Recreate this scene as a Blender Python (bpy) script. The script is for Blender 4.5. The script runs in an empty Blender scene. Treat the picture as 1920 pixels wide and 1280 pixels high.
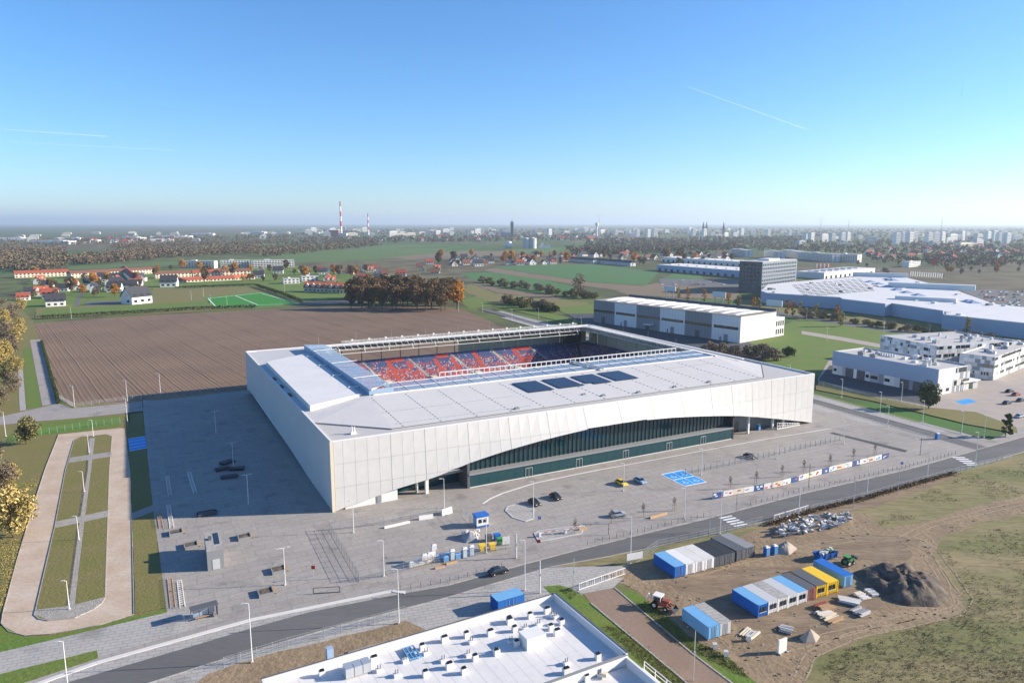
import bpy, math, random
from mathutils import Vector, Matrix, noise as mnoise
random.seed(7)
R = math.radians
sc = bpy.context.scene
COL = sc.collection
# ------------------------------------------------------------------ camera, sky, sun, exposure
CH, CF = 75.0, 1350.0                       # camera height, focal length in photo pixels (1920 wide)
PITCH = math.atan(222.0 / CF)
cam_d = bpy.data.cameras.new('camera'); cam = bpy.data.objects.new('camera', cam_d); COL.objects.link(cam)
cam.location = (0, 0, CH); cam.rotation_euler = (math.pi / 2 - PITCH, 0, 0)
cam_d.sensor_fit = 'HORIZONTAL'; cam_d.sensor_width = 36.0; cam_d.lens = CF / 1920 * 36.0
cam_d.clip_start = 1.0; cam_d.clip_end = 120000.0
sc.camera = cam
SUN_AZ, SUN_EL = R(84.5), R(20.6)           # azimuth from +Y towards +X
world = bpy.data.worlds.new('World'); sc.world = world; world.use_nodes = True
wn = world.node_tree.nodes; wl = world.node_tree.links
sky_n = wn.new('ShaderNodeTexSky'); sky_n.sky_type = 'NISHITA'; sky_n.sun_disc = False
sky_n.sun_elevation = SUN_EL; sky_n.sun_rotation = SUN_AZ
sky_n.altitude = 150; sky_n.air_density = 1.0; sky_n.dust_density = 0.15; sky_n.ozone_density = 7.0
bg = wn['Background']; bg.inputs['Strength'].default_value = 0.1
hs = wn.new('ShaderNodeHueSaturation'); hs.inputs['Saturation'].default_value = 1.05
wl.new(sky_n.outputs['Color'], hs.inputs['Color']); wl.new(hs.outputs['Color'], bg.inputs['Color'])
sun_d = bpy.data.lights.new('sun', 'SUN'); sun_d.energy = 5.0; sun_d.angle = R(0.5); sun_d.color = (1.0, 0.89, 0.74)
sun = bpy.data.objects.new('sun', sun_d); COL.objects.link(sun)
to_sun = Vector((math.sin(SUN_AZ) * math.cos(SUN_EL), math.cos(SUN_AZ) * math.cos(SUN_EL), math.sin(SUN_EL)))
sun.rotation_euler = (-to_sun).to_track_quat('-Z', 'Y').to_euler(); sun.location = (300, 100, 200)
vs = sc.view_settings
vs.view_transform = 'Standard'; vs.look = 'None'; vs.exposure = 1.1; vs.gamma = 1.0; vs.use_curve_mapping = False
sc.cycles.max_bounces = 6; sc.cycles.volume_bounces = 0; sc.cycles.transparent_max_bounces = 12

# ------------------------------------------------------------------ helpers
_c, _s = math.cos(PITCH), math.sin(PITCH)
def G(px, py, z=0.0):
    """photo pixel -> the point at height z that it looks at"""
    u, v = px - 960.0, py - 640.0
    t = (CH - z) / (v * _c + CF * _s)
    return Vector((u * t, (CF * _c - v * _s) * t, z))
def at_dist(px, Y, z=0.0):
    """point in the photo column px at distance Y and height z"""
    d = Y * _c - (z - CH) * _s
    return Vector(((px - 960.0) * d / CF, Y, z))
def hgt(px, yb, yt):
    p = G(px, yb); v = yt - 640
    return CH - p.y * (v * _c + CF * _s) / (CF * _c - v * _s)
def ordn(i):
    w = ['first', 'second', 'third', 'fourth', 'fifth', 'sixth', 'seventh', 'eighth', 'ninth', 'tenth', 'eleventh', 'twelfth', 'thirteenth', 'fourteenth', 'fifteenth', 'sixteenth', 'seventeenth', 'eighteenth', 'nineteenth', 'twentieth']
    if i < 20: return w[i]
    tens = {20: 'twenty', 30: 'thirty', 40: 'forty', 50: 'fifty', 60: 'sixty', 70: 'seventy', 80: 'eighty', 90: 'ninety'}
    n = i + 1; t, r = n // 10 * 10, n % 10
    if r == 0: return tens[t][:-1] + 'ieth'
    return tens[t] + '-' + w[r - 1]

class MB:
    def __init__(s): s.v = []; s.f = []; s.m = []
    def face(s, pts, m=0):
        n = len(s.v); s.v += [tuple(p) for p in pts]; s.f.append(tuple(range(n, n + len(pts)))); s.m.append(m); return s
    def raw(s, vs, fs, m=0):
        n = len(s.v); s.v += [tuple(p) for p in vs]; s.f += [tuple(n + i for i in f) for f in fs]; s.m += [m] * len(fs); return s
    def box(s, x0, y0, z0, x1, y1, z1, m=0):
        vs = [(x, y, z) for z in (z0, z1) for y in (y0, y1) for x in (x0, x1)]
        return s.raw(vs, [(0, 2, 3, 1), (4, 5, 7, 6), (0, 1, 5, 4), (2, 6, 7, 3), (0, 4, 6, 2), (1, 3, 7, 5)], m)
    def cbox(s, c, d, rz=0, m=0):
        """box with base centre c, size d, turned rz"""
        co, si = math.cos(rz), math.sin(rz); vs = []
        for z in (0, d[2]):
            for y in (-d[1] / 2, d[1] / 2):
                for x in (-d[0] / 2, d[0] / 2): vs.append((c[0] + x * co - y * si, c[1] + x * si + y * co, c[2] + z))
        return s.raw(vs, [(0, 2, 3, 1), (4, 5, 7, 6), (0, 1, 5, 4), (2, 6, 7, 3), (0, 4, 6, 2), (1, 3, 7, 5)], m)
    def tube(s, a, b, r, r2=None, n=6, m=0, caps=True):
        a, b = Vector(a), Vector(b); r2 = r if r2 is None else r2
        d = (b - a).normalized(); x = d.orthogonal().normalized(); y = d.cross(x)
        vs = []
        for p, rr in ((a, r), (b, r2)):
            for i in range(n):
                t = 2 * math.pi * i / n; vs.append(p + x * (rr * math.cos(t)) + y * (rr * math.sin(t)))
        fs = [(i, (i + 1) % n, n + (i + 1) % n, n + i) for i in range(n)]
        if caps: fs += [tuple(range(n - 1, -1, -1)), tuple(range(n, 2 * n))]
        return s.raw(vs, fs, m)
    def bar(s, a, b, w, h=None, m=0):
        """square bar from a to b"""
        a, b = Vector(a), Vector(b); h = w if h is None else h
        d = (b - a).normalized(); up = Vector((0, 0, 1))
        if abs(d.z) > .95: up = Vector((0, 1, 0))
        x = d.cross(up).normalized() * (w / 2); y = x.cross(d).normalized() * (h / 2)
        vs = [p + q for p in (a, b) for q in (-x - y, x - y, x + y, -x + y)]
        return s.raw(vs, [(3, 2, 1, 0), (4, 5, 6, 7), (0, 1, 5, 4), (1, 2, 6, 5), (2, 3, 7, 6), (3, 0, 4, 7)], m)
    def prism(s, pts, z0, z1, m=0, mt=None):
        """vertical prism over a 2-D outline (counter-clockwise)"""
        n = len(pts); a = sum(pts[i][0] * pts[(i + 1) % n][1] - pts[(i + 1) % n][0] * pts[i][1] for i in range(n))
        if a < 0: pts = pts[::-1]
        vs = [(p[0], p[1], z0) for p in pts] + [(p[0], p[1], z1) for p in pts]
        s.raw(vs, [(i, (i + 1) % n, n + (i + 1) % n, n + i) for i in range(n)], m)
        s.raw(vs, [tuple(range(n, 2 * n))], m if mt is None else mt)
        return s.raw(vs, [tuple(range(n - 1, -1, -1))], m)
    def mesh(s, name, mats, smooth=False):
        me = bpy.data.meshes.new(name); me.from_pydata(s.v, [], s.f)
        for mm in (mats if isinstance(mats, (list, tuple)) else [mats]): me.materials.append(mm)
        if any(s.m): me.polygons.foreach_set('material_index', s.m)
        if smooth: me.polygons.foreach_set('use_smooth', [True] * len(s.f))
        me.update(); return me
    def build(s, name, mats, parent=None, smooth=False):
        return link(name, s.mesh(name, mats, smooth), parent)
def link(name, me, parent=None, loc=None, rz=None, scale=None):
    o = bpy.data.objects.new(name, me); COL.objects.link(o)
    if parent is not None: o.parent = parent
    if loc is not None: o.location = loc
    if rz is not None: o.rotation_euler = (0, 0, rz)
    if scale is not None: o.scale = scale
    return o
def tag(o, label=None, cat=None, group=None, kind=None):
    if label: o['label'] = label
    if cat: o['category'] = cat
    if group: o['group'] = group
    if kind: o['kind'] = kind
    return o
def thing(name, label, cat, loc=(0, 0, 0), rz=0.0, group=None, scale=None):
    o = bpy.data.objects.new(name, None); COL.objects.link(o); o.empty_display_size = .5
    o.location = loc; o.rotation_euler = (0, 0, rz)
    if scale: o.scale = scale
    return tag(o, label, cat, group)
def copy_tree(o, parent=None):
    c = o.copy(); COL.objects.link(c); c.parent = parent
    for ch in o.children: copy_tree(ch, c)
    return c
def clone(proto, label, loc, rz=0, group=None, scale=None):
    """the first call moves the prototype itself, later calls copy it with its parts"""
    o = copy_tree(proto) if proto.get('_used') else proto
    proto['_used'] = 1
    if '_used' in o and o is not proto: del o['_used']
    o.location = loc; o.rotation_euler = (0, 0, rz); o['label'] = label
    if group: o['group'] = group
    if scale: o.scale = scale if isinstance(scale, (tuple, list)) else (scale,) * 3
    return o
def struct(o): o['kind'] = 'structure'; return o

# ------------------------------------------------------------------ materials
def mat(name, col, rough=.8, var=.0, scale=.3, col2=None, spec=.3, metal=0., fine=0., fscale=6., alpha=1., bump=0., stretch=None, emit=0.):
    """plain material; var = blotchy mix towards col2 (or darker), fine = fine grain"""
    m = bpy.data.materials.new(name); m.use_nodes = True
    nt = m.node_tree; b = nt.nodes['Principled BSDF']
    b.inputs['Roughness'].default_value = rough; b.inputs['Metallic'].default_value = metal
    b.inputs['Specular IOR Level'].default_value = spec
    if alpha < 1: b.inputs['Alpha'].default_value = alpha
    c1 = tuple(col) + (1,)
    if col2 is None: col2 = tuple(x * .55 for x in col)
    if var <= 0 and fine <= 0: b.inputs['Base Color'].default_value = c1; return m
    geo = nt.nodes.new('ShaderNodeNewGeometry'); src = geo.outputs['Position']
    if stretch:
        mp = nt.nodes.new('ShaderNodeMapping'); mp.inputs['Rotation'].default_value = (0, 0, stretch[0]); mp.inputs['Scale'].default_value = (stretch[1], stretch[2], 1)
        nt.links.new(src, mp.inputs['Vector']); src = mp.outputs['Vector']
    def noise(sc_, det):
        n = nt.nodes.new('ShaderNodeTexNoise'); n.inputs['Scale'].default_value = sc_; n.inputs['Detail'].default_value = det; n.inputs['Roughness'].default_value = .62
        nt.links.new(src, n.inputs['Vector']); return n.outputs['Fac']
    cur = None
    def mix(fac, amt, lo, hi, A, B):
        r = nt.nodes.new('ShaderNodeMapRange'); r.inputs['From Min'].default_value = lo; r.inputs['From Max'].default_value = hi; r.inputs['To Max'].default_value = amt
        nt.links.new(fac, r.inputs['Value'])
        x = nt.nodes.new('ShaderNodeMix'); x.data_type = 'RGBA'; nt.links.new(r.outputs['Result'], x.inputs['Factor'])
        for k, val in ((6, A), (7, B)):
            if isinstance(val, tuple): x.inputs[k].default_value = val
            else: nt.links.new(val, x.inputs[k])
        return x.outputs[2]
    cur = c1
    if var > 0: cur = mix(noise(scale, 6), var, .38, .66, cur, tuple(col2) + (1,))
    if fine > 0:
        nz = noise(fscale, 3); cur = mix(nz, fine, .4, .75, cur, tuple(x * .4 for x in col) + (1,))
        if bump > 0:
            bp = nt.nodes.new('ShaderNodeBump'); bp.inputs['Strength'].default_value = bump; bp.inputs['Distance'].default_value = .3
            nt.links.new(nz, bp.inputs['Height']); nt.links.new(bp.outputs['Normal'], b.inputs['Normal'])
    nt.links.new(cur, b.inputs['Base Color'])
    return m
def glass(name, col, rough=.05, alpha=1., spec=.8):
    return mat(name, col, rough, spec=spec, alpha=alpha)
M = {}
def dm(k, *a, **kw): M[k] = mat(k, *a, **kw); return M[k]
dm('pavers', (.36, .33, .30), .85, .55, .05, (.28, .262, .245), fine=.3, fscale=1.2)
dm('pavers_tan', (.40, .34, .29), .9, .6, .15, (.30, .27, .25), fine=.3, fscale=2)
dm('concrete', (.42, .40, .37), .85, .5, .2, (.32, .31, .30), fine=.25, fscale=3)
dm('concrete_lt', (.62, .60, .57), .8, .4, .3, (.5, .48, .46))
dm('asphalt', (.125, .122, .12), .85, .7, .06, (.165, .16, .155), fine=.35, fscale=2.0, stretch=(-.29, .25, 2.2))
dm('asphalt_dk', (.06, .065, .075), .85, .5, .1, (.09, .09, .095))
dm('sandroad', (.46, .35, .255), .95, .85, .12, (.56, .47, .385), fine=.35, fscale=1.5)
dm('dirt', (.31, .228, .142), .97, .85, .09, (.20, .145, .09), fine=.55, fscale=.9, bump=.7)
dm('mud', (.20, .145, .095), .97, .85, .12, (.31, .23, .15), fine=.55, fscale=.8, bump=.7, stretch=(.5, .35, 1.6))
dm('brownpath', (.235, .165, .12), .95, .6, .12, (.30, .22, .165), fine=.35, fscale=2)
dm('soil', (.225, .148, .098), .97, .8, .02, (.17, .112, .076), fine=.5, fscale=1.1, bump=.5)
dm('grass', (.17, .165, .048), .95, .85, .10, (.215, .17, .07), fine=.5, fscale=1.6, bump=.5)
dm('grass_lush', (.105, .185, .026), .95, .75, .08, (.165, .175, .045), fine=.5, fscale=1.2, bump=.5)
dm('grass_dry', (.275, .222, .115), .97, 1.0, .035, (.135, .155, .045), fine=.7, fscale=.55, bump=.8, stretch=(.45, .4, 1.6))
dm('pitch', (.035, .21, .022), .9, .4, .05, (.05, .18, .02), fine=.15, fscale=1)
dm('crop_green', (.058, .155, .045), .95, .6, .012, (.075, .14, .04), fine=.2, fscale=.4)
dm('office_grey', (.15, .18, .22), .6)
dm('crop_green2', (.10, .15, .04), .95, .7, .01, (.07, .14, .035), fine=.2, fscale=.4)
dm('fallow', (.20, .145, .10), .95, .7, .015, (.15, .13, .07), fine=.3, fscale=.5)
dm('gravel', (.40, .37, .33), .95, .5, .8, (.22, .2, .18), fine=.6, fscale=3.5, bump=.5)
dm('white', (.72, .70, .67), .5, .25, .4, (.62, .605, .58))
dm('white_paint', (.78, .78, .76), .6)
dm('facade', (.60, .58, .555), .55, .5, .06, (.53, .51, .49), fine=.10, fscale=.5)
dm('facade_back', (.80, .78, .75), .6)
dm('roofing', (.58, .56, .535), .75, .5, .06, (.52, .50, .48), fine=.12, fscale=.7)
dm('roofing_lo', (.47, .45, .43), .8, .5, .1, (.41, .395, .38))
dm('roof_brown', (.30, .275, .25), .85, .5, .1, (.25, .23, .21))
dm('track', (.37, .28, .185), .95, .7, .3, (.28, .205, .13), fine=.4, fscale=1.5)
dm('membrane', (.68, .66, .64), .6, .5, .12, (.58, .565, .55), fine=.12, fscale=1)
dm('guard', (.33, .32, .31), .8)
dm('tyre', (.27, .255, .24), .85, .6, .4, (.33, .31, .29))
dm('joint', (.42, .40, .375), .85)
dm('seam', (.16, .155, .15), .8)
dm('steel', (.62, .63, .64), .35, metal=.6)
dm('galv', (.48, .50, .51), .5, metal=.4)
dm('dark', (.03, .032, .036), .6)
dm('black', (.012, .012, .014), .4)
dm('grey', (.24, .245, .25), .7)
dm('grey_dk', (.10, .105, .115), .6)
dm('grey_lt', (.48, .48, .48), .7)
dm('glass_teal', (.008, .052, .062), .07, spec=.8)
dm('glass_dark', (.015, .022, .030), .08, spec=.8)
dm('glass_roof', (.30, .40, .52), .12, spec=.8, alpha=.55)
dm('pv', (.012, .016, .035), .25, spec=.6)
dm('blue', (.02, .14, .48), .5, .3, .8, (.015, .11, .38))
dm('blue_lt', (.16, .38, .62), .55, .35, 1.2, (.12, .3, .5))
dm('blue_mark', (.02, .30, .72), .7, .25, .6, (.03, .25, .6))
dm('blue_deep', (.03, .09, .25), .6)
dm('yellow', (.78, .50, .02), .5)
dm('red', (.50, .035, .025), .5)
dm('rust', (.28, .075, .055), .7, .4, 1, (.2, .05, .04))
dm('green', (.06, .30, .07), .5)
dm('lime', (.42, .72, .03), .5)
dm('orange', (.75, .27, .03), .6)
dm('cream', (.66, .58, .44), .8)
dm('tile_red', (.36, .085, .05), .8, .5, .4, (.27, .065, .045))
dm('tile_orange', (.50, .135, .055), .8, .4, .5, (.4, .1, .05))
dm('tile_brown', (.19, .085, .06), .8, .4, .4, (.14, .06, .05))
dm('tile_dark', (.05, .052, .06), .7)
dm('wood', (.42, .28, .16), .8, .4, 3, (.3, .19, .1))
dm('bark', (.10, .075, .055), .95, .5, 2, (.06, .045, .035))
dm('seat_blue', (.035, .085, .27), .5)
dm('seat_red', (.58, .055, .035), .5)
dm('seat_lt', (.40, .42, .50), .5)
dm('cladding_blue', (.30, .40, .52), .5, .2, .1, (.27, .36, .47))
dm('rubble', (.38, .37, .36), .95, .6, 1.2, (.25, .24, .23))
dm('sand', (.36, .31, .26), .97, .4, .8, (.28, .24, .2))
dm('earth_dark', (.085, .07, .06), .98, .8, .35, (.19, .15, .115), fine=.6, fscale=1.0, bump=.8)
dm('contrail', (.95, .95, .95), 1.0, alpha=.10)
def leafmat(k, a, b, c):
    m = bpy.data.materials.new(k); m.use_nodes = True; nt = m.node_tree; bs = nt.nodes['Principled BSDF']
    bs.inputs['Roughness'].default_value = .9; bs.inputs['Specular IOR Level'].default_value = .15
    geo = nt.nodes.new('ShaderNodeNewGeometry'); oi = nt.nodes.new('ShaderNodeObjectInfo')
    ad = nt.nodes.new('ShaderNodeMath'); ad.operation = 'MULTIPLY_ADD'; ad.inputs[1].default_value = .65
    ml = nt.nodes.new('ShaderNodeMath'); ml.operation = 'MULTIPLY'; ml.inputs[1].default_value = .35
    nt.links.new(oi.outputs['Random'], ml.inputs[0])
    nt.links.new(geo.outputs['Random Per Island'], ad.inputs[0]); nt.links.new(ml.outputs[0], ad.inputs[2])
    r = nt.nodes.new('ShaderNodeValToRGB'); e = r.color_ramp.elements
    e[0].color = a + (1,); e[1].color = c + (1,); x = e.new(.5); x.color = b + (1,)
    nt.links.new(ad.outputs[0], r.inputs['Fac']); nt.links.new(r.outputs['Color'], bs.inputs['Base Color']); M[k] = m
leafmat('leaf_yellow', (.20, .165, .055), (.38, .29, .10), (.54, .42, .17))
leafmat('leaf_brown', (.075, .058, .032), (.155, .10, .05), (.26, .155, .065))
leafmat('leaf_orange', (.28, .12, .02), (.45, .20, .03), (.55, .30, .06))
leafmat('leaf_grey', (.11, .085, .06), (.19, .145, .10), (.27, .21, .14))
leafmat('leaf_green', (.022, .040, .014), (.045, .07, .022), (.08, .10, .035))
leafmat('leaf_olive', (.09, .09, .035), (.16, .145, .06), (.24, .205, .09))
leafmat('leaf_far', (.065, .06, .04), (.12, .095, .06), (.19, .135, .075))

def add_joints(k, w, h, rot, amt):
    nt = M[k].node_tree; b = nt.nodes['Principled BSDF']; src = b.inputs['Base Color'].links[0].from_socket
    geo = nt.nodes.new('ShaderNodeNewGeometry'); mp = nt.nodes.new('ShaderNodeMapping'); mp.inputs['Rotation'].default_value = (0, 0, rot); nt.links.new(geo.outputs['Position'], mp.inputs['Vector'])
    br = nt.nodes.new('ShaderNodeTexBrick'); br.inputs['Scale'].default_value = 1.0; br.inputs['Brick Width'].default_value = w; br.inputs['Row Height'].default_value = h; br.inputs['Mortar Size'].default_value = .09; br.inputs['Color1'].default_value = (1, 1, 1, 1); br.inputs['Color2'].default_value = (.92, .915, .91, 1); br.inputs['Mortar'].default_value = (amt, amt, amt, 1); br.offset = .5
    nt.links.new(mp.outputs['Vector'], br.inputs['Vector'])
    n = nt.nodes.new('ShaderNodeTexNoise'); n.inputs['Scale'].default_value = .16; n.inputs['Detail'].default_value = 8; nt.links.new(geo.outputs['Position'], n.inputs['Vector'])
    r = nt.nodes.new('ShaderNodeMapRange'); r.inputs['From Min'].default_value = .56; r.inputs['From Max'].default_value = .72; r.inputs['To Min'].default_value = 1.0; r.inputs['To Max'].default_value = .72; nt.links.new(n.outputs['Fac'], r.inputs['Value'])
    x = nt.nodes.new('ShaderNodeMix'); x.data_type = 'RGBA'; x.blend_type = 'MULTIPLY'; x.inputs['Factor'].default_value = 1.0; nt.links.new(src, x.inputs[6]); nt.links.new(br.outputs['Color'], x.inputs[7])
    y = nt.nodes.new('ShaderNodeVectorMath'); y.operation = 'SCALE'; nt.links.new(x.outputs[2], y.inputs[0]); nt.links.new(r.outputs['Result'], y.inputs['Scale']); nt.links.new(y.outputs['Vector'], b.inputs['Base Color'])
add_joints('pavers', 5.2, 2.6, -.488, .74); add_joints('concrete', 2.0, 1.0, -.30, .7)
# ------------------------------------------------------------------ the setting: ground, fields, paving, roads
ST_A = Vector((-47.13, 179.57, 0)); ST_YAW = .488; ST_L, ST_W, ST_H = 182.3, 150.65, 19.14
SU = Vector((math.cos(ST_YAW), math.sin(ST_YAW), 0)); SV = Vector((-SU.y, SU.x, 0))
def SW(u, v, z=0): return ST_A + SU * u + SV * v + Vector((0, 0, z))
def rag(pts, step, amp):
    out = []
    n = len(pts)
    for i in range(n):
        a, b = pts[i], pts[(i + 1) % n]; d = b - a; L = d.length; k = max(1, min(40, int(L / step)))
        nrm = Vector((-d.y, d.x, 0)).normalized() if L > 0 else Vector((0, 0, 0))
        for j in range(k):
            out.append(a + d * (j / k) + (nrm * random.uniform(-amp, amp) if j else Vector((0, 0, 0))))
    return out
def sheet(name, px, m, z, step=0, amp=0, world=False):
    pts = [Vector((p[0], p[1], 0)) for p in px] if world else [G(*p) for p in px]
    if step: pts = rag(pts, step, amp)
    return struct(MB().face([(p.x, p.y, z) for p in pts]).build(name, M[m]))
def upwards(o):
    me = o.data
    for p in me.polygons:
        if p.normal.z < 0: p.flip()
    return o
# the land out to the horizon: a patchwork of fields, woods and built-up land
def land_material():
    m = bpy.data.materials.new('land'); m.use_nodes = True; nt = m.node_tree; b = nt.nodes['Principled BSDF']
    b.inputs['Roughness'].default_value = .97; b.inputs['Specular IOR Level'].default_value = .1
    geo = nt.nodes.new('ShaderNodeNewGeometry')
    mp = nt.nodes.new('ShaderNodeMapping'); mp.inputs['Rotation'].default_value = (0, 0, .5); mp.inputs['Scale'].default_value = (.0035, .0016, 1)
    nt.links.new(geo.outputs['Position'], mp.inputs['Vector'])
    vo = nt.nodes.new('ShaderNodeTexVoronoi'); vo.inputs['Scale'].default_value = 1.0; nt.links.new(mp.outputs['Vector'], vo.inputs['Vector'])
    r = nt.nodes.new('ShaderNodeValToRGB'); e = r.color_ramp.elements; r.color_ramp.interpolation = 'CONSTANT'
    e[0].position = 0; e[0].color = (.085, .135, .045, 1); e[1].position = .8; e[1].color = (.15, .125, .08, 1)
    for p, c in ((.2, (.12, .15, .055)), (.38, (.075, .16, .045)), (.55, (.165, .145, .085)), (.68, (.09, .115, .05))):
        x = e.new(p); x.color = c + (1,)
    sep = nt.nodes.new('ShaderNodeSeparateColor'); nt.links.new(vo.outputs['Color'], sep.inputs['Color']); nt.links.new(sep.outputs['Red'], r.inputs['Fac'])
    n = nt.nodes.new('ShaderNodeTexNoise'); n.inputs['Scale'].default_value = .02; n.inputs['Detail'].default_value = 9; nt.links.new(geo.outputs['Position'], n.inputs['Vector'])
    mr = nt.nodes.new('ShaderNodeMapRange'); mr.inputs['From Min'].default_value = .42; mr.inputs['From Max'].default_value = .62; nt.links.new(n.outputs['Fac'], mr.inputs['Value'])
    mx = nt.nodes.new('ShaderNodeMix'); mx.data_type = 'RGBA'; mx.inputs[7].default_value = (.085, .085, .052, 1)
    nt.links.new(mr.outputs['Result'], mx.inputs['Factor']); nt.links.new(r.outputs['Color'], mx.inputs[6]); nt.links.new(mx.outputs[2], b.inputs['Base Color'])
    return m
M['land'] = land_material()
S = 40000
struct(MB().face([(-S, -600, -.3), (S, -600, -.3), (S, 45000, -.3), (-S, 45000, -.3)]).build('ground', M['land']))

# far and middle fields
for px, m in [([(125, 500), (380, 487), (640, 476), (760, 470), (900, 468), (640, 490), (400, 494), (130, 506)], 'crop_green2'),
              ([(560, 468), (860, 464), (700, 487), (560, 492), (480, 490)], 'crop_green2'),
              ([(330, 462), (420, 458), (540, 456), (540, 464), (400, 467)], 'crop_green2'),
              ([(640, 462), (760, 458), (860, 460), (700, 467)], 'crop_green2'),
              ([(720, 481), (860, 470), (960, 471), (950, 479), (770, 487)], 'fallow'),
              ([(945, 467), (1090, 463), (1085, 474), (960, 475)], 'crop_green2'),
              ([(925, 501), (1010, 495), (1110, 495), (1236, 509), (1214, 535), (1108, 528)], 'crop_green'),
              ([(905, 507), (925, 502), (1108, 529), (1214, 536), (1180, 547), (1060, 530)], 'fallow'),
              ([(868, 511), (960, 509), (1080, 538), (1062, 553), (990, 547), (880, 523)], 'crop_green'),
              ([(870, 527), (985, 548), (1060, 556), (1040, 562), (930, 548)], 'fallow'),
              ([(880, 531), (930, 549), (1100, 566), (1110, 585), (1040, 580), (935, 572), (868, 545)], 'grass'),
              ([(1264, 511), (1318, 515), (1318, 537), (1231, 528)], 'crop_green'),
              ([(1155, 546), (1233, 530), (1385, 540), (1385, 562), (1180, 553)], 'fallow'),
              ([(1180, 461), (1300, 458), (1310, 464), (1190, 468)], 'crop_green2'),
              ([(860, 562), (926, 549), (932, 571), (880, 579)], 'grass_lush'),
              ([(1040, 577), (1114, 570), (1118, 590), (1060, 588)], 'grass_lush')]:
    sheet('meadow' if 'grass' in m else 'field', px, m, -.2 + random.random() * .06, 12, 1.5)
# sports ground
sheet('sports_ground', [(66, 597), (66, 578), (280, 566), (286, 540), (480, 536), (568, 570), (480, 578), (250, 590)], 'grass', -.12, 8, .6)
sheet('football_pitch', [(400, 576), (384, 558), (490, 547), (566, 569), (480, 576)], 'pitch', -.08)
sheet('football_pitch', [(72, 593), (84, 580), (300, 569), (392, 564), (396, 572), (250, 586)], 'grass_lush', -.08)
mb = MB()
pl = [G(404, 574), G(390, 559), G(488, 549), G(560, 569)]
for i in range(4): mb.bar(pl[i] + Vector((0, 0, -.06)), pl[(i + 1) % 4] + Vector((0, 0, -.06)), .9, .03)
mb.bar((pl[0] + pl[3]) / 2 + Vector((0, 0, -.06)), (pl[1] + pl[2]) / 2 + Vector((0, 0, -.06)), .9, .03)
struct(mb.build('pitch_marking', M['white_paint']))
# estate ground behind the pitches
sheet('estate_ground', [(20, 575), (60, 520), (140, 508), (560, 498), (690, 520), (640, 560), (560, 566), (480, 536), (286, 540), (280, 566), (66, 578)], 'grass_lush', -.16, 15, 2)
sheet('street', [(138, 572), (150, 548), (156, 548), (148, 573)], 'asphalt', -.1)
sheet('street', [(160, 566), (290, 560), (290, 566), (160, 573)], 'asphalt', -.11)
sheet('street', [(536, 566), (690, 562), (690, 568), (548, 572)], 'asphalt', -.1)

# ploughed field with real furrows
FIELD = [G(62, 606), G(270, 591), G(560, 577), G(800, 572), G(868, 580), SW(176, 166), SW(2, 160), G(300, 747), G(135, 757), G(112, 745)]
upwards(struct(MB().face([(p.x, p.y, -.14) for p in rag(FIELD, 6, 1.3)]).build('ploughed_field', M['soil'])))
def clip_line(poly, o, d):
    ts = []
    n = len(poly)
    for i in range(n):
        a, b = poly[i], poly[(i + 1) % n]; e = b - a
        den = d.x * e.y - d.y * e.x
        if abs(den) < 1e-9: continue
        w = a - o; t = (w.x * e.y - w.y * e.x) / den; s = (w.x * d.y - w.y * d.x) / den
        if 0 <= s < 1: ts.append(t)
    ts.sort(); return [(ts[i], ts[i + 1]) for i in range(0, len(ts) - 1, 2)]
fd = Vector((.595, -.803, 0)).normalized(); fn = Vector((fd.y, -fd.x, 0)) * -1
mb = MB(); fc = G(400, 640)
for k in range(-230, 231):
    o = fc + fn * (k * 1.75)
    wob = random.uniform(-.4, .4); hh = .10 if k % 2 else .05
    if k % 9 == 0: hh = .17
    for t0, t1 in clip_line(FIELD, o, fd):
        if t1 - t0 < 6: continue
        ns = max(2, int((t1 - t0) / 14)); vs = []; fs = []
        for j in range(ns + 1):
            c = o + fd * (t0 + 1 + (t1 - t0 - 2) * j / ns) + fn * (wob + random.uniform(-.3, .3)); h2 = hh * random.uniform(.6, 1.1)
            vs += [(c - fn * .75)[:2] + (-.15,), c[:2] + (-.14 + h2,), (c + fn * .62)[:2] + (-.15,)]
            if j: q = 3 * j; fs += [(q - 3, q - 2, q + 1, q), (q - 2, q - 1, q + 2, q + 1)]
        mb.raw(vs, fs)
tag(mb.build('furrows', M['soil']), 'parallel furrows of bare brown earth running across the ploughed field', 'furrows', kind='stuff')
# verge at the field's near edge
sheet('verge', [(108, 757), (140, 762), (232, 752), (300, 742), (470, 729), (470, 736), (300, 750), (232, 758), (140, 768)], 'dirt', -.09, 5, .5)

# left side: lawns, loop road, paths
sheet('lawn', [(-260, 850), (-120, 640), (20, 560), (62, 600), (110, 755), (225, 757), (246, 800), (253, 1000), (320, 1147), (0, 1222), (-260, 1290)], 'grass', -.06, 6, .4)
sheet('footpath', [(56, 637), (76, 636), (109, 757), (79, 760)], 'pavers', -.01)
sheet('lawn', [(43, 652), (57, 650), (77, 762), (50, 765)], 'grass_lush', -.03, 4, .2)
sheet('footpath', [(33, 688), (42, 684), (49, 768), (37, 770)], 'concrete', -.005)
sheet('street', [(0, 781), (75, 764), (110, 756), (135, 765), (225, 757), (268, 752), (268, 770), (225, 775), (130, 785), (60, 790), (-60, 803), (-60, 792)], 'pavers', .0)
sheet('lawn', [(14, 817), (75, 793), (225, 778), (225, 799), (110, 812), (78, 815), (12, 830)], 'grass_lush', -.02, 5, .3)
LOOP_OUT = [(225, 802), (110, 814), (84, 880), (62, 949), (31, 1052), (5, 1149), (2, 1168), (16, 1183), (47, 1191), (94, 1188), (187, 1171), (251, 1151), (247, 974), (244, 880), (234, 803)]
sheet('sandy_road', LOOP_OUT, 'sandroad', -.015, 4, .15)
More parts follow.
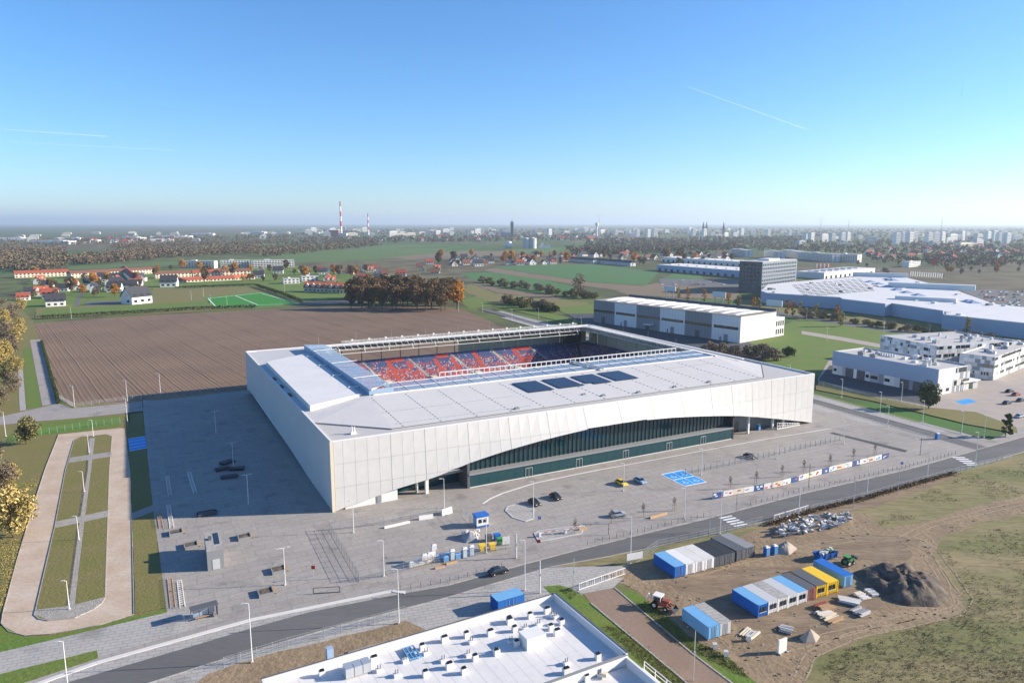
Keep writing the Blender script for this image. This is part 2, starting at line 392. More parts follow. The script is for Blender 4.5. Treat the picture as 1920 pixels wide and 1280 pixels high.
ISL = [(139, 825), (123, 880), (103, 986), (67, 1142), (64, 1152), (73, 1160), (90, 1163), (140, 1158), (175, 1142), (190, 1131), (197, 1120), (205, 880), (210, 818), (200, 814), (150, 819)]
sheet('traffic_island', ISL, 'grass', .10)
mb = MB(); ip = [G(*p) for p in ISL]
for i in range(len(ip)): mb.bar(ip[i] + Vector((0, 0, .06)), ip[(i + 1) % len(ip)] + Vector((0, 0, .06)), .16, .14)
for a, b in zip(LOOP_OUT[1:-3], LOOP_OUT[2:-2]): mb.bar(G(*a) + Vector((0, 0, .04)), G(*b) + Vector((0, 0, .04)), .12, .12)
struct(mb.build('kerb', M['concrete']))
sheet('cobbles', [(67, 1143), (130, 1136), (197, 1119), (189, 1131), (175, 1142), (140, 1157), (90, 1162), (65, 1152)], 'gravel', .108)
sheet('gravel_path', [(168, 822), (178, 821), (171, 880), (158, 980), (140, 1134), (129, 1136), (150, 975), (165, 880)], 'gravel', .108)
sheet('ditch', [(165, 822), (168, 822), (164, 880), (149, 976), (128, 1136), (124, 1136), (146, 972), (160, 880)], 'earth_dark', .106)
sheet('footpath', [(131, 858), (209, 847), (209, 856), (129, 868)], 'pavers', .112)
sheet('footpath', [(105, 978), (202, 957), (202, 969), (103, 990)], 'pavers', .112)
sheet('lawn', [(243, 776), (267, 772), (281, 900), (288, 960), (312, 1139), (253, 1149), (248, 974), (245, 880)], 'grass', -.005, 4, .15)
sheet('footpath', [(246, 962), (287, 946), (288, 958), (247, 974)], 'pavers', .004)
sheet('lawn', [(-40, 1186), (5, 1172), (47, 1194), (100, 1192), (250, 1156), (313, 1139), (314, 1147), (-40, 1232)], 'grass_lush', -.002, 4, .15)
# paving round the stadium
ROAD_UP = [(-160, 1362), (110, 1282), (187, 1260), (375, 1205), (470, 1176), (575, 1147), (750, 1112), (837, 1097), (960, 1063), (1068, 1034), (1235, 993), (1336, 969), (1508, 924), (1700, 880), (1800, 852), (1920, 818), (2300, 716)]
ROAD_LO = [(-20, 1380), (270, 1282), (400, 1240), (517, 1206), (633, 1172), (837, 1119), (900, 1100), (1034, 1061), (1140, 1042), (1235, 1022), (1450, 973), (1612, 931), (1700, 907), (1800, 880), (1920, 846), (2300, 742)]
KERB = [(-160, 1352), (70, 1281), (182, 1241), (470, 1161), (735, 1107), (760, 1110)]
up = [G(*p) for p in ROAD_UP]; lo = [G(*p) for p in ROAD_LO]; kb = [G(*p) for p in KERB]
st_a, st_b = G(1815, 833), G(958, 594); st_d = (st_b - st_a).normalized(); st_n = Vector((st_d.y, -st_d.x, 0))   # street on the far side of the stadium
PLAZA = [G(266, 750)] + [G(*p) for p in [(281, 900), (288, 960), (312, 1139), (314, 1147), (0, 1222), (-160, 1262)]] + kb[:5] + up[6:15] + [G(1905, 822), G(1990, 800), G(1990, 770), st_a + st_n * 12, st_b + st_n * 12, SW(178, 164), SW(0, 158), G(300, 750)]
upwards(struct(MB().face([(p.x, p.y, .0) for p in PLAZA]).build('pavement', M['pavers'])))
upwards(sheet('slab_footway', [(-160, 1262), (0, 1222), (314, 1147), (372, 1136), (420, 1162), (182, 1232), (60, 1272), (-160, 1345)], 'concrete', .006))
sheet('lawn', [(-160, 1318), (0, 1263), (182, 1218), (184, 1233), (80, 1268), (-160, 1346)], 'grass_lush', .02, 4, .1)
upwards(struct(MB().face([(p.x, p.y, -.10) for p in kb + up[6:3:-1] + up[3::-1]]).build('lay_by', M['concrete'])))
upwards(struct(MB().face([(p.x, p.y, -.11) for p in up + lo[::-1]]).build('road', M['asphalt'])))
mb = MB()
for a, b in zip(kb[:-1], kb[1:]): mb.bar(a + Vector((0, 0, -.04)), b + Vector((0, 0, -.04)), .9, .16)
struct(mb.build('kerb', M['concrete_lt']))
mb = MB()
for a, b in zip(up[6:-1], up[7:]): mb.bar(a + Vector((0, .1, -.04)), b + Vector((0, .1, -.04)), .3, .14)
for a, b in zip(lo[:-1], lo[1:]): mb.bar(a + Vector((0, -.1, -.05)), b + Vector((0, -.1, -.05)), .25, .14)
struct(mb.build('kerb', M['concrete']))
# far-side street with bays
def strip(name, a, b, w0, w1, m, z): 
    return upwards(struct(MB().face([p[:2] + (z,) for p in (a + st_n * w0, b + st_n * w0, b + st_n * w1, a + st_n * w1)]).build(name, M[m])))
s0 = st_a - st_d * 6
strip('street', s0, st_b + st_d * 60, -3.4, 3.4, 'asphalt', .006)
strip('parking_strip', st_a + st_d * 14, st_b + st_d * 40, 4.2, 9.4, 'concrete', .010)
strip('parking_strip', st_a + st_d * 30, st_b, -9.5, -4.0, 'concrete', .010)
strip('verge', st_a + st_d * 26, st_b + st_d * 60, 9.8, 12.8, 'grass_lush', .016)
mb = MB()
for w in (-3.6, 3.6, 9.6): mb.bar(st_a + st_n * w + st_d * 8 + Vector((0, 0, .06)), st_b + st_n * w + Vector((0, 0, .06)), .3, .14)
struct(mb.build('kerb', M['concrete_lt']))
sheet('verge', [(925, 574), (1000, 590), (1110, 616), (1240, 655), (1340, 690), (1420, 690), (1440, 660), (1230, 640), (1110, 606), (960, 570)], 'grass_lush', -.02, 5, .3)
# warehouse yard, meadow, boulevard, fire-station yard on the right
sheet('yard', [(1060, 588), (1113, 588), (1400, 640), (1440, 655), (1420, 690), (1330, 672), (1110, 612)], 'asphalt_dk', -.01)
sheet('meadow', [(1395, 640), (1490, 600), (1530, 596), (1700, 620), (2100, 690), (2100, 720), (1700, 690), (1560, 676), (1525, 715), (1430, 690)], 'grass_lush', -.05, 6, .4)
sheet('meadow', [(1380, 560), (1500, 575), (1700, 600), (2100, 655), (2100, 690), (1530, 606), (1385, 575)], 'grass', -.07, 6, .4)
sheet('boulevard', [(1240, 556), (1380, 572), (1507, 592), (1657, 613), (2100, 680), (2100, 690), (1657, 620), (1507, 598), (1380, 579), (1235, 562)], 'asphalt', -.03)
sheet('footpath', [(1503, 620), (1580, 632), (1680, 650), (1675, 656), (1575, 638), (1503, 626)], 'pavers_tan', -.02)
sheet('yard', [(1532, 712), (1556, 672), (1640, 660), (2100, 700), (2100, 800), (1905, 812), (1800, 783), (1640, 748)], 'pavers_tan', -.01)
sheet('yard', [(1534, 712), (1556, 684), (1760, 735), (1740, 760), (1640, 742)], 'asphalt_dk', .0)
sheet('verge', [(1530, 722), (1600, 733), (1740, 763), (1830, 772), (1905, 800), (1908, 812), (1815, 795), (1640, 752), (1530, 730)], 'grass', .012, 4, .2)
# ground on the near side of the road
sheet('waste_ground', ROAD_LO[6:] + [(2300, 1400), (900, 1400), (880, 1115)], 'grass_dry', -.08)
sheet('roadside', ROAD_LO[:8] + [(1180, 1060), (1120, 1110), (1040, 1120), (480, 1300), (200, 1400), (-40, 1400)], 'concrete', -.07)
sheet('bare_earth', [(390, 1262), (480, 1232), (640, 1192), (760, 1162), (800, 1180), (640, 1225), (500, 1268), (470, 1300), (340, 1300)], 'dirt', -.05, 3, .3)
DIRT = [(1128, 1078), (1180, 1062), (1250, 1040), (1370, 1010), (1440, 985), (1500, 962), (1560, 955), (1620, 962), (1655, 990), (1720, 982), (1800, 955), (1925, 925), (1925, 962), (1840, 978), (1768, 1008), (1745, 1040), (1765, 1075), (1805, 1112), (1808, 1140), (1770, 1160), (1690, 1178), (1610, 1198), (1540, 1225), (1495, 1290), (1420, 1290), (1350, 1230), (1280, 1180), (1190, 1105)]
sheet('dirt_yard', DIRT, 'dirt', -.06, 2.5, .6)
for px in ([(1240, 1090), (1330, 1065), (1500, 1060), (1580, 1090), (1650, 1130), (1600, 1180), (1500, 1200), (1400, 1180), (1330, 1130)], [(1540, 1000), (1640, 1000), (1720, 1010), (1700, 1050), (1600, 1050), (1540, 1030)]):
    sheet('churned_mud', px, 'mud', -.045, 2, .8)
mb = MB()   # wheel tracks winding through the yard
for path in ([(1925, 940), (1830, 962), (1740, 985), (1690, 1010), (1600, 1010), (1480, 1030), (1300, 1075), (1180, 1090)], [(1750, 1030), (1790, 1085), (1815, 1120), (1795, 1148), (1700, 1170), (1600, 1190), (1520, 1225), (1490, 1290)], [(1690, 1010), (1740, 1040), (1770, 1090), (1780, 1130), (1700, 1158), (1560, 1190), (1440, 1225)]):
    for off in (-.9, .9):
        q = [G(*p) for p in path]; q2 = []
        for i in range(len(q) - 1):
            for j in range(8): q2.append(q[i].lerp(q[i + 1], j / 8) + Vector((random.uniform(-.15, .15), random.uniform(-.15, .15), 0)))
        for i in range(len(q2) - 1):
            d = (q2[i + 1] - q2[i]).normalized(); n = Vector((-d.y, d.x, 0))
            a, b = q2[i] + n * off, q2[i + 1] + n * off
            mb.face([(a - n * .16)[:2] + (-.035,), (b - n * .16)[:2] + (-.035,), (b + n * .16)[:2] + (-.035,), (a + n * .16)[:2] + (-.035,)])
upwards(struct(mb.build('wheel_track', M['track'])))
sheet('roadside_scrub', [(1430, 985), (1500, 960), (1620, 932), (1700, 908), (1790, 885), (1800, 892), (1720, 922), (1640, 950), (1560, 962), (1470, 990)], 'mud', -.04, 2, .5)
sheet('lawn', [(1018, 1098), (1050, 1096), (1075, 1103), (1110, 1130), (1300, 1290), (1240, 1290), (1040, 1118)], 'grass_lush', -.04, 2.5, .15)
sheet('brown_path', [(1092, 1110), (1150, 1100), (1300, 1226), (1400, 1300), (1300, 1300), (1272, 1266), (1108, 1130)], 'brownpath', -.03)
sheet('lawn', [(1157, 1110), (1186, 1104), (1248, 1152), (1285, 1190), (1365, 1230), (1440, 1300), (1400, 1300), (1262, 1202)], 'grass_lush', -.035, 2.5, .2)
sheet('apron', [(1072, 1105), (1125, 1082), (1170, 1082), (1150, 1101), (1092, 1112)], 'concrete', -.025)
mb = MB()
for path in ([(1108, 1130), (1272, 1266), (1300, 1290)], [(1152, 1101), (1298, 1224), (1400, 1300)]):
    for a, b in zip(path[:-1], path[1:]): mb.bar(G(*a), G(*b), .3, .16)
struct(mb.build('kerb', M['concrete']))
# paint on the paving
def paint(name, quads, m, z):
    mb = MB()
    for q in quads: mb.face([(p.x, p.y, z) for p in q])
    return upwards(struct(mb.build(name, M[m])))
def zebra(c0, c1, n, z=-.1):      # stripes laid along the road between two photo points on its two edges
    a, b = c0, c1; d = (b - a).normalized(); n_ = Vector((-d.y, d.x, 0)); L = (b - a).length; q = []
    for i in range(n):
        t = (i + .25) * L / n; w = L / n * .5
        q.append([a + d * t - n_ * 2.0, a + d * (t + w) - n_ * 2.0, a + d * (t + w) + n_ * 2.0, a + d * t + n_ * 2.0])
    return q
paint('zebra_crossing', zebra(G(1358, 966), G(1392, 985), 5), 'white_paint', -.104)
paint('zebra_crossing', zebra(G(1795, 855), G(1828, 872), 5), 'white_paint', -.104)
bay = [G(1240, 889), G(1280, 881), G(1325, 903), G(1284, 911)]
paint('parking_bay', [bay], 'blue_mark', .008)
def quad_pt(q, s, t): return q[0].lerp(q[1], s).lerp(q[3].lerp(q[2], s), t)
def wheelchair(c, r, x, y):
    mb = MB()
    for i in range(12):
        if i in (2, 3): continue
        t0, t1 = i * math.pi / 6, (i + 1) * math.pi / 6
        mb.face([c + x * (k * math.cos(t)) + y * (k * math.sin(t)) for k, t in ((r, t0), (r, t1), (r * .75, t1), (r * .75, t0))])
    for a, b, w in (((.0, .3), (.0, 1.5), .2), ((0, .5), (.8, .45), .2), ((.8, .45), (1.15, -.6), .2), ((.0, 1.0), (.6, 1.0), .18), ((-.02, 1.65), (.02, 2.05), .45)):
        A = c + x * (a[0] * r) + y * (a[1] * r); B = c + x * (b[0] * r) + y * (b[1] * r); d = (B - A).normalized(); n = Vector((-d.y, d.x, 0)) * (w * r / 2)
        mb.face([A - n, B - n, B + n, A + n])
    return mb
lines = []
for s0_, s1_, t0_, t1_ in ((0, 1, -.02, .02), (0, 1, .48, .52), (0, 1, .98, 1.02), (-.01, .015, 0, 1), (.49, .51, 0, 1), (.985, 1.01, 0, 1)):
    lines.append([quad_pt(bay, s0_, t0_), quad_pt(bay, s1_, t0_), quad_pt(bay, s1_, t1_), quad_pt(bay, s0_, t1_)])
paint('bay_line', lines, 'white_paint', .013)
bx = (bay[1] - bay[0]).normalized(); by = Vector((-bx.y, bx.x, 0))
for s_, t_ in ((.25, .25), (.75, .25), (.25, .75), (.75, .75)):
    w = wheelchair(quad_pt(bay, s_, t_) - by * .6, .8, bx, by); 
    upwards(struct(w.build('wheelchair_symbol', M['white_paint'], None))).location.z = .017
bay2 = [G(240, 822), G(272, 817), G(275, 840), G(243, 846)]
paint('parking_bay', [bay2], 'blue_mark', .014)
paint('bay_line', [[quad_pt(bay2, 0, t), quad_pt(bay2, 1, t), quad_pt(bay2, 1, t + .04), quad_pt(bay2, 0, t + .04)] for t in (.0, .24, .48, .72, .96)], 'grey_lt', .018)
bay3 = [G(1790, 752), G(1815, 747), G(1832, 753), G(1806, 758)]
paint('parking_bay', [bay3], 'blue_mark', .0)
# pale kerb lines curving through the forecourt
def ribbon(name, px, w, h, m, z=0.):
    q = [G(*p) for p in px]; mb = MB()
    for a, b in zip(q[:-1], q[1:]): mb.bar(a + Vector((0, 0, z + h / 2)), b + Vector((0, 0, z + h / 2)), w, h)
    return struct(mb.build(name, M[m]))
ribbon('kerb', [(905, 944), (918, 935), (940, 925), (1000, 906), (1060, 893), (1120, 881), (1160, 874)], .5, .06, 'concrete_lt')
ribbon('kerb', [(1160, 874), (1300, 848), (1440, 822), (1560, 803)], .35, .05, 'concrete_lt')
isl2 = [(948, 957), (952, 950), (965, 946), (1000, 950), (1000, 972), (985, 977), (962, 970)]
sheet('traffic_island', isl2, 'concrete', .1)
ribbon('kerb', isl2 + isl2[:1], .4, .14, 'grey_lt')
isl3 = [(1002, 1000), (1010, 995), (1050, 990), (1095, 985), (1090, 1000), (1030, 1012), (1010, 1015)]
sheet('traffic_island', isl3, 'concrete', .1)
ribbon('kerb', isl3 + isl3[:1], .3, .14, 'grey_lt')
# shrub beds and drains: strips of pebbles in the paving
for px in ([(300, 975), (345, 965), (352, 985), (310, 1000)], [(432, 972), (476, 968), (482, 1004), (446, 1008)], [(480, 1082), (530, 1045), (556, 1085), (520, 1118), (492, 1105)], [(306, 1060), (340, 1055), (352, 1140), (318, 1142)], [(645, 966), (740, 940), (748, 948), (650, 972)], [(356, 890), (378, 885), (382, 925), (362, 928)], [(296, 850), (306, 848), (312, 900), (300, 902)], [(1556, 775), (1570, 772), (1595, 784), (1580, 787)], [(1640, 795), (1665, 800), (1690, 808), (1680, 811), (1640, 799)]):
    sheet('pebble_bed', px, 'gravel', .012, 1.5, .12)
sheet('drain_strip', [(1555, 812), (1562, 810), (1702, 844), (1697, 848)], 'asphalt_dk', .012)

# bay joints in the forecourt
def inside_px(p):
    return (965 + (985 - p[1]) * .2 < p[0] < 1240 and 880 < p[1] < 985) or (1330 < p[0] < 1600 and 835 < p[1] < 925 - (p[0] - 1330) * .22)
q = []
for row in range(5):
    for k in range(34):
        a = SW(48 + k * 2.7, -16 - row * 6.4); b = SW(48 + k * 2.7, -16 - row * 6.4 - 4.8); v = (b - a).normalized(); n_ = Vector((-v.y, v.x, 0)) * .055
        px = 960 + CF * a.x / (a.y * _c + CH * _s); py = 640 - CF * (a.y * _s - CH * _c) / (a.y * _c + CH * _s)
        if inside_px((px, py)): q.append([a - n_, b - n_, b + n_, a + n_])
paint('bay_joint', q, 'joint', .005)
for (a_, b_, w_) in (((860, 945), (1560, 806), 3.0), ((980, 1040), (945, 985), 2.6), ((1010, 985), (1290, 925), 2.6), ((1330, 890), (1620, 822), 2.6), ((420, 1120), (620, 1060), 3)):
    A_, B_ = G(*a_), G(*b_); d_ = (B_ - A_).normalized(); n_ = Vector((-d_.y, d_.x, 0))
    for off in (-.8, .8):
        pts_l, pts_r = [], []
        for k in range(25):
            p_ = A_.lerp(B_, k / 24) + n_ * (off * w_ / 2 + math.sin(k * .7) * .15); w2 = random.uniform(.12, .3); pts_l.append(p_ - n_ * w2); pts_r.append(p_ + n_ * w2)
        upwards(struct(MB().face([(p_.x, p_.y, .0075) for p_ in pts_l + pts_r[::-1]]).build('tyre_mark', M['tyre'])))
# ------------------------------------------------------------------ stadium
stad = thing('stadium', 'large white panelled football stadium with open bowl and arched glass front', 'stadium', ST_A, ST_YAW)
H_ = ST_H
def interp(t, x):
    for (x0, y0), (x1, y1) in zip(t[:-1], t[1:]):
        if x <= x1: return y0 + (y1 - y0) * max(0, (x - x0)) / (x1 - x0)
    return t[-1][1]
ZB = [(0, .15), (9, 1.7), (17, 3.5), (28, 5.0), (39.6, 7.9), (50, 9.7), (60.7, 11.1), (70, 12.0), (79.8, 12.7), (90, 12.9), (100.5, 12.6), (112, 11.9), (123, 10.8), (133, 9.6), (143, 8.2), (152, 6.5), (161.7, 4.6), (172, 2.4), (182.3, .3)]
ZBL = [(0, .1), (28, .3), (55, 1.5), (75, 2.4), (120, 3.4), (145, 2.6), (150.65, 2.2)]
def flare(u, z):
    zb = interp(ZB, u); return -3.0 * math.sin(math.pi * min(max(u / ST_L, 0), 1)) ** 1.3 * (H_ - z) / (H_ - zb)
def slab(mb, q, n, th, m=0):
    """thin plate: outer quad q, thickness th along -n"""
    q = [Vector(p) for p in q]; n = Vector(n) * th
    vs = q + [p - n for p in q]
    mb.raw(vs, [(0, 1, 2, 3), (7, 6, 5, 4), (0, 4, 5, 1), (1, 5, 6, 2), (2, 6, 7, 3), (3, 7, 4, 0)], m)
# front: panels hung in rows, cut off by the arch
NB = 56; rows = [0, 6.4, 12.8, H_ - .05]
big = {0, 5, 8, 12, 16, 20, 24, 28, 32, 36, 40, 43, 46, 49, 51, 53, 56}
for i in range(NB):
    u0, u1 = ST_L * i / NB, ST_L * (i + 1) / NB
    g0 = .07 if i in big else .025; g1 = .07 if i + 1 in big else .025
    if i == 0: g0 = .9
    for a, b in zip(rows[:-1], rows[1:]):
        zb0, zb1 = interp(ZB, u0), interp(ZB, u1)
        l0, l1 = max(a, zb0), max(a, zb1)
        if l0 > b - .25 and l1 > b - .25: continue
        l0, l1 = min(l0, b - .1), min(l1, b - .1); gg = .03 if a > 0 and max(zb0, zb1) < a else 0
        A, B = u0 + g0, u1 - g1
        q = [(A, flare(A, l0), l0 + gg), (B, flare(B, l1), l1 + gg), (B, flare(B, b), b - .03), (A, flare(A, b), b - .03)]
        mb = MB(); slab(mb, q, (0, -1, 0), .10); mb.build('facade_panel', M['facade'], stad)
mb = MB()   # frame behind the panels
for i in range(NB):
    u0, u1 = ST_L * i / NB, ST_L * (i + 1) / NB; zb0, zb1 = interp(ZB, u0) + .12, interp(ZB, u1) + .12
    mb.face([(u0, flare(u0, zb0) + .14, zb0), (u1, flare(u1, zb1) + .14, zb1), (u1, .14, H_ - .1), (u0, .14, H_ - .1)])
    mb.face([(u0, flare(u0, zb0) + .14, zb0), (u0, 2.2, zb0 + .3), (u1, 2.2, zb1 + .3), (u1, flare(u1, zb1) + .14, zb1)])
mb.build('facade_frame', M['facade_back'], stad)
MB().box(-.1, -.12, 0, .75, .2, H_ - .02).build('corner_trim', M['cream'], stad)
# left side: narrow upright panels
NL = 60
for i in range(NL):
    v0, v1 = ST_W * i / NL, ST_W * (i + 1) / NL; z0, z1 = interp(ZBL, v0), interp(ZBL, v1)
    mb = MB(); slab(mb, [(0, v1 - .05, z1), (0, v0 + .05, z0), (0, v0 + .05, H_ - .04), (0, v1 - .05, H_ - .04)], (-1, 0, 0), .1); mb.build('facade_panel', M['facade'], stad)
mb = MB(); mb.face([(.14, ST_W, 3), (.14, 0, .4), (.14, 0, H_ - .1), (.14, ST_W, H_ - .1)]); mb.face([(.14, ST_W, 3), (2.8, ST_W, 3.2), (2.8, 0, .6), (.14, 0, .4)])
mb.build('facade_frame', M['facade_back'], stad)
for i in range(30):     # right side
    v0, v1 = ST_W * i / 30, ST_W * (i + 1) / 30
    mb = MB(); slab(mb, [(ST_L, v0 + .05, .3), (ST_L, v1 - .05, .3), (ST_L, v1 - .05, H_ - .04), (ST_L, v0 + .05, H_ - .04)], (1, 0, 0), .1); mb.build('facade_panel', M['facade'], stad)
for i in range(30):     # back: band below and band above the open gallery
    u0, u1 = ST_L * i / 30, ST_L * (i + 1) / 30
    for a, b in ((.3, 10.4), (17.2, H_ - .04)):
        mb = MB(); slab(mb, [(u1 - .05, ST_W, a), (u0 + .05, ST_W, a), (u0 + .05, ST_W, b), (u1 - .05, ST_W, b)], (0, 1, 0), .1); mb.build('facade_panel', M['facade'], stad)
for i in range(19): MB().box(4 + i * 9.6, ST_W - .7, 10, 4.3 + i * 9.6, ST_W - .4, 17.4).build('gallery_post', M['grey_dk'], stad)
for i in range(9): MB().box(102 + i * 8.6, ST_W - 1.2, 10.4, 110.4 + i * 8.6, ST_W - 1.0, 17.2).build('gallery_panel', M['cream'], stad)
for i in range(16): MB().box(ST_L - 1.2, 12 + i * 8.6, 10, ST_L - 1.0, 20.3 + i * 8.6, 18).build('gallery_panel', M['cream'], stad)
# core walls behind the skin, so that nothing shows through
mb = MB()
mb.box(3, 7, 0, ST_L - 3, 7.6, 15); mb.box(3, 7.6, 0, 3.6, ST_W - 3, 15); mb.box(ST_L - 3.6, 7.6, 0, ST_L - 3, ST_W - 3, 10); mb.box(3.6, ST_W - 3.6, 0, ST_L - 3.6, ST_W - 3, 10)
mb.build('core_wall', M['grey_dk'], stad)
MB().box(3.5, .5, 0, 18, 1.2, 3.6).build('plinth_wall', M['white'], stad)
MB().box(12.2, .3, .2, 13.4, .5, 2.5).build('service_door', M['grey'], stad)
# glass front
G0, G1 = 39.2, 140.5
MB().box(G0 - .3, -1.2, 3.75, G1 + .3, 2.4, 4.25).build('canopy_ledge', M['grey'], stad)
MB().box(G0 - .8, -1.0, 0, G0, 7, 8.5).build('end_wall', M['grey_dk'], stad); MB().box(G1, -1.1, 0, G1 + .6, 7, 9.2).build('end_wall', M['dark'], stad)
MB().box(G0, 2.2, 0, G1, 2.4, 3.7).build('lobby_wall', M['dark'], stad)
n = 34
for i in range(n):
    a, b = G0 + (G1 - G0) * i / n, G0 + (G1 - G0) * (i + 1) / n
    MB().box(a + .03, -.95, .25, b - .03, -.87, 3.74).build('glass_pane', M['glass_teal'], stad)
    if i in (6, 12, 18, 24, 29):
        d = MB(); d.box(a + .3, -1.06, .1, a + .42, -.96, 2.9); d.box(b - .42, -1.06, .1, b - .3, -.96, 2.9); d.box(a + .3, -1.06, 2.8, b - .3, -.96, 2.95); d.box((a + b) / 2 - .05, -1.06, .1, (a + b) / 2 + .05, -.96, 2.9)
        d.build('glass_door', M['steel'], stad)
MB().box(G0, -1.0, 0, G1, -.8, .24).build('sill', M['concrete_lt'], stad)
n = 64
for i in range(n):
    a, b = G0 + (G1 - G0) * i / n, G0 + (G1 - G0) * (i + 1) / n; zt = max(interp(ZB, a), interp(ZB, b)) + 1.6
    MB().box(a + .05, 1.5, 4.26, b - .05, 1.58, zt).build('glass_pane', M['glass_teal'], stad)
    MB().box(a - .05, 1.22, 4.26, a + .05, 1.6, zt).build('mullion', M['dark'], stad)
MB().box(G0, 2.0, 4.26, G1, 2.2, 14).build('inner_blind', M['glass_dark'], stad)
# recesses at both ends of the glass
MB().box(18, 5.4, 0, 39, 5.6, 6).build('recess_glass', M['glass_teal'], stad)
MB().box(26.3, .6, 0, 27.2, 1.5, 5.2).build('column', M['white'], stad); MB().box(24.2, 2.6, 0, 24.8, 3.2, 4.9).build('column', M['white'], stad)
MB().box(28, 2.5, 3.9, 39, 5.3, 4.6).build('recess_slab', M['concrete'], stad)
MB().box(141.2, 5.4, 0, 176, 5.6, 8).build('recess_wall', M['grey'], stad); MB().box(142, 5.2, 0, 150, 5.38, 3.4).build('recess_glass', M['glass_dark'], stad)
for u in (150.2, 162.5, 168): MB().box(u, 1.0, 0, u + .7, 1.7, interp(ZB, u) + 1.2).build('column', M['white'], stad)
sp = MB()
for k in range(9):
    u = 163.5 + k * 1.35; sp.bar((u, -.3, .2), (u, -.3, 2.6 - k * .16), .14); sp.bar((u, -.3, .2), (u + 1.35, -.3, 2.4 - k * .16), .09)
sp.bar((163.5, -.3, 2.6), (175, -.3, 1.1), .16); sp.bar((163.5, -.3, .3), (175.5, -.3, .3), .3); sp.bar((163.5, -.3, 1.4), (175, -.3, .8), .12)
sp.build('ramp_railing', M['white'], stad)
# roof: low outer strip, raised sheets, glazed edge
Z1, Z2 = 18.95, 20.2
OUT = [(.8, 21), (18.3, 4.7), (160.7, 4.7), (178.6, 22.6), (181.4, 147), (176, 149.6), (6, 149.6), (.8, 146)]
INN = [(23, 40), (170, 40), (170, 137), (23, 137)]
mb = MB(); ring = [(.1, .1), (ST_L - .1, .1), (ST_L - .1, ST_W - .1), (.1, ST_W - .1)]
for i in range(4):
    a, b = ring[i], ring[(i + 1) % 4]; c, d = INN[(i + 1) % 4], INN[i]
    mb.face([(a[0], a[1], 18.7), (b[0], b[1], 18.7), (c[0], c[1], 18.72), (d[0], d[1], 18.72)])
mb.build('roof_edge_strip', M['roofing_lo'], stad)
for q in ([(.1, .1), (ST_L - .1, .1), (ST_L - .1, .55), (.1, .55)], [(.1, .55), (.6, .55), (.6, ST_W - .6), (.1, ST_W - .6)], [(ST_L - .6, .55), (ST_L - .1, .55), (ST_L - .1, ST_W - .6), (ST_L - .6, ST_W - .6)], [(.1, ST_W - .6), (ST_L - .1, ST_W - .6), (ST_L - .1, ST_W - .1), (.1, ST_W - .1)]):
    MB().prism(q, 18.6, H_ + .12).build('parapet_cap', M['white'], stad)
def zroof(u, v):
    return Z1
for idx, tri in enumerate(([OUT[1], OUT[2], INN[1], INN[0]], [OUT[0], OUT[1], INN[0]], [OUT[2], OUT[3], INN[1]], [OUT[7], OUT[0], INN[0], INN[3]], [OUT[3], OUT[4], INN[2], INN[1]], [OUT[5], OUT[6], INN[3], INN[2]], [OUT[6], OUT[7], INN[3]], [OUT[4], OUT[5], INN[2]])):
    top = [(p[0], p[1], Z2 if p in INN else Z1) for p in tri]
    mb = MB().face(top)
    for k in range(len(top)):
        a, b = top[k], top[(k + 1) % len(top)]
        if a[2] == Z1 and b[2] == Z1: mb.face([a, (a[0], a[1], 18.7), (b[0], b[1], 18.7), b])
    mb.build('roof_sheet', M['roofing'], stad)
seam = MB(); dots = MB()
def rz(u, v):      # height of the front roof slope
    return Z1 + (Z2 - Z1) * min(1, max(0, (v - 4.7) / 35.3))
for i in range(4):
    a, b = ((.8, 21), (18.3, 4.7), (160.7, 4.7), (178.6, 22.6))[i], ((18.3, 4.7), (160.7, 4.7), (178.6, 22.6), (181.4, 147))[i]
    seam.bar((a[0], a[1], Z1 + .03), (b[0], b[1], Z1 + .03), .28, .1)
seam.build('roof_joint', M['seam'], stad)
for k in range(13):    # snow guards: dotted lines up the slope and two rows across
    u = 22 + k * 11.4
    for j in range(15):
        v = 6 + j * 2.2; uu = u + (v - 5) * .02
        dots.cbox((uu, v, rz(uu, v) + .0), (.16, .9, .10))
for v in (8.5, 20.5):
    for j in range(42): dots.cbox((21 + j * 1.05 * 1.0, v, rz(0, v)), (.55, .14, .10))
for j in range(30): dots.cbox((130 + j * 1.1, 30.5, rz(0, 30.5)), (.55, .14, .10))
dots.build('snow_guard', M['guard'], stad)['kind'] = 'stuff'
for (uu, vv) in ((7, 5.2), (58, 6.5), (91, 8), (104, 6.2), (120, 6.8), (136, 7.1), (86, 12), (122, 24)):
    mb = MB(); mb.box(uu, vv, 18.7, uu + 1.5, vv + 1.0, 19.25 + .2); mb.tube((uu + .4, vv + .5, 19.4), (uu + .4, vv + .5, 20.9 if uu < 10 else 19.8), .16); mb.tube((uu + 1.1, vv + .5, 19.4), (uu + 1.1, vv + .5, 20.7 if uu < 10 else 19.8), .16)
    mb.build('roof_vent', M['white'] if uu < 10 else M['grey'], stad)
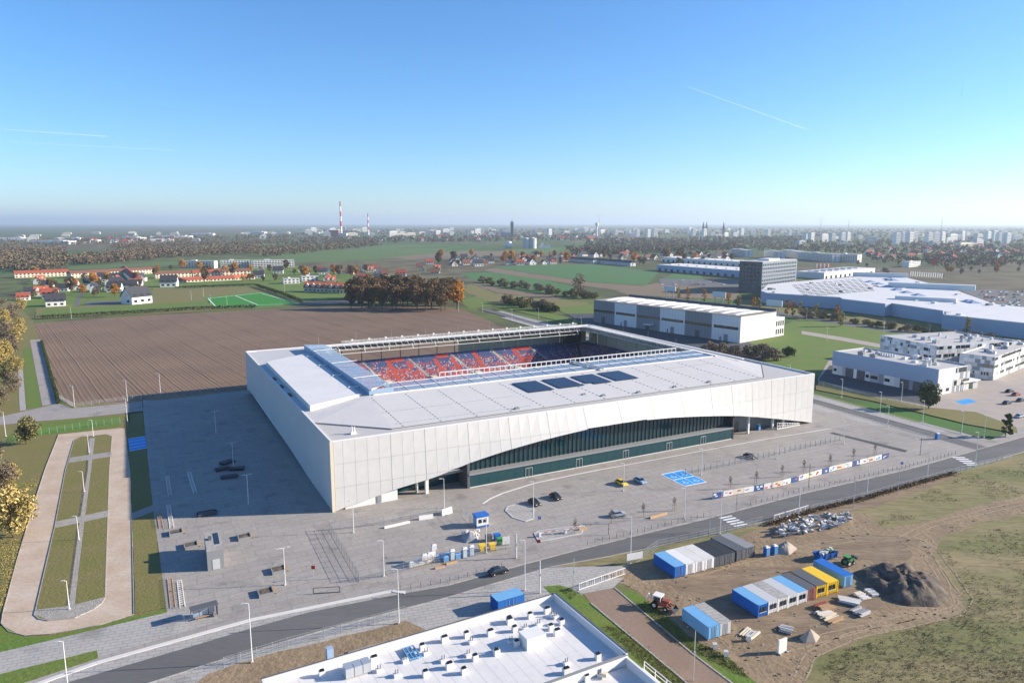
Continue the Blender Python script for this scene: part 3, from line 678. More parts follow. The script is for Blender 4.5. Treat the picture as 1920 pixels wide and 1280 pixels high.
# white raised roof block on the left stand, raised glazed lantern beside it
blk = [(2.6, 34), (20.6, 42), (21.4, 124.5), (2.9, 112.5)]
MB().prism(blk, 18.7, 20.75).build('raised_roof', M['membrane'], stad)
for k in range(4): MB().box(19.2, 52 + k * 21, 20.75, 22.6, 52.5 + k * 21, 21.1).build('roof_bracket', M['white'], stad)
for k in range(3): MB().box(1.0, 56 + k * 14, 18.72, 1.7, 60.5 + k * 14, 19.3).build('roof_hatch', M['tile_brown'], stad)
LZ = 22.3
mb = MB(); mb.box(22.8, 40.4, 18.7, 23.1, 137, LZ); mb.box(23.1, 40.4, 18.7, 31, 40.7, LZ - .3); mb.build('lantern_wall', M['cladding_blue'], stad)  # blue of the wall's shaded side is put into its colour
for k in range(16):
    v0, v1 = 41 + k * 6, 41 + (k + 1) * 6
    mb = MB(); slab(mb, [(23.1, v0 + .06, LZ), (32, v0 + .06 + (6 if k == 0 else 0), LZ - .6), (32, v1 - .06, LZ - .6), (23.1, v1 - .06, LZ)], (0, 0, 1), .06); mb.build('glass_roof_pane', M['glass_roof'], stad)
    MB().bar((23, v1, LZ + .03), (32.1, v1, LZ - .57), .07).build('glazing_bar', M['galv'], stad)
for k in (0, 5, 10): MB().tube((22.6, 58 + k * 6, LZ + .3), (33, 60 + k * 6, LZ + .1), .11).build('roof_tie', M['white'], stad)
for k in range(24):      # glazed strip along the front stand
    u0, u1 = 24.5 + k * 6, 24.5 + (k + 1) * 6
    for r, (va, vb, za, zb_) in enumerate(((40.2, 46, 20.35, 20.6), (46, 52, 20.6, 20.85))):
        o0 = 8.0 * (va - 40) / 12 if k == 0 else 0; o1 = 8.0 * (vb - 40) / 12 if k == 0 else 0
        if k == 0 and r == 1: o1 = 5.8
        mb = MB(); slab(mb, [(u0 + o0 + .06, va + .05, za), (u1 - .06, va + .05, za), (u1 - .06, vb - .05, zb_), (u0 + o1 + .06, vb - .05, zb_)], (0, 0, 1), .06); mb.build('glass_roof_pane', M['glass_roof'], stad)
    if k: MB().bar((u0, 40, 20.42), (u0, 52.2, 20.95), .14).build('glazing_bar', M['white'], stad)
for v, z in ((40.0, 20.4), (46, 20.68), (52.1, 20.95)): MB().bar((24, v, z), (169, v, z), .35 if v < 45 else .2).build('glazing_rail', M['white'], stad)
MB().bar((23.4, 40.2, LZ - .2), (32, 52, 21.0), .4).build('hip_rail', M['white'], stad)
rail = MB()
for k in range(50): rail.bar((52 + k * 2.2, 52.4, 20.9), (52 + k * 2.2, 52.4, 22.7), .22)
for z in (21.0, 22.7): rail.bar((52, 52.4, z), (159.8, 52.4, z), .3)
rail.build('edge_railing', M['white'], stad)
MB().bar((113, 38, 20.9), (108, 53, 21.6), 1.0, .5).build('roof_walkway', M['galv'], stad)
# trusses at the back and on the right
def truss(a, b, n, h, name='roof_truss'):
    a, b = Vector(a), Vector(b); mb = MB(); dz = Vector((0, 0, h))
    side = (b - a).cross(Vector((0, 0, 1))).normalized() * .9
    for o in (side, -side):
        mb.bar(a + o, b + o, .2); mb.bar(a - dz + o * .3, b - dz + o * .3, .18)
    for i in range(n):
        p, q, r = a.lerp(b, i / n), a.lerp(b, (i + .5) / n), a.lerp(b, (i + 1) / n)
        mb.bar(p + side, q - dz, .09); mb.bar(q - dz, r + side, .09); mb.bar(p - side, q - dz, .09); mb.bar(p + side, p - side, .12)
    return mb.build(name, M['white'], stad)
truss((31, 136.5, 21.0), (168, 136.5, 21.0), 46, 2.4); truss((168.5, 137, 21.0), (169.5, 54, 21.0), 30, 2.2); truss((32, 137, 21), (32, 126, 21), 5, 2.4)
mb = MB(); mb.bar((38, 134.6, 17.2), (165, 134.6, 17.2), .22)
for k in range(12): mb.bar((38 + k * 11.5, 134.6, 17.2), (38 + k * 11.5, 136.4, 19.5), .2)
mb.build('hanging_rail', M['white'], stad)
mb = MB(); mb.box(40, 138, 21.1, 166, 139.2, 21.25)
for k in range(64): mb.bar((40 + k * 2, 139.3, 21.2), (40 + k * 2, 139.3, 22.3), .08)
for z in (21.8, 22.3): mb.bar((40, 139.3, z), (166, 139.3, z), .08); mb.bar((40, 138, z), (166, 138, z), .08)
mb.build('catwalk', M['white'], stad)
for k in range(16):
    f = MB(); u = 44 + k * 7.9; f.box(u, 137.5, 22.3, u + .9, 138.0, 23.1); f.bar((u + .45, 138, 21.2), (u + .45, 138, 22.4), .12); f.build('floodlight', M['white'], stad)
for k in range(9): MB().tube((30 + k * 17, 140.5, 19.5), (30 + k * 17, 140.5, 26), .05, .03).build('lightning_rod', M['galv'], stad)
for k in range(5): MB().tube((175, 50 + k * 20, 19), (175, 50 + k * 20, 24), .05, .03).build('lightning_rod', M['galv'], stad)
for a, b in (((171, 40), (171, 136)), ((176, 30), (177, 140))): MB().bar((a[0], a[1], 20.3), (b[0], b[1], 20.3), .8, .4).build('roof_rib', M['white'], stad)
mb = MB(); mb.box(157, 137.2, 12.2, 168, 137.7, 17.6); mb.build('scoreboard', M['black'], stad)
# solar panels in four blocks
def pv(u0, u1, v0, v1, skew, cut=None):
    n = 7
    for r in range(n):
        a, b = v0 + (v1 - v0) * r / n, v0 + (v1 - v0) * (r + 1) / n
        s0 = skew * r / n; l = u0 + s0; rr = u1 + s0
        if cut == 'l' and r == 0: l += 2.4
        if cut == 'r' and r == 0: rr += .6
        mb = MB(); slab(mb, [(l, a + .06, rz(l, a) + .28), (rr, a + .06, rz(rr, a) + .28), (rr, b - .06, rz(rr, b) + .34), (l, b - .06, rz(l, b) + .34)], (0, 0, 1), .06); mb.build('solar_panel_row', M['pv'], stad)
        for fr in (.33, .66): MB().box(l + (rr - l) * fr, a + .3, rz(0, a), l + (rr - l) * fr + .1, a + .4, rz(0, a) + .25).build('panel_support', M['galv'], stad)
pv(71.5, 81, 21.5, 34.5, 0); pv(83.5, 93, 22, 34.5, 0, 'r'); pv(95.5, 105, 22, 34.5, 0, 'l'); pv(107.5, 117.2, 22.5, 34.8, 0)
# bowl: terraces, seats, aisles, pitch
PCU, PCV = 98, 86
MB().box(PCU - 52.5, PCV - 34, .02, PCU + 52.5, PCV + 34, .06).build('pitch', M['pitch'], stad)
MB().face([(20, 20, .01), (178, 20, .01), (178, 147, .01), (20, 147, .01)]).build('bowl_floor', M['grey'], stad)
FONT = {'O': ['01110', '10001', '10001', '10001', '10001', '10001', '01110'], 'P': ['11110', '10001', '10001', '11110', '10000', '10000', '10000'], 'L': ['10000'] * 6 + ['11111'], 'E': ['11111', '10000', '10000', '11110', '10000', '10000', '11111']}
def letter_at(u, t):
    for ch, c in zip('OPOLE', (45, 67.5, 90.5, 112.5, 135)):
        if abs(u - c) < 5.6 and .12 < t < .93:
            col = int((u - c + 5.6) / 11.2 * 5); row = int((.93 - t) / .81 * 7)
            return FONT[ch][min(6, row)][min(4, col)] == '1'
    return False
def stand(name, p0, p1, q0, q1, z0, z1, nr, text=False, aisle=None, seats=True):
    """terrace rising from line p0-p1 (front) to q0-q1 (back)"""
    p0, p1, q0, q1 = [Vector((a[0], a[1], 0)) for a in (p0, p1, q0, q1)]
    ter = MB(); se = MB(); ais = MB()
    for r in range(nr):
        t0, t1 = r / nr, (r + 1) / nr; z = z0 + (z1 - z0) * t1
        a, b, c, d = p0.lerp(q0, t0), p1.lerp(q1, t0), p1.lerp(q1, t1), p0.lerp(q0, t1)
        zl = z0 + (z1 - z0) * t0
        ter.face([a + Vector((0, 0, zl)), b + Vector((0, 0, zl)), b + Vector((0, 0, z)), a + Vector((0, 0, z))])
        ter.face([a + Vector((0, 0, z)), b + Vector((0, 0, z)), c + Vector((0, 0, z)), d + Vector((0, 0, z))])
        L = (b - a).length; ns = int(L / .62); dr = (b - a).normalized(); bk = (d - a).normalized()
        for k in range(ns):
            s = (k + .5) / ns * L
            if aisle and any(abs(s - x) < .8 for x in aisle): continue
            c0 = a + dr * s + bk * .45
            if not seats: continue
            if text and letter_at(c0.x, t0): m = 1
            else:
                x = random.random(); pr = (.9 if t0 < .2 else .5 if t0 < .5 else .25 if t0 < .72 else .04) if text else .3
                m = 1 if x < pr else (2 if x < pr + (.2 if t0 < .7 else .03) else 0)
            w = .23
            pts = [c0 - dr * w, c0 + dr * w, c0 + dr * w + bk * .32, c0 - dr * w + bk * .32]
            se.face([p + Vector((0, 0, z + .42)) for p in pts], m)
            se.face([pts[3] + Vector((0, 0, z + .42)), pts[2] + Vector((0, 0, z + .42)), pts[2] + Vector((0, 0, z + .85)), pts[3] + Vector((0, 0, z + .85))], m)
        if aisle:
            for x in aisle:
                if x < L: ais.cbox(a + dr * x + (d - a) / 2 + Vector((0, 0, z)), ((1.3, (d - a).length, .12) if abs(dr.x) > .5 else ((d - a).length, 1.3, .12)))
    t = ter.build(name, M['concrete'], stad)
    if seats: tag(se.build('seats', [M['seat_blue'], M['seat_red'], M['seat_lt']], t), kind='stuff')
    if aisle: ais.build('stair_aisle', M['concrete_lt'], t)
    return t
back = stand('back_stand', (36, 122.5), (160, 122.5), (30, 146), (170, 146), 1.2, 10.5, 24, True, [21, 43.5, 66, 88.5, 111])
for u in (57, 79.5, 102, 124.5): 
    mb = MB(); mb.box(u - 1.4, 124, 1.5, u + 1.4, 128.5, 4.6); mb.build('vomitory', M['cream'], back); MB().box(u + .2, 123.8, 1.6, u + 1.2, 124.02, 3.6).build('opening', M['black'], back)
stand('right_stand', (160, 120), (160, 54), (179, 128), (179, 46), 1.2, 9.6, 20, False, [10, 24, 38, 52])
stand('corner_stand', (160, 122.5), (160, 120), (172, 146), (179, 128), 1.2, 9.9, 20, False)
stand('left_stand', (36, 54), (36, 120), (22, 46), (22, 128), 1.2, 8, 16, False, [12, 32, 52])
stand('main_stand', (160, 47), (36, 47), (166, 24), (30, 24), 1.2, 11, 22, False, [20, 40, 60, 80, 100])
for u in (60, 78, 100, 120, 140): MB().tube((u, 121, 1.0), (u, 121, 5.5), .12).build('net_post', M['white'], stad)
mb = MB(); mb.box(48, 121.2, .1, 150, 121.4, 1.15); mb.build('advert_board', M['white'], stad)
# ------------------------------------------------------------------ buildings
def frame(a, b):
    d = b - a; return a.copy(), math.atan2(d.y, d.x), math.hypot(d.x, d.y)
def win(parent, x, y, z, w, h, axis='x', m='glass_dark', out=-1, t=.12, name='window', frame_m='white'):
    """window set on a wall: axis x = wall along x at y (facing out*y), axis y = wall along y at x"""
    f, g = MB(), MB()
    if axis == 'x':
        g.box(x, min(y, y + out * t), z, x + w, max(y, y + out * t), z + h); o = g.build(name, M[m], parent)
    else:
        g.box(min(x, x + out * t), y, z, max(x, x + out * t), y + w, z + h); o = g.build(name, M[m], parent)
    return o
# --- warehouse
a, b = G(1113, 603), G(1387, 643); loc, rz_, L = frame(a, b)
D = (G(1487, 637) - b).length; WH = 17.0
wh = thing('warehouse', 'long grey and white warehouse with striped bays and skylights behind the stadium', 'warehouse', loc, rz_)
n = 6
for i in range(n):
    x0, x1 = L * i / n, L * (i + 1) / n
    MB().box(x0, 0, 0, x1, .5, WH - .4).build('bay_wall', M['grey' if i % 2 == 0 else 'white'], wh)
    MB().box(x0 + (1.5 if i % 2 else 0), -.12, 8.0, x1 - (1.5 if i % 2 else 0), 0, 9.8).build('ribbon_window', M['glass_dark'], wh)
    if i % 2: MB().box(x0 + L / n * .44, -.15, 0, x0 + L / n * .58, 0, 4.4).build('loading_door', M['grey'], wh); MB().box(x0 + L / n * .3, -.12, 0, x0 + L / n * .34, 0, 2.6).build('side_door', M['grey_dk'], wh)
    else:
        MB().box(x0 + L / n * .4, -.15, 0, x0 + L / n * .56, 0, 4.6).build('loading_door', M['grey_dk'], wh)
        if i == 2: MB().box(x0 + L / n * .45, -4, 3.8, x0 + L / n * .75, 0, 4.4).build('loading_canopy', M['white'], wh)
    for k in range(8): MB().box(x0 + (x1 - x0) * k / 8, -.05, 0, x0 + (x1 - x0) * k / 8 + .12, 0, WH - .4).build('cladding_rib', M['grey_lt' if i % 2 else 'grey_dk'], wh)
MB().box(L - .5, .5, 0, L, D, WH - .4).build('end_wall', M['white'], wh)
for k in range(14): MB().box(L, 1 + k * D / 14.5, 0, L + .05, 1.12 + k * D / 14.5, WH - .4).build('cladding_rib', M['grey_lt'], wh)
MB().box(0, .5, 0, .5, D, WH - .4).build('end_wall', M['grey'], wh); MB().box(.5, D - .5, 0, L - .5, D, WH - .4).build('rear_wall', M['grey'], wh)
MB().box(-.2, -.2, WH - .4, L + .2, D + .2, WH).build('roof', M['roof_brown'], wh)
mb = MB(); mb.box(-.2, D - .6, WH, L + .2, D + .2, WH + 1.6); mb.box(L - .4, -.2, WH, L + .2, D - .6, WH + .4); mb.build('parapet', M['grey_dk'], wh)
for i in range(12):
    x = L * (i + .75) / 12.6; mb = MB(); pts = []
    for k in range(9):
        y = 3 + (D - 9) * k / 8; z = WH + .2 + 1.1 * math.sin(math.pi * k / 8); pts.append((y, z))
    for (y0, z0), (y1, z1) in zip(pts[:-1], pts[1:]):
        mb.face([(x, y0, z0), (x + 3, y0, z0), (x + 3, y1, z1), (x, y1, z1)]); mb.face([(x, y0, WH), (x, y0, z0), (x, y1, z1), (x, y1, WH)]); mb.face([(x + 3, y0, z0), (x + 3, y0, WH), (x + 3, y1, WH), (x + 3, y1, z1)])
    mb.build('skylight', M['white'], wh)
an = MB(); an.box(L - 14, D, 0, L - .2, D + 11, 12.5); an.build('office_annexe', M['white'], wh)
for zz in (1.5, 7):
    for k in range(4): MB().box(L - .22, D + 1 + k * 2.6, zz, L - .02, D + 2.2 + k * 2.6, zz + 3.4).build('window', M['glass_dark'], wh)
# billboards beyond it
for i, (px, py) in enumerate(((1255, 562), (1347, 575), (1450, 594))):
    p = G(px, py); t = thing('billboard', ordn(i) + ' white billboard from the left beyond the long warehouse', 'billboard', p, rz_, 'billboards beyond the warehouse')
    MB().box(-7, 0, 9, 7, .5, 13.5).build('panel', M['white'], t)
    for x in (-4, 4): MB().box(x - .3, .1, 0, x + .3, .5, 9).build('post', M['grey'], t)
    MB().box(-7.1, -.6, 8.6, 7.1, 0, 8.9).build('gantry', M['galv'], t)

# --- fire station: three blocks
tints = [dm('tint%d' % i, c, .6) for i, c in enumerate(((.72, .71, .69), (.60, .60, .60), (.40, .41, .43), (.26, .27, .30), (.78, .77, .74), (.55, .53, .47)))]
def patch_wall(t, L, H, axis, at, nx, nz, z0=0, pwin=.22, out=-1, start=0):
    """a wall of mixed tinted cladding panels and windows, each piece its own part"""
    for j in range(nz):
        x = start
        while x < L - .4:
            w = min(random.choice((1.2, 1.8, 2.4, 3.2)), L - x); hz_ = (H - z0) / nz; z = z0 + j * hz_
            m = tints[random.choice((0, 0, 1, 1, 2, 3, 4, 4, 5))]; pr = random.uniform(.04, .12)
            c = (x + .03, at, z + .03, x + w - .03, at + out * pr, z + hz_ - .03)
            mb = MB()
            if axis == 'x': mb.box(c[0], min(c[1], c[4]), c[2], c[3], max(c[1], c[4]), c[5])
            else: mb.box(min(c[1], c[4]), c[0], c[2], max(c[1], c[4]), c[3], c[5])
            mb.build('cladding_panel', m, t)
            if random.random() < pwin and w > 1.1 and j % 2 == 1 or (nz < 3 and random.random() < .3):
                win(t, (x + .2) if axis == 'x' else at + out * .1, (at + out * .1) if axis == 'x' else x + .2, z + .2, w - .5, hz_ * .75, axis, 'glass_dark', out, .06)
            x += w
def roof_units(t, L, D, H, n, seed):
    rnd = random.Random(seed)
    for k in range(n):
        x, y = rnd.uniform(3, L - 5), rnd.uniform(4, D - 4); w, d, h = rnd.uniform(1, 3.2), rnd.uniform(1, 2.6), rnd.uniform(.7, 1.9)
        mb = MB(); mb.box(x, y, H, x + w, y + d, H + h); mb.tube((x + w / 2, y + d / 2, H + h), (x + w / 2, y + d / 2, H + h + .4), .45, n=10); mb.build('rooftop_unit', M[rnd.choice(('grey_lt', 'white', 'galv', 'grey'))], t)
def flat_block(name, label, A, B, D, H, cat='building'):
    loc, rz_, L = frame(A, B); t = thing(name, label, cat, loc, rz_)
    mb = MB(); mb.box(0, 0, 0, L, .4, H); mb.box(0, D - .4, 0, L, D, H); mb.box(0, .4, 0, .4, D - .4, H); mb.box(L - .4, .4, 0, L, D - .4, H); mb.build('wall', M['grey_lt'], t)
    MB().box(.4, .4, H - 1.0, L - .4, D - .4, H - .7).build('roof', M['roofing_lo'], t)
    return t, L
A_, B_ = G(1560, 700), G(1756, 741); D_ = (G(1826, 732) - B_).length
f1, L = flat_block('fire_station', 'low station block with plain blue-grey front and garage doors beside the pine', A_, B_, D_, 11.5)
MB().box(-.1, -.35, 4.6, L + .05, 0, 11.7).build('upper_cladding', M['cladding_blue'], f1)
x = .5
for i, (w, kind) in enumerate(((3, 'w'), (3, 'p'), (2, 'p'), (5, 'g'), (2, 'p'), (5, 'g'), (3, 'w'), (5, 'w'), (3, 'p'), (4, 'w'), (2, 'p'), (3, 'p'), (5, 'g'), (2, 'p'), (5, 'g'), (3, 'p'), (3, 'w'))):
    k = L / 60.0; w2 = w * k
    if kind == 'g': MB().box(x, -.1, 0, x + w2, 0, 4.4).build('garage_door', M['grey_dk'], f1)
    else:
        MB().box(x, -.1, 0, x + w2 - .1, 0, 4.5).build('cladding_panel', tints[i % 5], f1)
        if kind == 'w': win(f1, x + .4, -.1, 1.6, w2 - 1, 1.5)
    x += w2
MB().box(L, 0, 0, L + .12, D_ * .45, 11.6).build('gable_cladding', M['white'], f1); patch_wall(f1, D_, 11.5, 'y', L, 0, 4, 0, .5, 1, D_ * .45)
for k in range(2): win(f1, L + .1, 1.5 + k * 5, 1.2, 2.2, 1.4, 'y', 'glass_dark', 1)
roof_units(f1, L, D_, 10.8, 16, 3)
for k in range(7): MB().tube((L * .28 + k * 1.3, D_ * .6, 10.7), (L * .28 + k * 1.3, D_ * .6, 12.2), .5, n=10).build('roof_cowl', M['white'], f1)
mb = MB(); mb.tube((L * .8, D_ * .4, 10.8), (L * .8, D_ * .4, 13.2), 1.3, n=14); mb.build('roof_tank', M['steel'], f1)
A_, B_ = G(1652, 627, 13), G(1757, 647, 13); C_ = G(1843, 629, 13)
for p in (A_, B_, C_): p.z = 0
f2, L2 = flat_block('station_block', 'three storey station block with chequered grey cladding, set farthest back', A_, B_, (C_ - B_).length, 12.6)
patch_wall(f2, L2, 12.6, 'x', 0, 0, 7); patch_wall(f2, (C_ - B_).length, 12.6, 'y', L2, 0, 6, 0, .6, 1); roof_units(f2, L2, (C_ - B_).length, 11.9, 16, 5)
A_, B_ = G(1800, 661, 11.5), G(1866, 669, 11.5); C_ = G(1985, 645, 11.5)
for p in (A_, B_, C_): p.z = 0
f3, L3 = flat_block('station_block', 'station block with chequered cladding and many windows at the right edge', A_, B_, (C_ - B_).length, 11.4)
patch_wall(f3, L3, 11.4, 'x', 0, 0, 6); patch_wall(f3, (C_ - B_).length, 11.4, 'y', L3, 0, 6, 0, .7, 1); roof_units(f3, L3, (C_ - B_).length, 10.7, 14, 8)
e = thing('entrance_porch', 'flat roofed entrance porch with lime green wall between station blocks', 'porch', G(1806, 733), math.atan2(SU.y, SU.x))
MB().box(0, 0, 3.6, 13, 5, 4.1).build('canopy', M['white'], e); MB().box(4, 2.6, 0, 6, 3, 3.6).build('yellow_panel', M['yellow'], e); MB().box(6, 2.6, 0, 9, 3, 3.6).build('green_panel', M['lime'], e); MB().box(.2, .2, 0, .6, .6, 3.6).build('post', M['white'], e); MB().box(9, 1, 0, 12.6, 4.6, 3.6).build('lobby', M['grey_lt'], e)

# --- dark office building, two towers
def office(A, B, C, H, label):
    loc, rz_, L = frame(A, B); D = (C - B).length; t = thing('office_building', label, 'office', loc, rz_)
    MB().box(0, 0, 0, L, D, H).build('wall', M['office_grey'], t); MB().box(-.2, -.25, 0, L - .1, 0, H + .4).build('shaded_front', M['grey_dk'], t)  # front slab is darker: shade of the side away from the sun, painted in
    MB().box(.5, .5, H, L - .5, D - .5, H + .5).build('roof', M['roofing_lo'], t); MB().box(L * .3, D * .3, H + .5, L * .8, D * .6, H + 2.5).build('plant_room', M['white'], t)
    nf = 8
    for f in range(1, nf):
        z = H * f / nf
        for k in range(int(D / 4)): MB().box(L, 1 + k * 4, z, L + .1, 3.2 + k * 4, z + 2.0).build('window', M['glass_dark'], t)
        for k in range(int(L / 4)): MB().box(1 + k * 4, -.35, z, 3 + k * 4, -.25, z + 1.8).build('window', M['glass_dark'], t)
A_, B_, C_ = G(1385, 546), G(1427, 549), G(1462, 538)
office(A_, B_, C_, 33, 'tall dark grey office tower with square windows beside the shopping centre')
office(at_dist(1460, 900), at_dist(1482, 902), at_dist(1530, 965), 24, 'lower dark grey office wing with square windows right of the tall tower')

# --- shopping centre
roof_px = [(1427, 545), (1440, 549), (1575, 557), (1580, 560), (1660, 569), (1672, 568), (1768, 582), (1768, 589), (1920, 605), (2050, 622), (2050, 590), (1905, 574), (1865, 570), (1790, 543), (1702, 521), (1640, 516), (1572, 521), (1525, 525), (1440, 533)]
MZ = 10.5
mall = thing('shopping_centre', 'sprawling shopping centre with pale flat roof and blue-grey walls', 'shopping centre', G(1660, 590), 0)
mp = [G(p[0], p[1], MZ) - mall.location for p in roof_px]; mp2 = [(p.x, p.y) for p in mp]
MB().prism(mp2, 0, MZ - .6).build('wall', M['cladding_blue'], mall); MB().prism(mp2, MZ - .6, MZ).build('roof', M['membrane'], mall)
def inside(p, poly):
    c = False; n = len(poly); j = n - 1
    for i in range(n):
        if (poly[i][1] > p[1]) != (poly[j][1] > p[1]) and p[0] < (poly[j][0] - poly[i][0]) * (p[1] - poly[i][1]) / (poly[j][1] - poly[i][1]) + poly[i][0]: c = not c
        j = i
    return c
for (px, py) in ((1632, 529), (1648, 533), (1664, 538), (1682, 544), (1700, 549), (1722, 554), (1665, 524), (1675, 526), (1815, 566), (1825, 568)):
    p = G(px, py, MZ) - mall.location; mb = MB(); r = 5; mb.raw([(p.x - r, p.y - r, MZ), (p.x + r, p.y - r, MZ), (p.x + r, p.y + r, MZ), (p.x - r, p.y + r, MZ), (p.x, p.y, MZ + 2.2)], [(0, 1, 4), (1, 2, 4), (2, 3, 4), (3, 0, 4)]); mb.build('glass_pyramid', M['cladding_blue'], mall)
rnd = random.Random(4)
for r_ in range(9):
    for k in range(12):
        p = G(1490 + k * 11 + r_ * 3, 535 + r_ * 2.6 - k * 1.0, MZ) - mall.location
        if inside(p, mp2): MB().cbox((p.x, p.y, MZ), (5, .7, .5), .2).build('skylight_strip', M['grey_dk'], mall)
for k in range(70):
    p = G(rnd.uniform(1440, 1900), rnd.uniform(520, 600), MZ) - mall.location
    if inside(p, mp2): MB().cbox((p.x, p.y, MZ), (rnd.uniform(1.5, 5), rnd.uniform(1.5, 4), rnd.uniform(.8, 2.4)), .3).build('rooftop_unit', M[rnd.choice(('grey', 'grey_dk', 'white', 'galv'))], mall)
for px, py, l, w, h in ((1745, 541, 75, 8, 5), (1735, 563, 45, 8, 3), (1650, 519, 60, 4, 5)):
    p = G(px, py, MZ) - mall.location; MB().cbox((p.x, p.y, MZ), (l, w, h), -.42 if px < 1660 else -.6).build('roof_hall', M['white'], mall)
# retail sheds beyond
for i, (pa, pb, d, h, m, rm, lab) in enumerate((((1232, 507), (1420, 523), 60, 9, 'cladding_blue', 'membrane', 'long pale retail shed behind the dark green field'), ((1240, 490), (1430, 503), 50, 8, 'white', 'membrane', 'white roofed retail shed farther behind the long pale shed'), ((1545, 523), (1640, 513), 40, 8, 'white', 'membrane', 'white and red fronted store at the back of the shopping centre'), ((1450, 470), (1610, 492), 1, 1, None, None, None))):
    if m is None: continue
    A_, B_ = G(*pa), G(*pb); loc, rz_, L = frame(A_, B_); t = thing('retail_shed', lab, 'shop', loc, rz_)
    MB().box(0, 0, 0, L, d, h).build('wall', M[m], t); MB().box(-.3, -.3, h, L + .3, d + .3, h + .5).build('roof', M[rm], t)
    for k in range(int(L / 14)): MB().box(4 + k * 14, -.2, 0, 9 + k * 14, 0, 4).build('shop_door', M['glass_dark'], t)
    for k in range(int(L / 20)): MB().box(8 + k * 20, d * .3, h + .5, 12 + k * 20, d * .7, h + 1.6).build('skylight', M['grey_lt'], t)
# red K pylon
t = thing('pylon_sign', 'tall pylon carrying a big red letter K beyond the shopping centre', 'sign', G(1752, 513), 0)
MB().tube((0, 0, 0), (0, 0, 12), .6, n=8).build('mast', M['grey_lt'], t)
mb = MB(); mb.box(-4.5, -.5, 12, -2, .5, 24); mb.raw([(-2, -.5, 17), (3, -.5, 24), (5.5, -.5, 24), (-.4, -.5, 17.2), (5.5, -.5, 12), (3, -.5, 12), (-2, .5, 17), (3, .5, 24), (5.5, .5, 24), (-.4, .5, 17.2), (5.5, .5, 12), (3, .5, 12)], [(0, 3, 2, 1), (0, 5, 4, 3), (6, 7, 8, 9), (6, 9, 10, 11), (1, 2, 8, 7), (2, 3, 9, 8), (3, 4, 10, 9), (4, 5, 11, 10), (5, 0, 6, 11), (0, 1, 7, 6)]); mb.build('letter_k', M['red'], t)
for i in range(15):
    t = thing('flag_banner', 'tall white banner in the row of flags beyond the shopping centre', 'flag', G(1706 + i * 4.2, 521 + i * .25), .3, 'white banners in a row')
    MB().tube((0, 0, 0), (0, 0, 9), .12).build('pole', M['galv'], t); MB().box(.1, -.05, 2.5, 1.9, .05, 8.8).build('cloth', M['white'], t)
for i in range(8):
    t = thing('flag_banner', 'red and white banner in the row right of the office wing', 'flag', G(1530 + i * 3.6, 505), .3, 'red and white banners')
    MB().tube((0, 0, 0), (0, 0, 10), .12).build('pole', M['galv'], t); MB().box(.1, -.05, 2.5, 2.2, .05, 9).build('cloth', M['red' if i % 2 else 'white'], t)

# --- houses and flats: a few kinds, each copied with its parts
def house_proto(w, d, h, rh, wall, roof, wins=True, hip=False):
    t = thing('house', 'house', 'house')
    mb = MB(); mb.box(-w / 2, -d / 2, 0, w / 2, d / 2, h)
    if not hip:
        for s in (-1, 1): mb.face([(s * w / 2, -d / 2, h), (s * w / 2, d / 2, h), (s * w / 2, 0, h + rh)])
    mb.build('wall', M[wall], t)
    r = MB(); o = .5; i = w / 2 - d / 2 if hip else w / 2 + o; sl = rh / (d / 2)
    e = [(-w / 2 - o, -d / 2 - o, h - o * sl), (w / 2 + o, -d / 2 - o, h - o * sl), (w / 2 + o, d / 2 + o, h - o * sl), (-w / 2 - o, d / 2 + o, h - o * sl)]; rg = [(-i, 0, h + rh + .1), (i, 0, h + rh + .1)]
    for q in ([e[0], e[1], rg[1], rg[0]], [e[2], e[3], rg[0], rg[1]]): r.face(q); r.face([(p[0], p[1], p[2] - .25) for p in q[::-1]])
    if hip: r.face([e[1], e[2], rg[1]]); r.face([e[3], e[0], rg[0]])
    ro = r.build('roof', M[roof], t); MB().box(w * .2, -.4, h + rh * .5, w * .2 + .7, .4, h + rh + 1.0).build('chimney', M['tile_brown'], ro)
    if wins:
        for s, y in ((-1, -d / 2), (1, d / 2)):
            for zz in ([1.0] if h < 4 else [1.0, 3.9]):
                for k in range(3): MB().box(-w / 2 + w * (k + .3) / 3, min(y, y + s * .08), zz, -w / 2 + w * (k + .75) / 3, max(y, y + s * .08), zz + 1.4).build('window', M['glass_dark'], t)
        for s in (-1, 1): MB().box(min(s * w / 2, s * (w / 2 + .08)), -d * .25, 1, max(s * w / 2, s * (w / 2 + .08)), -d * .05, 2.4).build('window', M['glass_dark'], t); MB().box(min(s * w / 2, s * (w / 2 + .08)), -.7, h - .6, max(s * w / 2, s * (w / 2 + .08)), .7, h + .9).build('window', M['glass_dark'], t)
    t.location = (0, -3000, -50); return t
HP = {'red': house_proto(12, 9, 4.2, 4.2, 'white', 'tile_red'), 'orange': house_proto(11, 9, 4.5, 4.5, 'cream', 'tile_orange'), 'dark': house_proto(12, 9, 4.6, 4.6, 'white', 'tile_dark'), 'brown': house_proto(11, 9, 3.6, 4.8, 'cream', 'tile_brown'), 'hip': house_proto(13, 11, 5.4, 3.6, 'white', 'tile_red', True, True)}
HDESC = {'red': 'white gabled house with red tiled roof', 'orange': 'cream gabled house with orange tiled roof', 'dark': 'white gabled house with dark roof', 'brown': 'cream gabled house with brown tiled roof', 'hip': 'white house with hipped red roof'}
placed = []
def put_house(kind, p, rz, where, scale=1.0, md=13):
    if any((p.x - q.x) ** 2 + (p.y - q.y) ** 2 < (md * scale) ** 2 for q in placed): return None
    placed.append(p); p = Vector((p.x, p.y, -.25)); return clone(HP[kind], HDESC[kind] + ' ' + where, p, rz, HDESC[kind] + ' ' + where, scale)
rnd = random.Random(21)
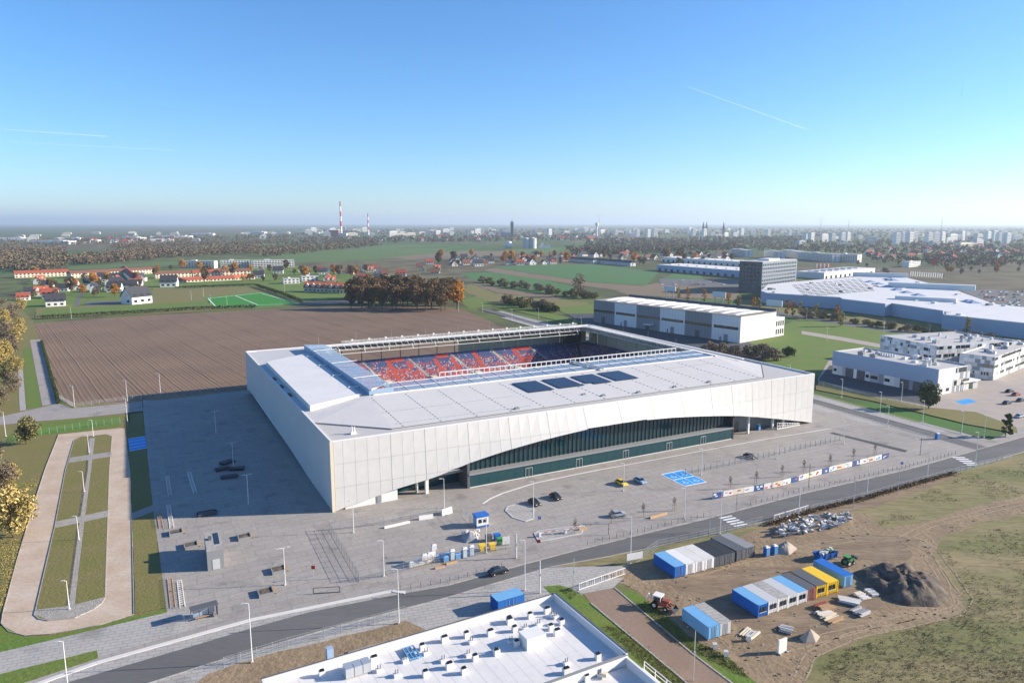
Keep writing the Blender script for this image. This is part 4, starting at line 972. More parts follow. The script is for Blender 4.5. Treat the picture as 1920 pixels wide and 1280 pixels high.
def village(poly, n, kinds, where, ang, scale=(.9, 1.2), md=15):
    xs = [p[0] for p in poly]; ys = [p[1] for p in poly]; k = 0; tr = 0
    while k < n and tr < n * 40:
        tr += 1; x, y = rnd.uniform(min(xs), max(xs)), rnd.uniform(min(ys), max(ys))
        if not inside((x, y), poly): continue
        if put_house(rnd.choice(kinds), G(x, y), ang + rnd.choice((0, math.pi / 2)) + rnd.uniform(-.12, .12), where, rnd.uniform(*scale), md): k += 1
# singled-out houses near the sports ground
for px, py, kind, rz, sc_, lab in ((105, 573, 'dark', .5, 1.25, 'white house with dark steep gables at the near left corner of the sports ground'), (95, 558, 'red', .4, 1.2, 'wide white house with red roof behind the dark gabled house at far left'), (257, 568, 'dark', 1.1, 1.75, 'large white clubhouse with steep dark and red roofs beside the pitches'), (218, 536, 'dark', .5, 1.2, 'white gabled house with dark roof behind the parking bays'), (168, 536, 'dark', .4, 1.0, 'low white house with dark roof left of the estate street'), (120, 545, 'dark', .2, .9, 'small dark roofed house at the head of the estate street'), (318, 537, 'dark', .25, 1.5, 'white semi-detached house with dark roof at the top of the pitches')):
    p = G(px, py); placed.append(p); o = clone(HP[kind], lab, (p.x, p.y, -.2), rz, 'houses round the sports ground', sc_)
for i, (px, py) in enumerate(((584, 546), (606, 547), (628, 548), (650, 549))):    # terrace with orange roofs and white dormers
    p = G(px, py); placed.append(p); o = clone(HP['orange'], ordn(i) + ' orange roofed terrace house from the left beside the brown grove', (p.x, p.y, -.2), .05, 'orange roofed terrace', 1.25)
    for x in (-2.6, 2.6):
        d = MB(); d.raw([(x - 1.4, -4.6, 4.6), (x + 1.4, -4.6, 4.6), (x + 1.4, -4.6, 6), (x, -4.6, 7.6), (x - 1.4, -4.6, 6), (x - 1.4, -.5, 6), (x, -.5, 7.6), (x + 1.4, -.5, 6)], [(0, 1, 2, 3, 4), (4, 3, 6, 5), (3, 2, 7, 6)]); d.build('dormer', M['white'], o)
def slab_block(name, lab, pa, pb, d, floors, wall='white', balc=True, cat='flats', roofm='roofing_lo', base=0, group=None, pitched=None):
    A_, B_ = G(*pa), G(*pb); loc, rz_, L = frame(A_, B_); loc.z = -.25; t = thing(name, lab, cat, loc, rz_, group); H = floors * 3.0
    MB().box(0, 0, 0, L, d, H).build('wall', M[wall], t)
    if pitched:
        r = MB(); r.face([(-.5, -.6, H - .1), (L + .5, -.6, H - .1), (L + .5, d / 2, H + 3.6), (-.5, d / 2, H + 3.6)]); r.face([(L + .5, d + .6, H - .1), (-.5, d + .6, H - .1), (-.5, d / 2, H + 3.6), (L + .5, d / 2, H + 3.6)])
        for s in (-.3, L + .3): r.face([(s, 0, H), (s, d, H), (s, d / 2, H + 3.5)])
        r.build('roof', M[pitched], t)
    else: MB().box(-.2, -.2, H, L + .2, d + .2, H + .5).build('roof', M[roofm], t); MB().box(L * .3, d * .3, H + .5, L * .45, d * .7, H + 2).build('stair_head', M[wall], t)
    n = max(2, int(L / 4.5))
    for f in range(floors):
        for k in range(n):
            x = L * (k + .25) / n; MB().box(x, -.1, f * 3 + .9, x + L / n * .5, 0, f * 3 + 2.4).build('window', M['glass_dark'], t)
        if balc and f: MB().box(L * .04, -1.3, f * 3 - .1, L * .96, -.1, f * 3 + .1).build('balcony', M['grey_lt'], t); MB().box(L * .04, -1.35, f * 3 + .1, L * .96, -1.25, f * 3 + .9).build('balustrade', M['white'], t)
    for f in range(floors): MB().box(L, d * .3, f * 3 + .9, L + .1, d * .5, f * 3 + 2.3).build('window', M['glass_dark'], t)
    return t
slab_block('apartment_block', 'white balconied apartment block, leftmost of three at the field edge', (337, 503), (402, 503), 14, 4)
slab_block('apartment_block', 'white balconied apartment block, middle of three at the field edge', (414, 502), (468, 501), 14, 4)
slab_block('apartment_block', 'apartment block with dark red panels, rightmost of three at the field edge', (472, 502), (552, 500), 14, 4, 'grey_lt')
slab_block('terrace_block', 'long cream barracks with red roof at the far left', (28, 521), (130, 517), 14, 2, 'cream', False, 'building', pitched='tile_red')
slab_block('terrace_block', 'very long low cream building right of the red roofed barracks', (134, 521), (290, 512), 14, 2, 'cream', False, 'building', pitched='tile_brown')
for i, (a_, b_, m) in enumerate((((292, 522), (360, 519), 'tile_brown'), ((362, 519), (415, 517), 'tile_red'), ((416, 517), (470, 515), 'tile_brown'))): slab_block('terrace_block', ordn(i) + ' cream terrace with reddish roof from the left in the estate back row', a_, b_, 11, 2, 'cream', False, 'terrace', pitched=m)
for i, (a_, b_, m) in enumerate((((330, 530), (392, 527), 'tile_red'), ((393, 527), (440, 525), 'tile_red'), ((441, 525), (478, 523), 'tile_orange'))): slab_block('terrace_block', ordn(i) + ' low terrace with long red roof from the left in the estate front row', a_, b_, 10, 1, 'cream', False, 'terrace', pitched=m)
slab_block('terrace_block', 'terrace with long red roof running towards the back of the estate', (268, 532), (240, 509), 11, 2, 'white', False, 'terrace', pitched='tile_red')
slab_block('cube_house', 'white flat roofed cube house left of the brown grove', (532, 532), (562, 531), 12, 2, 'white', False, 'house')
slab_block('cube_house', 'white flat roofed house with terrace right of the cube house', (566, 527), (598, 526), 12, 2, 'white', False, 'house')
for i, (a_, b_) in enumerate((((1068, 490), (1112, 494)), ((1114, 493), (1150, 496)), ((1152, 496), (1182, 499)))): slab_block('row_house', ordn(i) + ' white row of houses with dark roof from the left beyond the green field', a_, b_, 11, 2, 'white', False, 'terrace', pitched='tile_dark')
for i, (a_, b_) in enumerate((((1370, 478), (1398, 482)), ((1432, 482), (1458, 485)), ((1465, 480), (1500, 486)), ((1502, 486), (1560, 491)), ((1562, 490), (1607, 492)))): slab_block('apartment_block', ordn(i) + ' white apartment block from the left behind the office towers', a_, b_, 16, 5, 'white', True)
slab_block('white_house', 'small white block standing alone left of the red K pylon', (1704, 501), (1726, 499), 12, 3, 'white', False, 'house')
village([(150, 520), (290, 524), (250, 548), (160, 552)], 14, ['dark', 'red', 'dark'], 'in the estate left of the long red terrace', .3)
village([(20, 530), (130, 525), (140, 548), (70, 575), (30, 570)], 8, ['red', 'dark', 'orange'], 'at the far left of the estate', .4)
village([(470, 508), (690, 505), (690, 512), (480, 524)], 10, ['red', 'dark', 'brown'], 'behind the bright pitch', .2)
village([(600, 512), (700, 505), (860, 500), (860, 512), (700, 530), (610, 538)], 18, ['red', 'orange', 'brown', 'dark'], 'round the brown grove', .2)
village([(830, 484), (1000, 478), (1080, 482), (1075, 494), (900, 500), (800, 497)], 34, ['brown', 'red', 'dark', 'dark', 'hip'], 'in the village behind the green crop field', .3, (.95, 1.35), 15)
village([(1080, 480), (1180, 474), (1370, 478), (1370, 488), (1180, 490)], 30, ['dark', 'brown', 'red', 'dark'], 'in the village left of the office towers', .4, (1, 1.4), 16)
village([(1600, 470), (1900, 462), (1910, 482), (1760, 490), (1640, 485)], 40, ['brown', 'dark', 'red', 'hip'], 'in the suburb beyond the shopping centre', .3, (1.1, 1.6), 20)
village([(100, 450), (330, 446), (330, 456), (100, 460)], 22, ['red', 'dark', 'brown'], 'in the far village at left', .3, (1.4, 2.2), 40)
village([(640, 444), (1180, 440), (1200, 452), (640, 452)], 40, ['red', 'dark', 'brown', 'hip'], 'in the far suburb before the city', .3, (1.4, 2.2), 40)

# --- the city on the horizon
def tower_proto(name, w, d, h, wall):
    t = thing(name, name, 'building'); MB().box(-w / 2, -d / 2, 0, w / 2, d / 2, h).build('wall', M[wall], t); MB().box(-w / 3, -d / 3, h, w / 3, d / 3, h + 2.5).build('roof_house', M['grey_lt'], t)
    mb = MB()
    for f in range(int(h / 6)):
        mb.box(-w / 2 + 1, -d / 2 - .3, f * 6 + 2, w / 2 - 1, -d / 2, f * 6 + 4.5); mb.box(w / 2, -d / 2 + 1, f * 6 + 2, w / 2 + .3, d / 2 - 1, f * 6 + 4.5)
    mb.build('window_band', M['grey'], t); t.location = (0, -3000, -80); return t
TP = {'slab': tower_proto('apartment_slab', 46, 13, 34, 'white'), 'point': tower_proto('tower_block', 22, 20, 44, 'white'), 'low': tower_proto('city_block', 60, 24, 15, 'cream'), 'grey': tower_proto('city_block', 40, 22, 24, 'grey_lt'), 'hall': tower_proto('factory_hall', 130, 50, 11, 'white')}
TL = {'slab': 'pale high-rise slab on the skyline', 'point': 'pale point tower block on the skyline', 'low': 'low cream building in the distant city', 'grey': 'grey mid-rise building in the distant city', 'hall': 'long white factory hall in the far plain'}
def city(kind, px, dist, rz=.3, scale=1., where=''):
    p = at_dist(px, dist, 0); return clone(TP[kind], (TL[kind] + ' ' + where).strip(), (p.x, p.y, -.25), rz, TL[kind] + ' ' + where, scale)
for px in (880, 905, 940, 1000, 1030, 1155, 1180, 1195, 1215, 1228, 1300, 1320, 1390, 1440, 1480): city('point', px, rnd.uniform(3600, 4600), rnd.uniform(0, .6), rnd.uniform(.7, 1.05), 'left of the office towers')
for px in (1520, 1545, 1560, 1578, 1588, 1680, 1692, 1704, 1712, 1740, 1752, 1764, 1785, 1795, 1802, 1850, 1862, 1872, 1886, 1905): city('slab' if px % 2 else 'point', px, rnd.uniform(2500, 3100), rnd.uniform(.2, .5), rnd.uniform(.75, 1.0), 'in the housing estate at right')
for k in range(110): city(rnd.choice(('low', 'grey', 'low', 'slab')), rnd.uniform(560, 1500), rnd.uniform(3800, 7500), rnd.uniform(0, .6), rnd.uniform(.6, 1.1), 'around the chimneys and city centre')
for k in range(50): city(rnd.choice(('low', 'grey')), rnd.uniform(1500, 1915), rnd.uniform(2200, 5000), rnd.uniform(0, .6), rnd.uniform(.6, 1.0), 'at the right of the skyline')
for px, dist in ((130, 3300), (160, 2900), (100, 2600), (245, 3300), (330, 3600), (480, 5200), (530, 5200), (580, 5200), (300, 3000), (20, 3000), (380, 4500)): city('hall', px, dist, rnd.uniform(-.1, .3), rnd.uniform(.7, 1.2), 'at left')
for k in range(26): city(rnd.choice(('low', 'grey')), rnd.uniform(10, 560), rnd.uniform(2800, 5500), rnd.uniform(0, .6), rnd.uniform(.5, .9), 'in the far town at left')
def chimney(px, dist, h, r, lab):
    t = thing('chimney', lab, 'chimney', at_dist(px, dist, 0)); n = 7
    for k in range(n): MB().tube((0, 0, h * k / n), (0, 0, h * (k + 1) / n), r * (1 - .45 * k / n), r * (1 - .45 * (k + 1) / n), 14).build('band', M['red' if k % 2 == (n - 1) % 2 and k > 1 else 'white'], t)
chimney(640, 4200, 197, 6.5, 'taller red and white striped power plant chimney on the horizon')
chimney(691, 4200, 128, 5, 'shorter striped chimney right of the tall one')
t = thing('power_plant', 'red brick boiler house at the foot of the tall chimney', 'building', at_dist(628, 4150, 0)); MB().box(-30, -20, 0, 25, 20, 34).build('hall', M['rust'], t); MB().box(25, -20, 0, 70, 20, 18).build('annexe', M['grey_lt'], t); MB().box(-60, -20, 0, -30, 20, 20).build('annexe', M['cream'], t)
t = thing('headframe_tower', 'dark slender tower rising above the city centre skyline', 'tower', at_dist(960, 3900, 0)); MB().box(-8, -8, 0, 8, 8, 82).build('shaft', M['grey_dk'], t); MB().box(-60, -10, 0, -8, 10, 24).build('hall', M['grey'], t); MB().tube((0, 0, 82), (0, 0, 100), 1.2, .4).build('mast', M['grey_dk'], t)
for i, px in enumerate((1318, 1324)):
    t = thing('church_tower', ('left' if i == 0 else 'right') + ' of the twin dark church spires on the skyline', 'church', at_dist(px, 4300, 0)); MB().box(-6, -6, 0, 6, 6, 52).build('tower', M['rust'], t); MB().tube((0, 0, 52), (0, 0, 84), 6, .3, 8).build('spire', M['tile_dark'], t)
t = thing('church_tower', 'single church spire right of the twin spires', 'church', at_dist(1356, 4300, 0)); MB().box(-6, -6, 0, 6, 6, 50).build('tower', M['rust'], t); MB().tube((0, 0, 50), (0, 0, 82), 6, .3, 8).build('spire', M['tile_dark'], t)
for i, (px, h) in enumerate(((1123, 110), (1538, 95), (1590, 82), (1764, 98))):
    t = thing('radio_mast', ordn(i) + ' thin radio mast from the left on the skyline', 'mast', at_dist(px, 4400, 0), 0, 'radio masts'); MB().tube((0, 0, 0), (0, 0, h + 20), 2.2, .6).build('shaft', M['grey_lt'], t); MB().tube((0, 0, h * .8), (0, 0, h * .84), 4, n=10).build('platform', M['white'], t)
t = thing('water_tower', 'white round water tower on the skyline left of the point blocks', 'tower', at_dist(1119, 4200, 0)); MB().tube((0, 0, 0), (0, 0, 60), 5, n=12).build('shaft', M['white'], t); MB().tube((0, 0, 60), (0, 0, 76), 11, n=16).build('tank', M['white'], t)
# tanks of the treatment works
t = thing('gas_holder', 'white spherical gas holder left of the grey silos', 'tank', G(955, 466)); mb = MB(); r = 11; vs = []; fs = []
for i in range(9):
    for j in range(16): vs.append((r * math.sin(math.pi * i / 8) * math.cos(math.pi * j / 8), r * math.sin(math.pi * i / 8) * math.sin(math.pi * j / 8), 11 + r * math.cos(math.pi * i / 8)))
for i in range(8):
    for j in range(16): fs.append((i * 16 + j, (i + 1) * 16 + j, (i + 1) * 16 + (j + 1) % 16, i * 16 + (j + 1) % 16))
mb.raw(vs, fs); mb.build('sphere', M['white'], t, True); MB().box(-14, -3, 0, -8, 3, 12).build('stair_tower', M['grey_lt'], t)
for i, (px, rr, h) in enumerate(((987, 11, 30), (999, 11, 31))):
    t = thing('silo', ('left' if i == 0 else 'right') + ' of the two tall grey digester silos', 'silo', G(px, 466)); MB().tube((0, 0, 0), (0, 0, h), rr, n=20).build('shell', M['grey_lt'], t); MB().tube((0, 0, h), (0, 0, h + 2), rr * .7, rr * .3, n=16).build('cap', M['white'], t)
t = thing('treatment_plant', 'low white plant building right of the grey silos', 'building', G(1015, 466), .1); MB().box(-6, 0, 0, 28, 14, 8).build('hall', M['white'], t); MB().box(0, 2, 8, 8, 10, 16).build('tower', M['white'], t); MB().box(20, 2, 8, 26, 10, 14).build('tower', M['grey_lt'], t)
# contrails
for i, (a_, b_, w) in enumerate((((1290, 163), (1512, 243), 45), ((1806, 148), (1803, 182), 35), ((-30, 240), (200, 256), 60), ((-30, 264), (330, 282), 45))):
    def sky_pt(px, py, alt=9000.):
        u, v = px - 960., 640. - py; y = CF * _c + v * _s; z = v * _c - CF * _s; k = (alt - CH) / max(z, 20); return Vector((u * k, y * k, alt))
    mb = MB(); A_, B_ = sky_pt(*a_), sky_pt(*b_); mb.tube(A_, B_, w * .35, w, 8, caps=False)
    tag(mb.build('contrail', M['contrail']), ('long faint contrail in the sky above the shopping centre', 'short upright contrail near the right edge of the sky', 'upper faint contrail at the left edge of the sky', 'lower faint contrail at the left edge of the sky')[i], 'contrail', 'contrails')
# ------------------------------------------------------------------ trees and shrubs
def rvec(r): 
    while True:
        v = Vector((r.uniform(-1, 1), r.uniform(-1, 1), r.uniform(-1, 1)))
        if .05 < v.length < 1: return v
def leaf(mb, p, s, r):
    n = rvec(r).normalized(); x = n.orthogonal().normalized(); y = n.cross(x); a = r.uniform(0, 6.28)
    x, y = x * math.cos(a) + y * math.sin(a), y * math.cos(a) - x * math.sin(a)
    x *= s * r.uniform(.6, 1.1); y *= s * r.uniform(.35, .7)
    mb.face([p - x, p - y * .9, p + x, p + y])
def tree_proto(kind, h, cw, lm, nclump, nleaf, ls, seed, base=.25, shape='round', name='tree'):
    r = random.Random(seed); t = thing(name, kind, 'tree')
    tr = MB(); bend = Vector((r.uniform(-.3, .3), r.uniform(-.3, .3), 0)); top = Vector((bend.x, bend.y, h * .8)); r0 = max(.10, h * .022)
    mid = Vector((bend.x * .4, bend.y * .4, h * .35)); tr.tube((0, 0, -.3), mid, r0, r0 * .7, 7); tr.tube(mid, top, r0 * .7, r0 * .15, 6)
    cr = MB(); cs = []
    for k in range(nclump):
        z = r.uniform(base, 1.0)
        if shape == 'round': rad = cw / 2 * math.sqrt(max(.05, 1 - ((z - (base + 1) / 2) / ((1 - base) / 2)) ** 2)) 
        elif shape == 'cone': rad = cw / 2 * (1.05 - (z - base) / (1 - base)) 
        else: rad = cw / 2 * min(1, (1.12 - z) * 3.2)
        a = r.uniform(0, 6.28); q = rad * math.sqrt(r.uniform(.15, 1)) * .85; c = Vector((q * math.cos(a), q * math.sin(a), z * h * .96)); cs.append(c)
        s = Vector((c.x * .15 + bend.x * .5, c.y * .15 + bend.y * .5, max(h * .18, c.z - h * r.uniform(.12, .25))))
        tr.tube(s, c, r0 * .28, r0 * .06, 4, caps=False)
        for j in range(2): tr.tube(c.lerp(s, .4), c + rvec(r) * cw * .16, r0 * .12, r0 * .03, 3, caps=False)
    for k in range(nleaf):
        c = r.choice(cs); v = rvec(r); leaf(cr, c + Vector((v.x, v.y, v.z * .8)) * (cw * (.20 if shape == 'round' else .16)), ls, r)
    tr.build('trunk', M['bark'], t); cr.build('crown', M[lm], t); t.location = (0, -3000, -90); return t
T = {'yellow': tree_proto('y', 11, 9, 'leaf_yellow', 34, 2600, .42, 1, .2), 'yellow2': tree_proto('y', 9, 8, 'leaf_olive', 26, 1700, .42, 2, .25), 'ochre': tree_proto('o', 12, 9, 'leaf_grey', 34, 1900, .42, 3, .15),
     'brown': tree_proto('b', 24, 15, 'leaf_brown', 36, 1700, 1.0, 4, .32), 'brown2': tree_proto('b', 26, 14, 'leaf_brown', 34, 1500, 1.0, 5, .35), 'orange': tree_proto('b', 22, 15, 'leaf_orange', 34, 1500, 1.0, 6, .3),
     'poplar': tree_proto('p', 13, 4.6, 'leaf_orange', 26, 800, .6, 7, .12, 'col'), 'poplar2': tree_proto('p', 12, 5, 'leaf_yellow', 26, 800, .6, 8, .12, 'col'),
     'grey': tree_proto('g', 22, 17, 'leaf_grey', 50, 900, .8, 9, .2), 'bush': tree_proto('s', 6, 9, 'leaf_grey', 24, 900, .55, 10, .02), 'bush2': tree_proto('s', 5, 8, 'leaf_olive', 24, 900, .55, 11, .02), 'bushg': tree_proto('s', 4, 6, 'leaf_green', 20, 700, .5, 12, .02),
     'pine': tree_proto('p', 13, 9.5, 'leaf_green', 40, 2600, .5, 13, .22), 'cyp': tree_proto('c', 9, 4, 'leaf_green', 24, 1200, .45, 14, .05, 'col'), 'mixed': tree_proto('m', 14, 11, 'leaf_far', 28, 900, .8, 15, .15)}
def plant(kind, px, py, label, group, scale=1., cat=None):
    p = G(px, py); o = clone(T[kind], label, (p.x, p.y, -.1), rnd.uniform(0, 6.28), group, scale * rnd.uniform(.94, 1.06) if cat is None else scale)
    o['category'] = cat or ('shrub' if 'bush' in kind else 'tree'); return o
for i, (py, px, k, s) in enumerate(sorted(((640, 14, 'ochre', 1.3), (628, 36, 'yellow', 1.3), (690, -6, 'yellow', 1.4), (665, 22, 'ochre', 1.2), (645, 32, 'yellow', 1.15), (735, -20, 'ochre', 1.3), (715, 14, 'yellow2', 1.3), (735, 26, 'ochre', 1.0), (770, -14, 'yellow2', 1.1), (612, 8, 'yellow', 1.4), (655, -30, 'ochre', 1.5), (760, 2, 'ochre', .9), (598, 28, 'ochre', 1.3), (700, 30, 'yellow', 1.0), (590, 0, 'ochre', 1.5), (582, 40, 'yellow', 1.2), (677, 8, 'yellow', 1.3), (640, -12, 'yellow', 1.3)))):
    plant(k, px, py, ordn(i) + ' autumn tree from the far end of the row at the left edge', 'autumn trees along the left edge', s * .82, 'tree')
plant('yellow2', 50, 832, 'small yellow-green tree beside the fence at the loop road', None, 1.05, 'tree')
plant('yellow', 26, 1006, 'large yellow tree leaning over the loop road at lower left', None, 1.12, 'tree'); plant('ochre', 2, 950, 'brownish autumn tree behind the large yellow one at lower left', None, 1.1, 'tree'); plant('ochre', -30, 900, 'brownish autumn tree cut by the left edge above the loop road', None, 1.2, 'tree'); plant('yellow', 20, 920, 'slim yellow tree between the brownish trees at the left edge', None, .7, 'tree')
n = 0
for row, (y0, cnt) in enumerate(((584, 15), (574, 16), (564, 16))):
    for k in range(cnt):
        px = 656 + (k + rnd.random() * .8) * 205 / cnt + row * 2
        n += 1; plant(rnd.choice(('brown', 'brown2', 'brown', 'brown2')) if px < 848 else 'orange', px, y0 - 6 + rnd.uniform(-3, 3) + (px - 650) * .015, 'tall %s oak in the brown grove behind the ploughed field' % ('russet' if px < 848 else 'orange'), 'trees of the brown grove' + (' orange end' if px >= 848 else ''), rnd.uniform(.78, .98) * (1.0 if row == 0 else 1.05), 'tree')
plant('grey', 1088, 556, 'lone bare grey tree standing in the fields left of the warehouse', None, 1.05, 'tree')
for i, (px, py, k) in enumerate(((1272, 560, 'poplar2'), (1289, 563, 'poplar'), (1320, 566, 'poplar'), (1365, 574, 'poplar'), (1384, 577, 'poplar2'), (1413, 583, 'poplar'), (1422, 584, 'poplar2'), (1475, 590, 'poplar'), (1486, 592, 'poplar'), (1500, 592, 'poplar2'), (1530, 597, 'poplar2'), (1569, 600, 'poplar'), (1812, 626, 'poplar2'), (1575, 612, 'poplar2'))):
    plant(k, px, py, ordn(i) + ' slim golden poplar from the left along the boulevard', 'poplars along the boulevard', 1., 'tree')
for i, (px, py, k, s) in enumerate(((1330, 664, 'bush', 1.1), (1352, 668, 'bush', 1.2), (1377, 672, 'bush', 1.1), (1408, 668, 'bush2', 1.2), (1432, 672, 'bush', 1.3), (1450, 675, 'bush', 1.0))): plant(k, px, py, ordn(i) + ' bare grey shrub from the left at the corner of the warehouse', 'shrubs by the warehouse', s, 'shrub')
plant('bushg', 1478, 668, 'dark round shrub alone on the bright meadow', None, 1.3, 'shrub'); plant('pine', 1741, 766, 'dark green pine in front of the station garage doors', None, .92, 'tree'); plant('cyp', 1885, 817, 'dark clipped conifer beside the road at far right', None, .95, 'tree')
for k in range(18): plant(rnd.choice(('bush', 'bushg', 'bush2')), 945 + k * 5.6 + rnd.uniform(-3, 3), 566 + k * 1.1 + rnd.uniform(-3, 3), 'dark shrub in the thicket between street and warehouse', 'thicket between street and warehouse', rnd.uniform(1, 1.5), 'shrub')
for k in range(20): plant(rnd.choice(('bush2', 'bush', 'bush2')), 905 + k * 11 + rnd.uniform(-5, 5), 530 + k * 1.6 + rnd.uniform(-2, 2), 'olive shrub in the hedge line between the green fields', 'hedge between the green fields', rnd.uniform(.9, 1.5), 'shrub')
for k in range(30): plant(rnd.choice(('bush', 'bush2', 'bushg')), 1510 + k * 14 + rnd.uniform(-5, 5), 594 + k * 2.0 + rnd.uniform(-3, 2), 'low shrub between boulevard and shopping centre', 'shrubs along the shopping centre', rnd.uniform(.6, 1.1), 'shrub')
for k in range(60):
    px = rnd.uniform(280, 690) if k < 36 else rnd.uniform(60, 300); py = rnd.uniform(505, 530) if k < 36 else rnd.uniform(515, 560)
    if any((G(px, py) - q).length < 9 for q in placed): continue
    plant(rnd.choice(('mixed', 'orange', 'brown', 'mixed', 'yellow')), px, py, 'autumn tree among the houses of the estate', 'trees in the estate', rnd.uniform(.5, .8), 'tree')
for k in range(46):
    px = rnd.uniform(820, 1380); py = rnd.uniform(480, 497); plant(rnd.choice(('mixed', 'orange', 'brown', 'mixed')), px, py, 'autumn tree among the village houses behind the fields', 'trees in the village', rnd.uniform(.6, 1.0), 'tree')
for k in range(30): plant(rnd.choice(('mixed', 'bush2', 'orange', 'mixed')), rnd.uniform(1560, 1915), rnd.uniform(485, 520), 'autumn tree between the shopping centre and the suburb', 'trees beyond the shopping centre', rnd.uniform(.4, .65), 'tree')
# hedges
def hedge(px, h, w, lm, label, dens=26, ls=.35):
    q = [G(*p) for p in px]; mb = MB(); r = random.Random(5); base = q[0]
    for a_, b_ in zip(q[:-1], q[1:]):
        L = (b_ - a_).length
        for k in range(int(L * dens)):
            p = a_.lerp(b_, r.random()) - base + Vector((r.gauss(0, w / 3), r.gauss(0, w / 3), h * math.sqrt(r.random()) * r.uniform(.7, 1.05))); leaf(mb, p, ls, r)
    t = thing('hedge', label, 'hedge', base); mb.build('foliage', M[lm], t); st = MB()
    for a_, b_ in zip(q[:-1], q[1:]):
        for k in range(int((b_ - a_).length / 2)): p = a_.lerp(b_, k / max(1, int((b_ - a_).length / 2))) - base; st.tube(p, p + Vector((0, 0, h * .7)), .06, .03, 4)
    st.build('stems', M['bark'], t)
hedge([(78, 640), (93, 695), (110, 757)], 1.1, .8, 'leaf_green', 'dark green hedge along the fence left of the ploughed field', 60)
hedge([(70, 598), (160, 593), (250, 588), (360, 581), (480, 577)], 3.2, 2.4, 'leaf_green', 'dark conifer hedge between the sports ground and the ploughed field', 22, .6)
hedge([(480, 537), (530, 553), (566, 568)], 3.6, 2.5, 'leaf_green', 'dark hedge at the right end of the bright pitch', 20, .7)
hedge([(330, 541), (480, 535)], 3.0, 2.5, 'leaf_green', 'dark hedge behind the bright pitch', 16, .7)
hedge([(1440, 985), (1540, 955), (1620, 936), (1700, 912), (1790, 888)], .9, 1.6, 'leaf_brown', 'scrubby brown weeds along the near edge of the road', 40, .3)
# young staked trees
def sapling_proto():
    r = random.Random(3); t = thing('young_tree', 'sapling', 'tree'); MB().tube((0, 0, 0), (0, 0, 3.4), .06, .03, 5).build('trunk', M['bark'], t); mb = MB()
    for k in range(110): v = rvec(r); leaf(mb, Vector((v.x * .5, v.y * .5, 2.8 + v.z * 1.1)), .15, r)
    mb.build('crown', M['leaf_brown'], t)
    for x in (-.5, .5): MB().tube((x, 0, 0), (x, 0, 1.8), .05, n=5).build('stake', M['wood'], t)
    MB().bar((-.5, 0, 1.6), (.5, 0, 1.6), .07).build('crossbar', M['wood'], t); t.location = (0, -3000, -40); return t
sap = sapling_proto()
for i, (px, py) in enumerate(((1078, 1000), (1146, 981), (1206, 969), (1264, 957), (1369, 916), (1418, 906), (1466, 894), (1507, 884), (1556, 874), (1600, 862), (1640, 853))): clone(sap, ordn(i) + ' staked young tree with rusty leaves from the left along the forecourt edge', G(px, py), rnd.uniform(-.4, .4), 'staked young trees')
# woods too far to count
def woods(label, polys, n, h, s, lm, seed):
    r = random.Random(seed); mb = MB()
    for poly, w in polys:
        xs = [p[0] for p in poly]; ys = [p[1] for p in poly]; k = 0
        while k < n * w:
            px, py = r.uniform(min(xs), max(xs)), r.uniform(min(ys), max(ys))
            if not inside((px, py), poly): continue
            k += 1; c = G(px, py); hh = h * r.uniform(.6, 1.15); f = max(1.0, c.y / 2600)
            for j in range(22): v = rvec(r); leaf(mb, c + Vector((v.x * hh * .42, v.y * hh * .42, hh * .55 + v.z * hh * .45)), s * f, r)
    tag(mb.build('woodland', M[lm]), label, 'woodland', kind='stuff')
woods('brown autumn woods and tree belts across the left plain', [([(-40, 500), (0, 470), (120, 468), (130, 500), (60, 512)], .9), ([(130, 488), (300, 468), (480, 464), (480, 474), (300, 486), (140, 498)], 1.0), ([(200, 461), (540, 452), (560, 458), (220, 467)], .7), ([(400, 470), (700, 452), (720, 462), (500, 482)], .7), ([(-40, 455), (560, 440), (560, 447), (-40, 466)], .8)], 560, 15, 2.6, 'leaf_far', 31)
woods('hazy tree belts in front of the distant city', [([(560, 447), (1100, 441), (1100, 452), (560, 458)], .9), ([(1060, 468), (1380, 456), (1390, 470), (1080, 480)], 1.0), ([(1100, 450), (1500, 444), (1500, 456), (1100, 463)], 1.0), ([(560, 430), (1500, 428), (1500, 441), (560, 443)], .9)], 620, 14, 2.8, 'leaf_far', 32)
woods('hazy woods and gardens across the right-hand suburb', [([(1390, 455), (1920, 448), (1920, 470), (1600, 476), (1390, 470)], 1.3), ([(1600, 474), (1920, 470), (1920, 500), (1760, 505), (1640, 492)], .5), ([(1500, 430), (1920, 430), (1920, 446), (1500, 446)], 1.0)], 460, 14, 2.8, 'leaf_far', 33)

# weeds and tufts on the open ground, loose stones in the yard
def scatter(name, label, poly, n, s, lm, seed, flat=False, cat='weeds'):
    r = random.Random(seed); mb = MB(); xs = [p[0] for p in poly]; ys = [p[1] for p in poly]; k = 0
    while k < n:
        px, py = r.uniform(min(xs), max(xs)), r.uniform(min(ys), max(ys))
        if not inside((px, py), poly): continue
        k += 1; c = G(px, py)
        if mnoise.noise(Vector((c.x * .09, c.y * .09, seed))) < -.08: continue
        if flat:
            w = s * r.uniform(.3, 1); a = r.uniform(0, 3); mb.cbox((c.x, c.y, -.06), (w, w * r.uniform(.4, 1), w * .5), a)
        else:
            for j in range(4): leaf(mb, Vector((c.x + r.gauss(0, .25), c.y + r.gauss(0, .25), r.uniform(0, .06))), s * r.uniform(.6, 1.2), r)
    tag(mb.build(name, M[lm]), label, cat, kind='stuff')
RB = [(1640, 985), (1720, 930), (1800, 895), (1930, 862), (1930, 925), (1800, 950), (1700, 975)]; RB2 = [(1760, 1030), (1930, 970), (1930, 1290), (1500, 1290), (1560, 1225), (1700, 1182), (1815, 1145), (1808, 1105)]
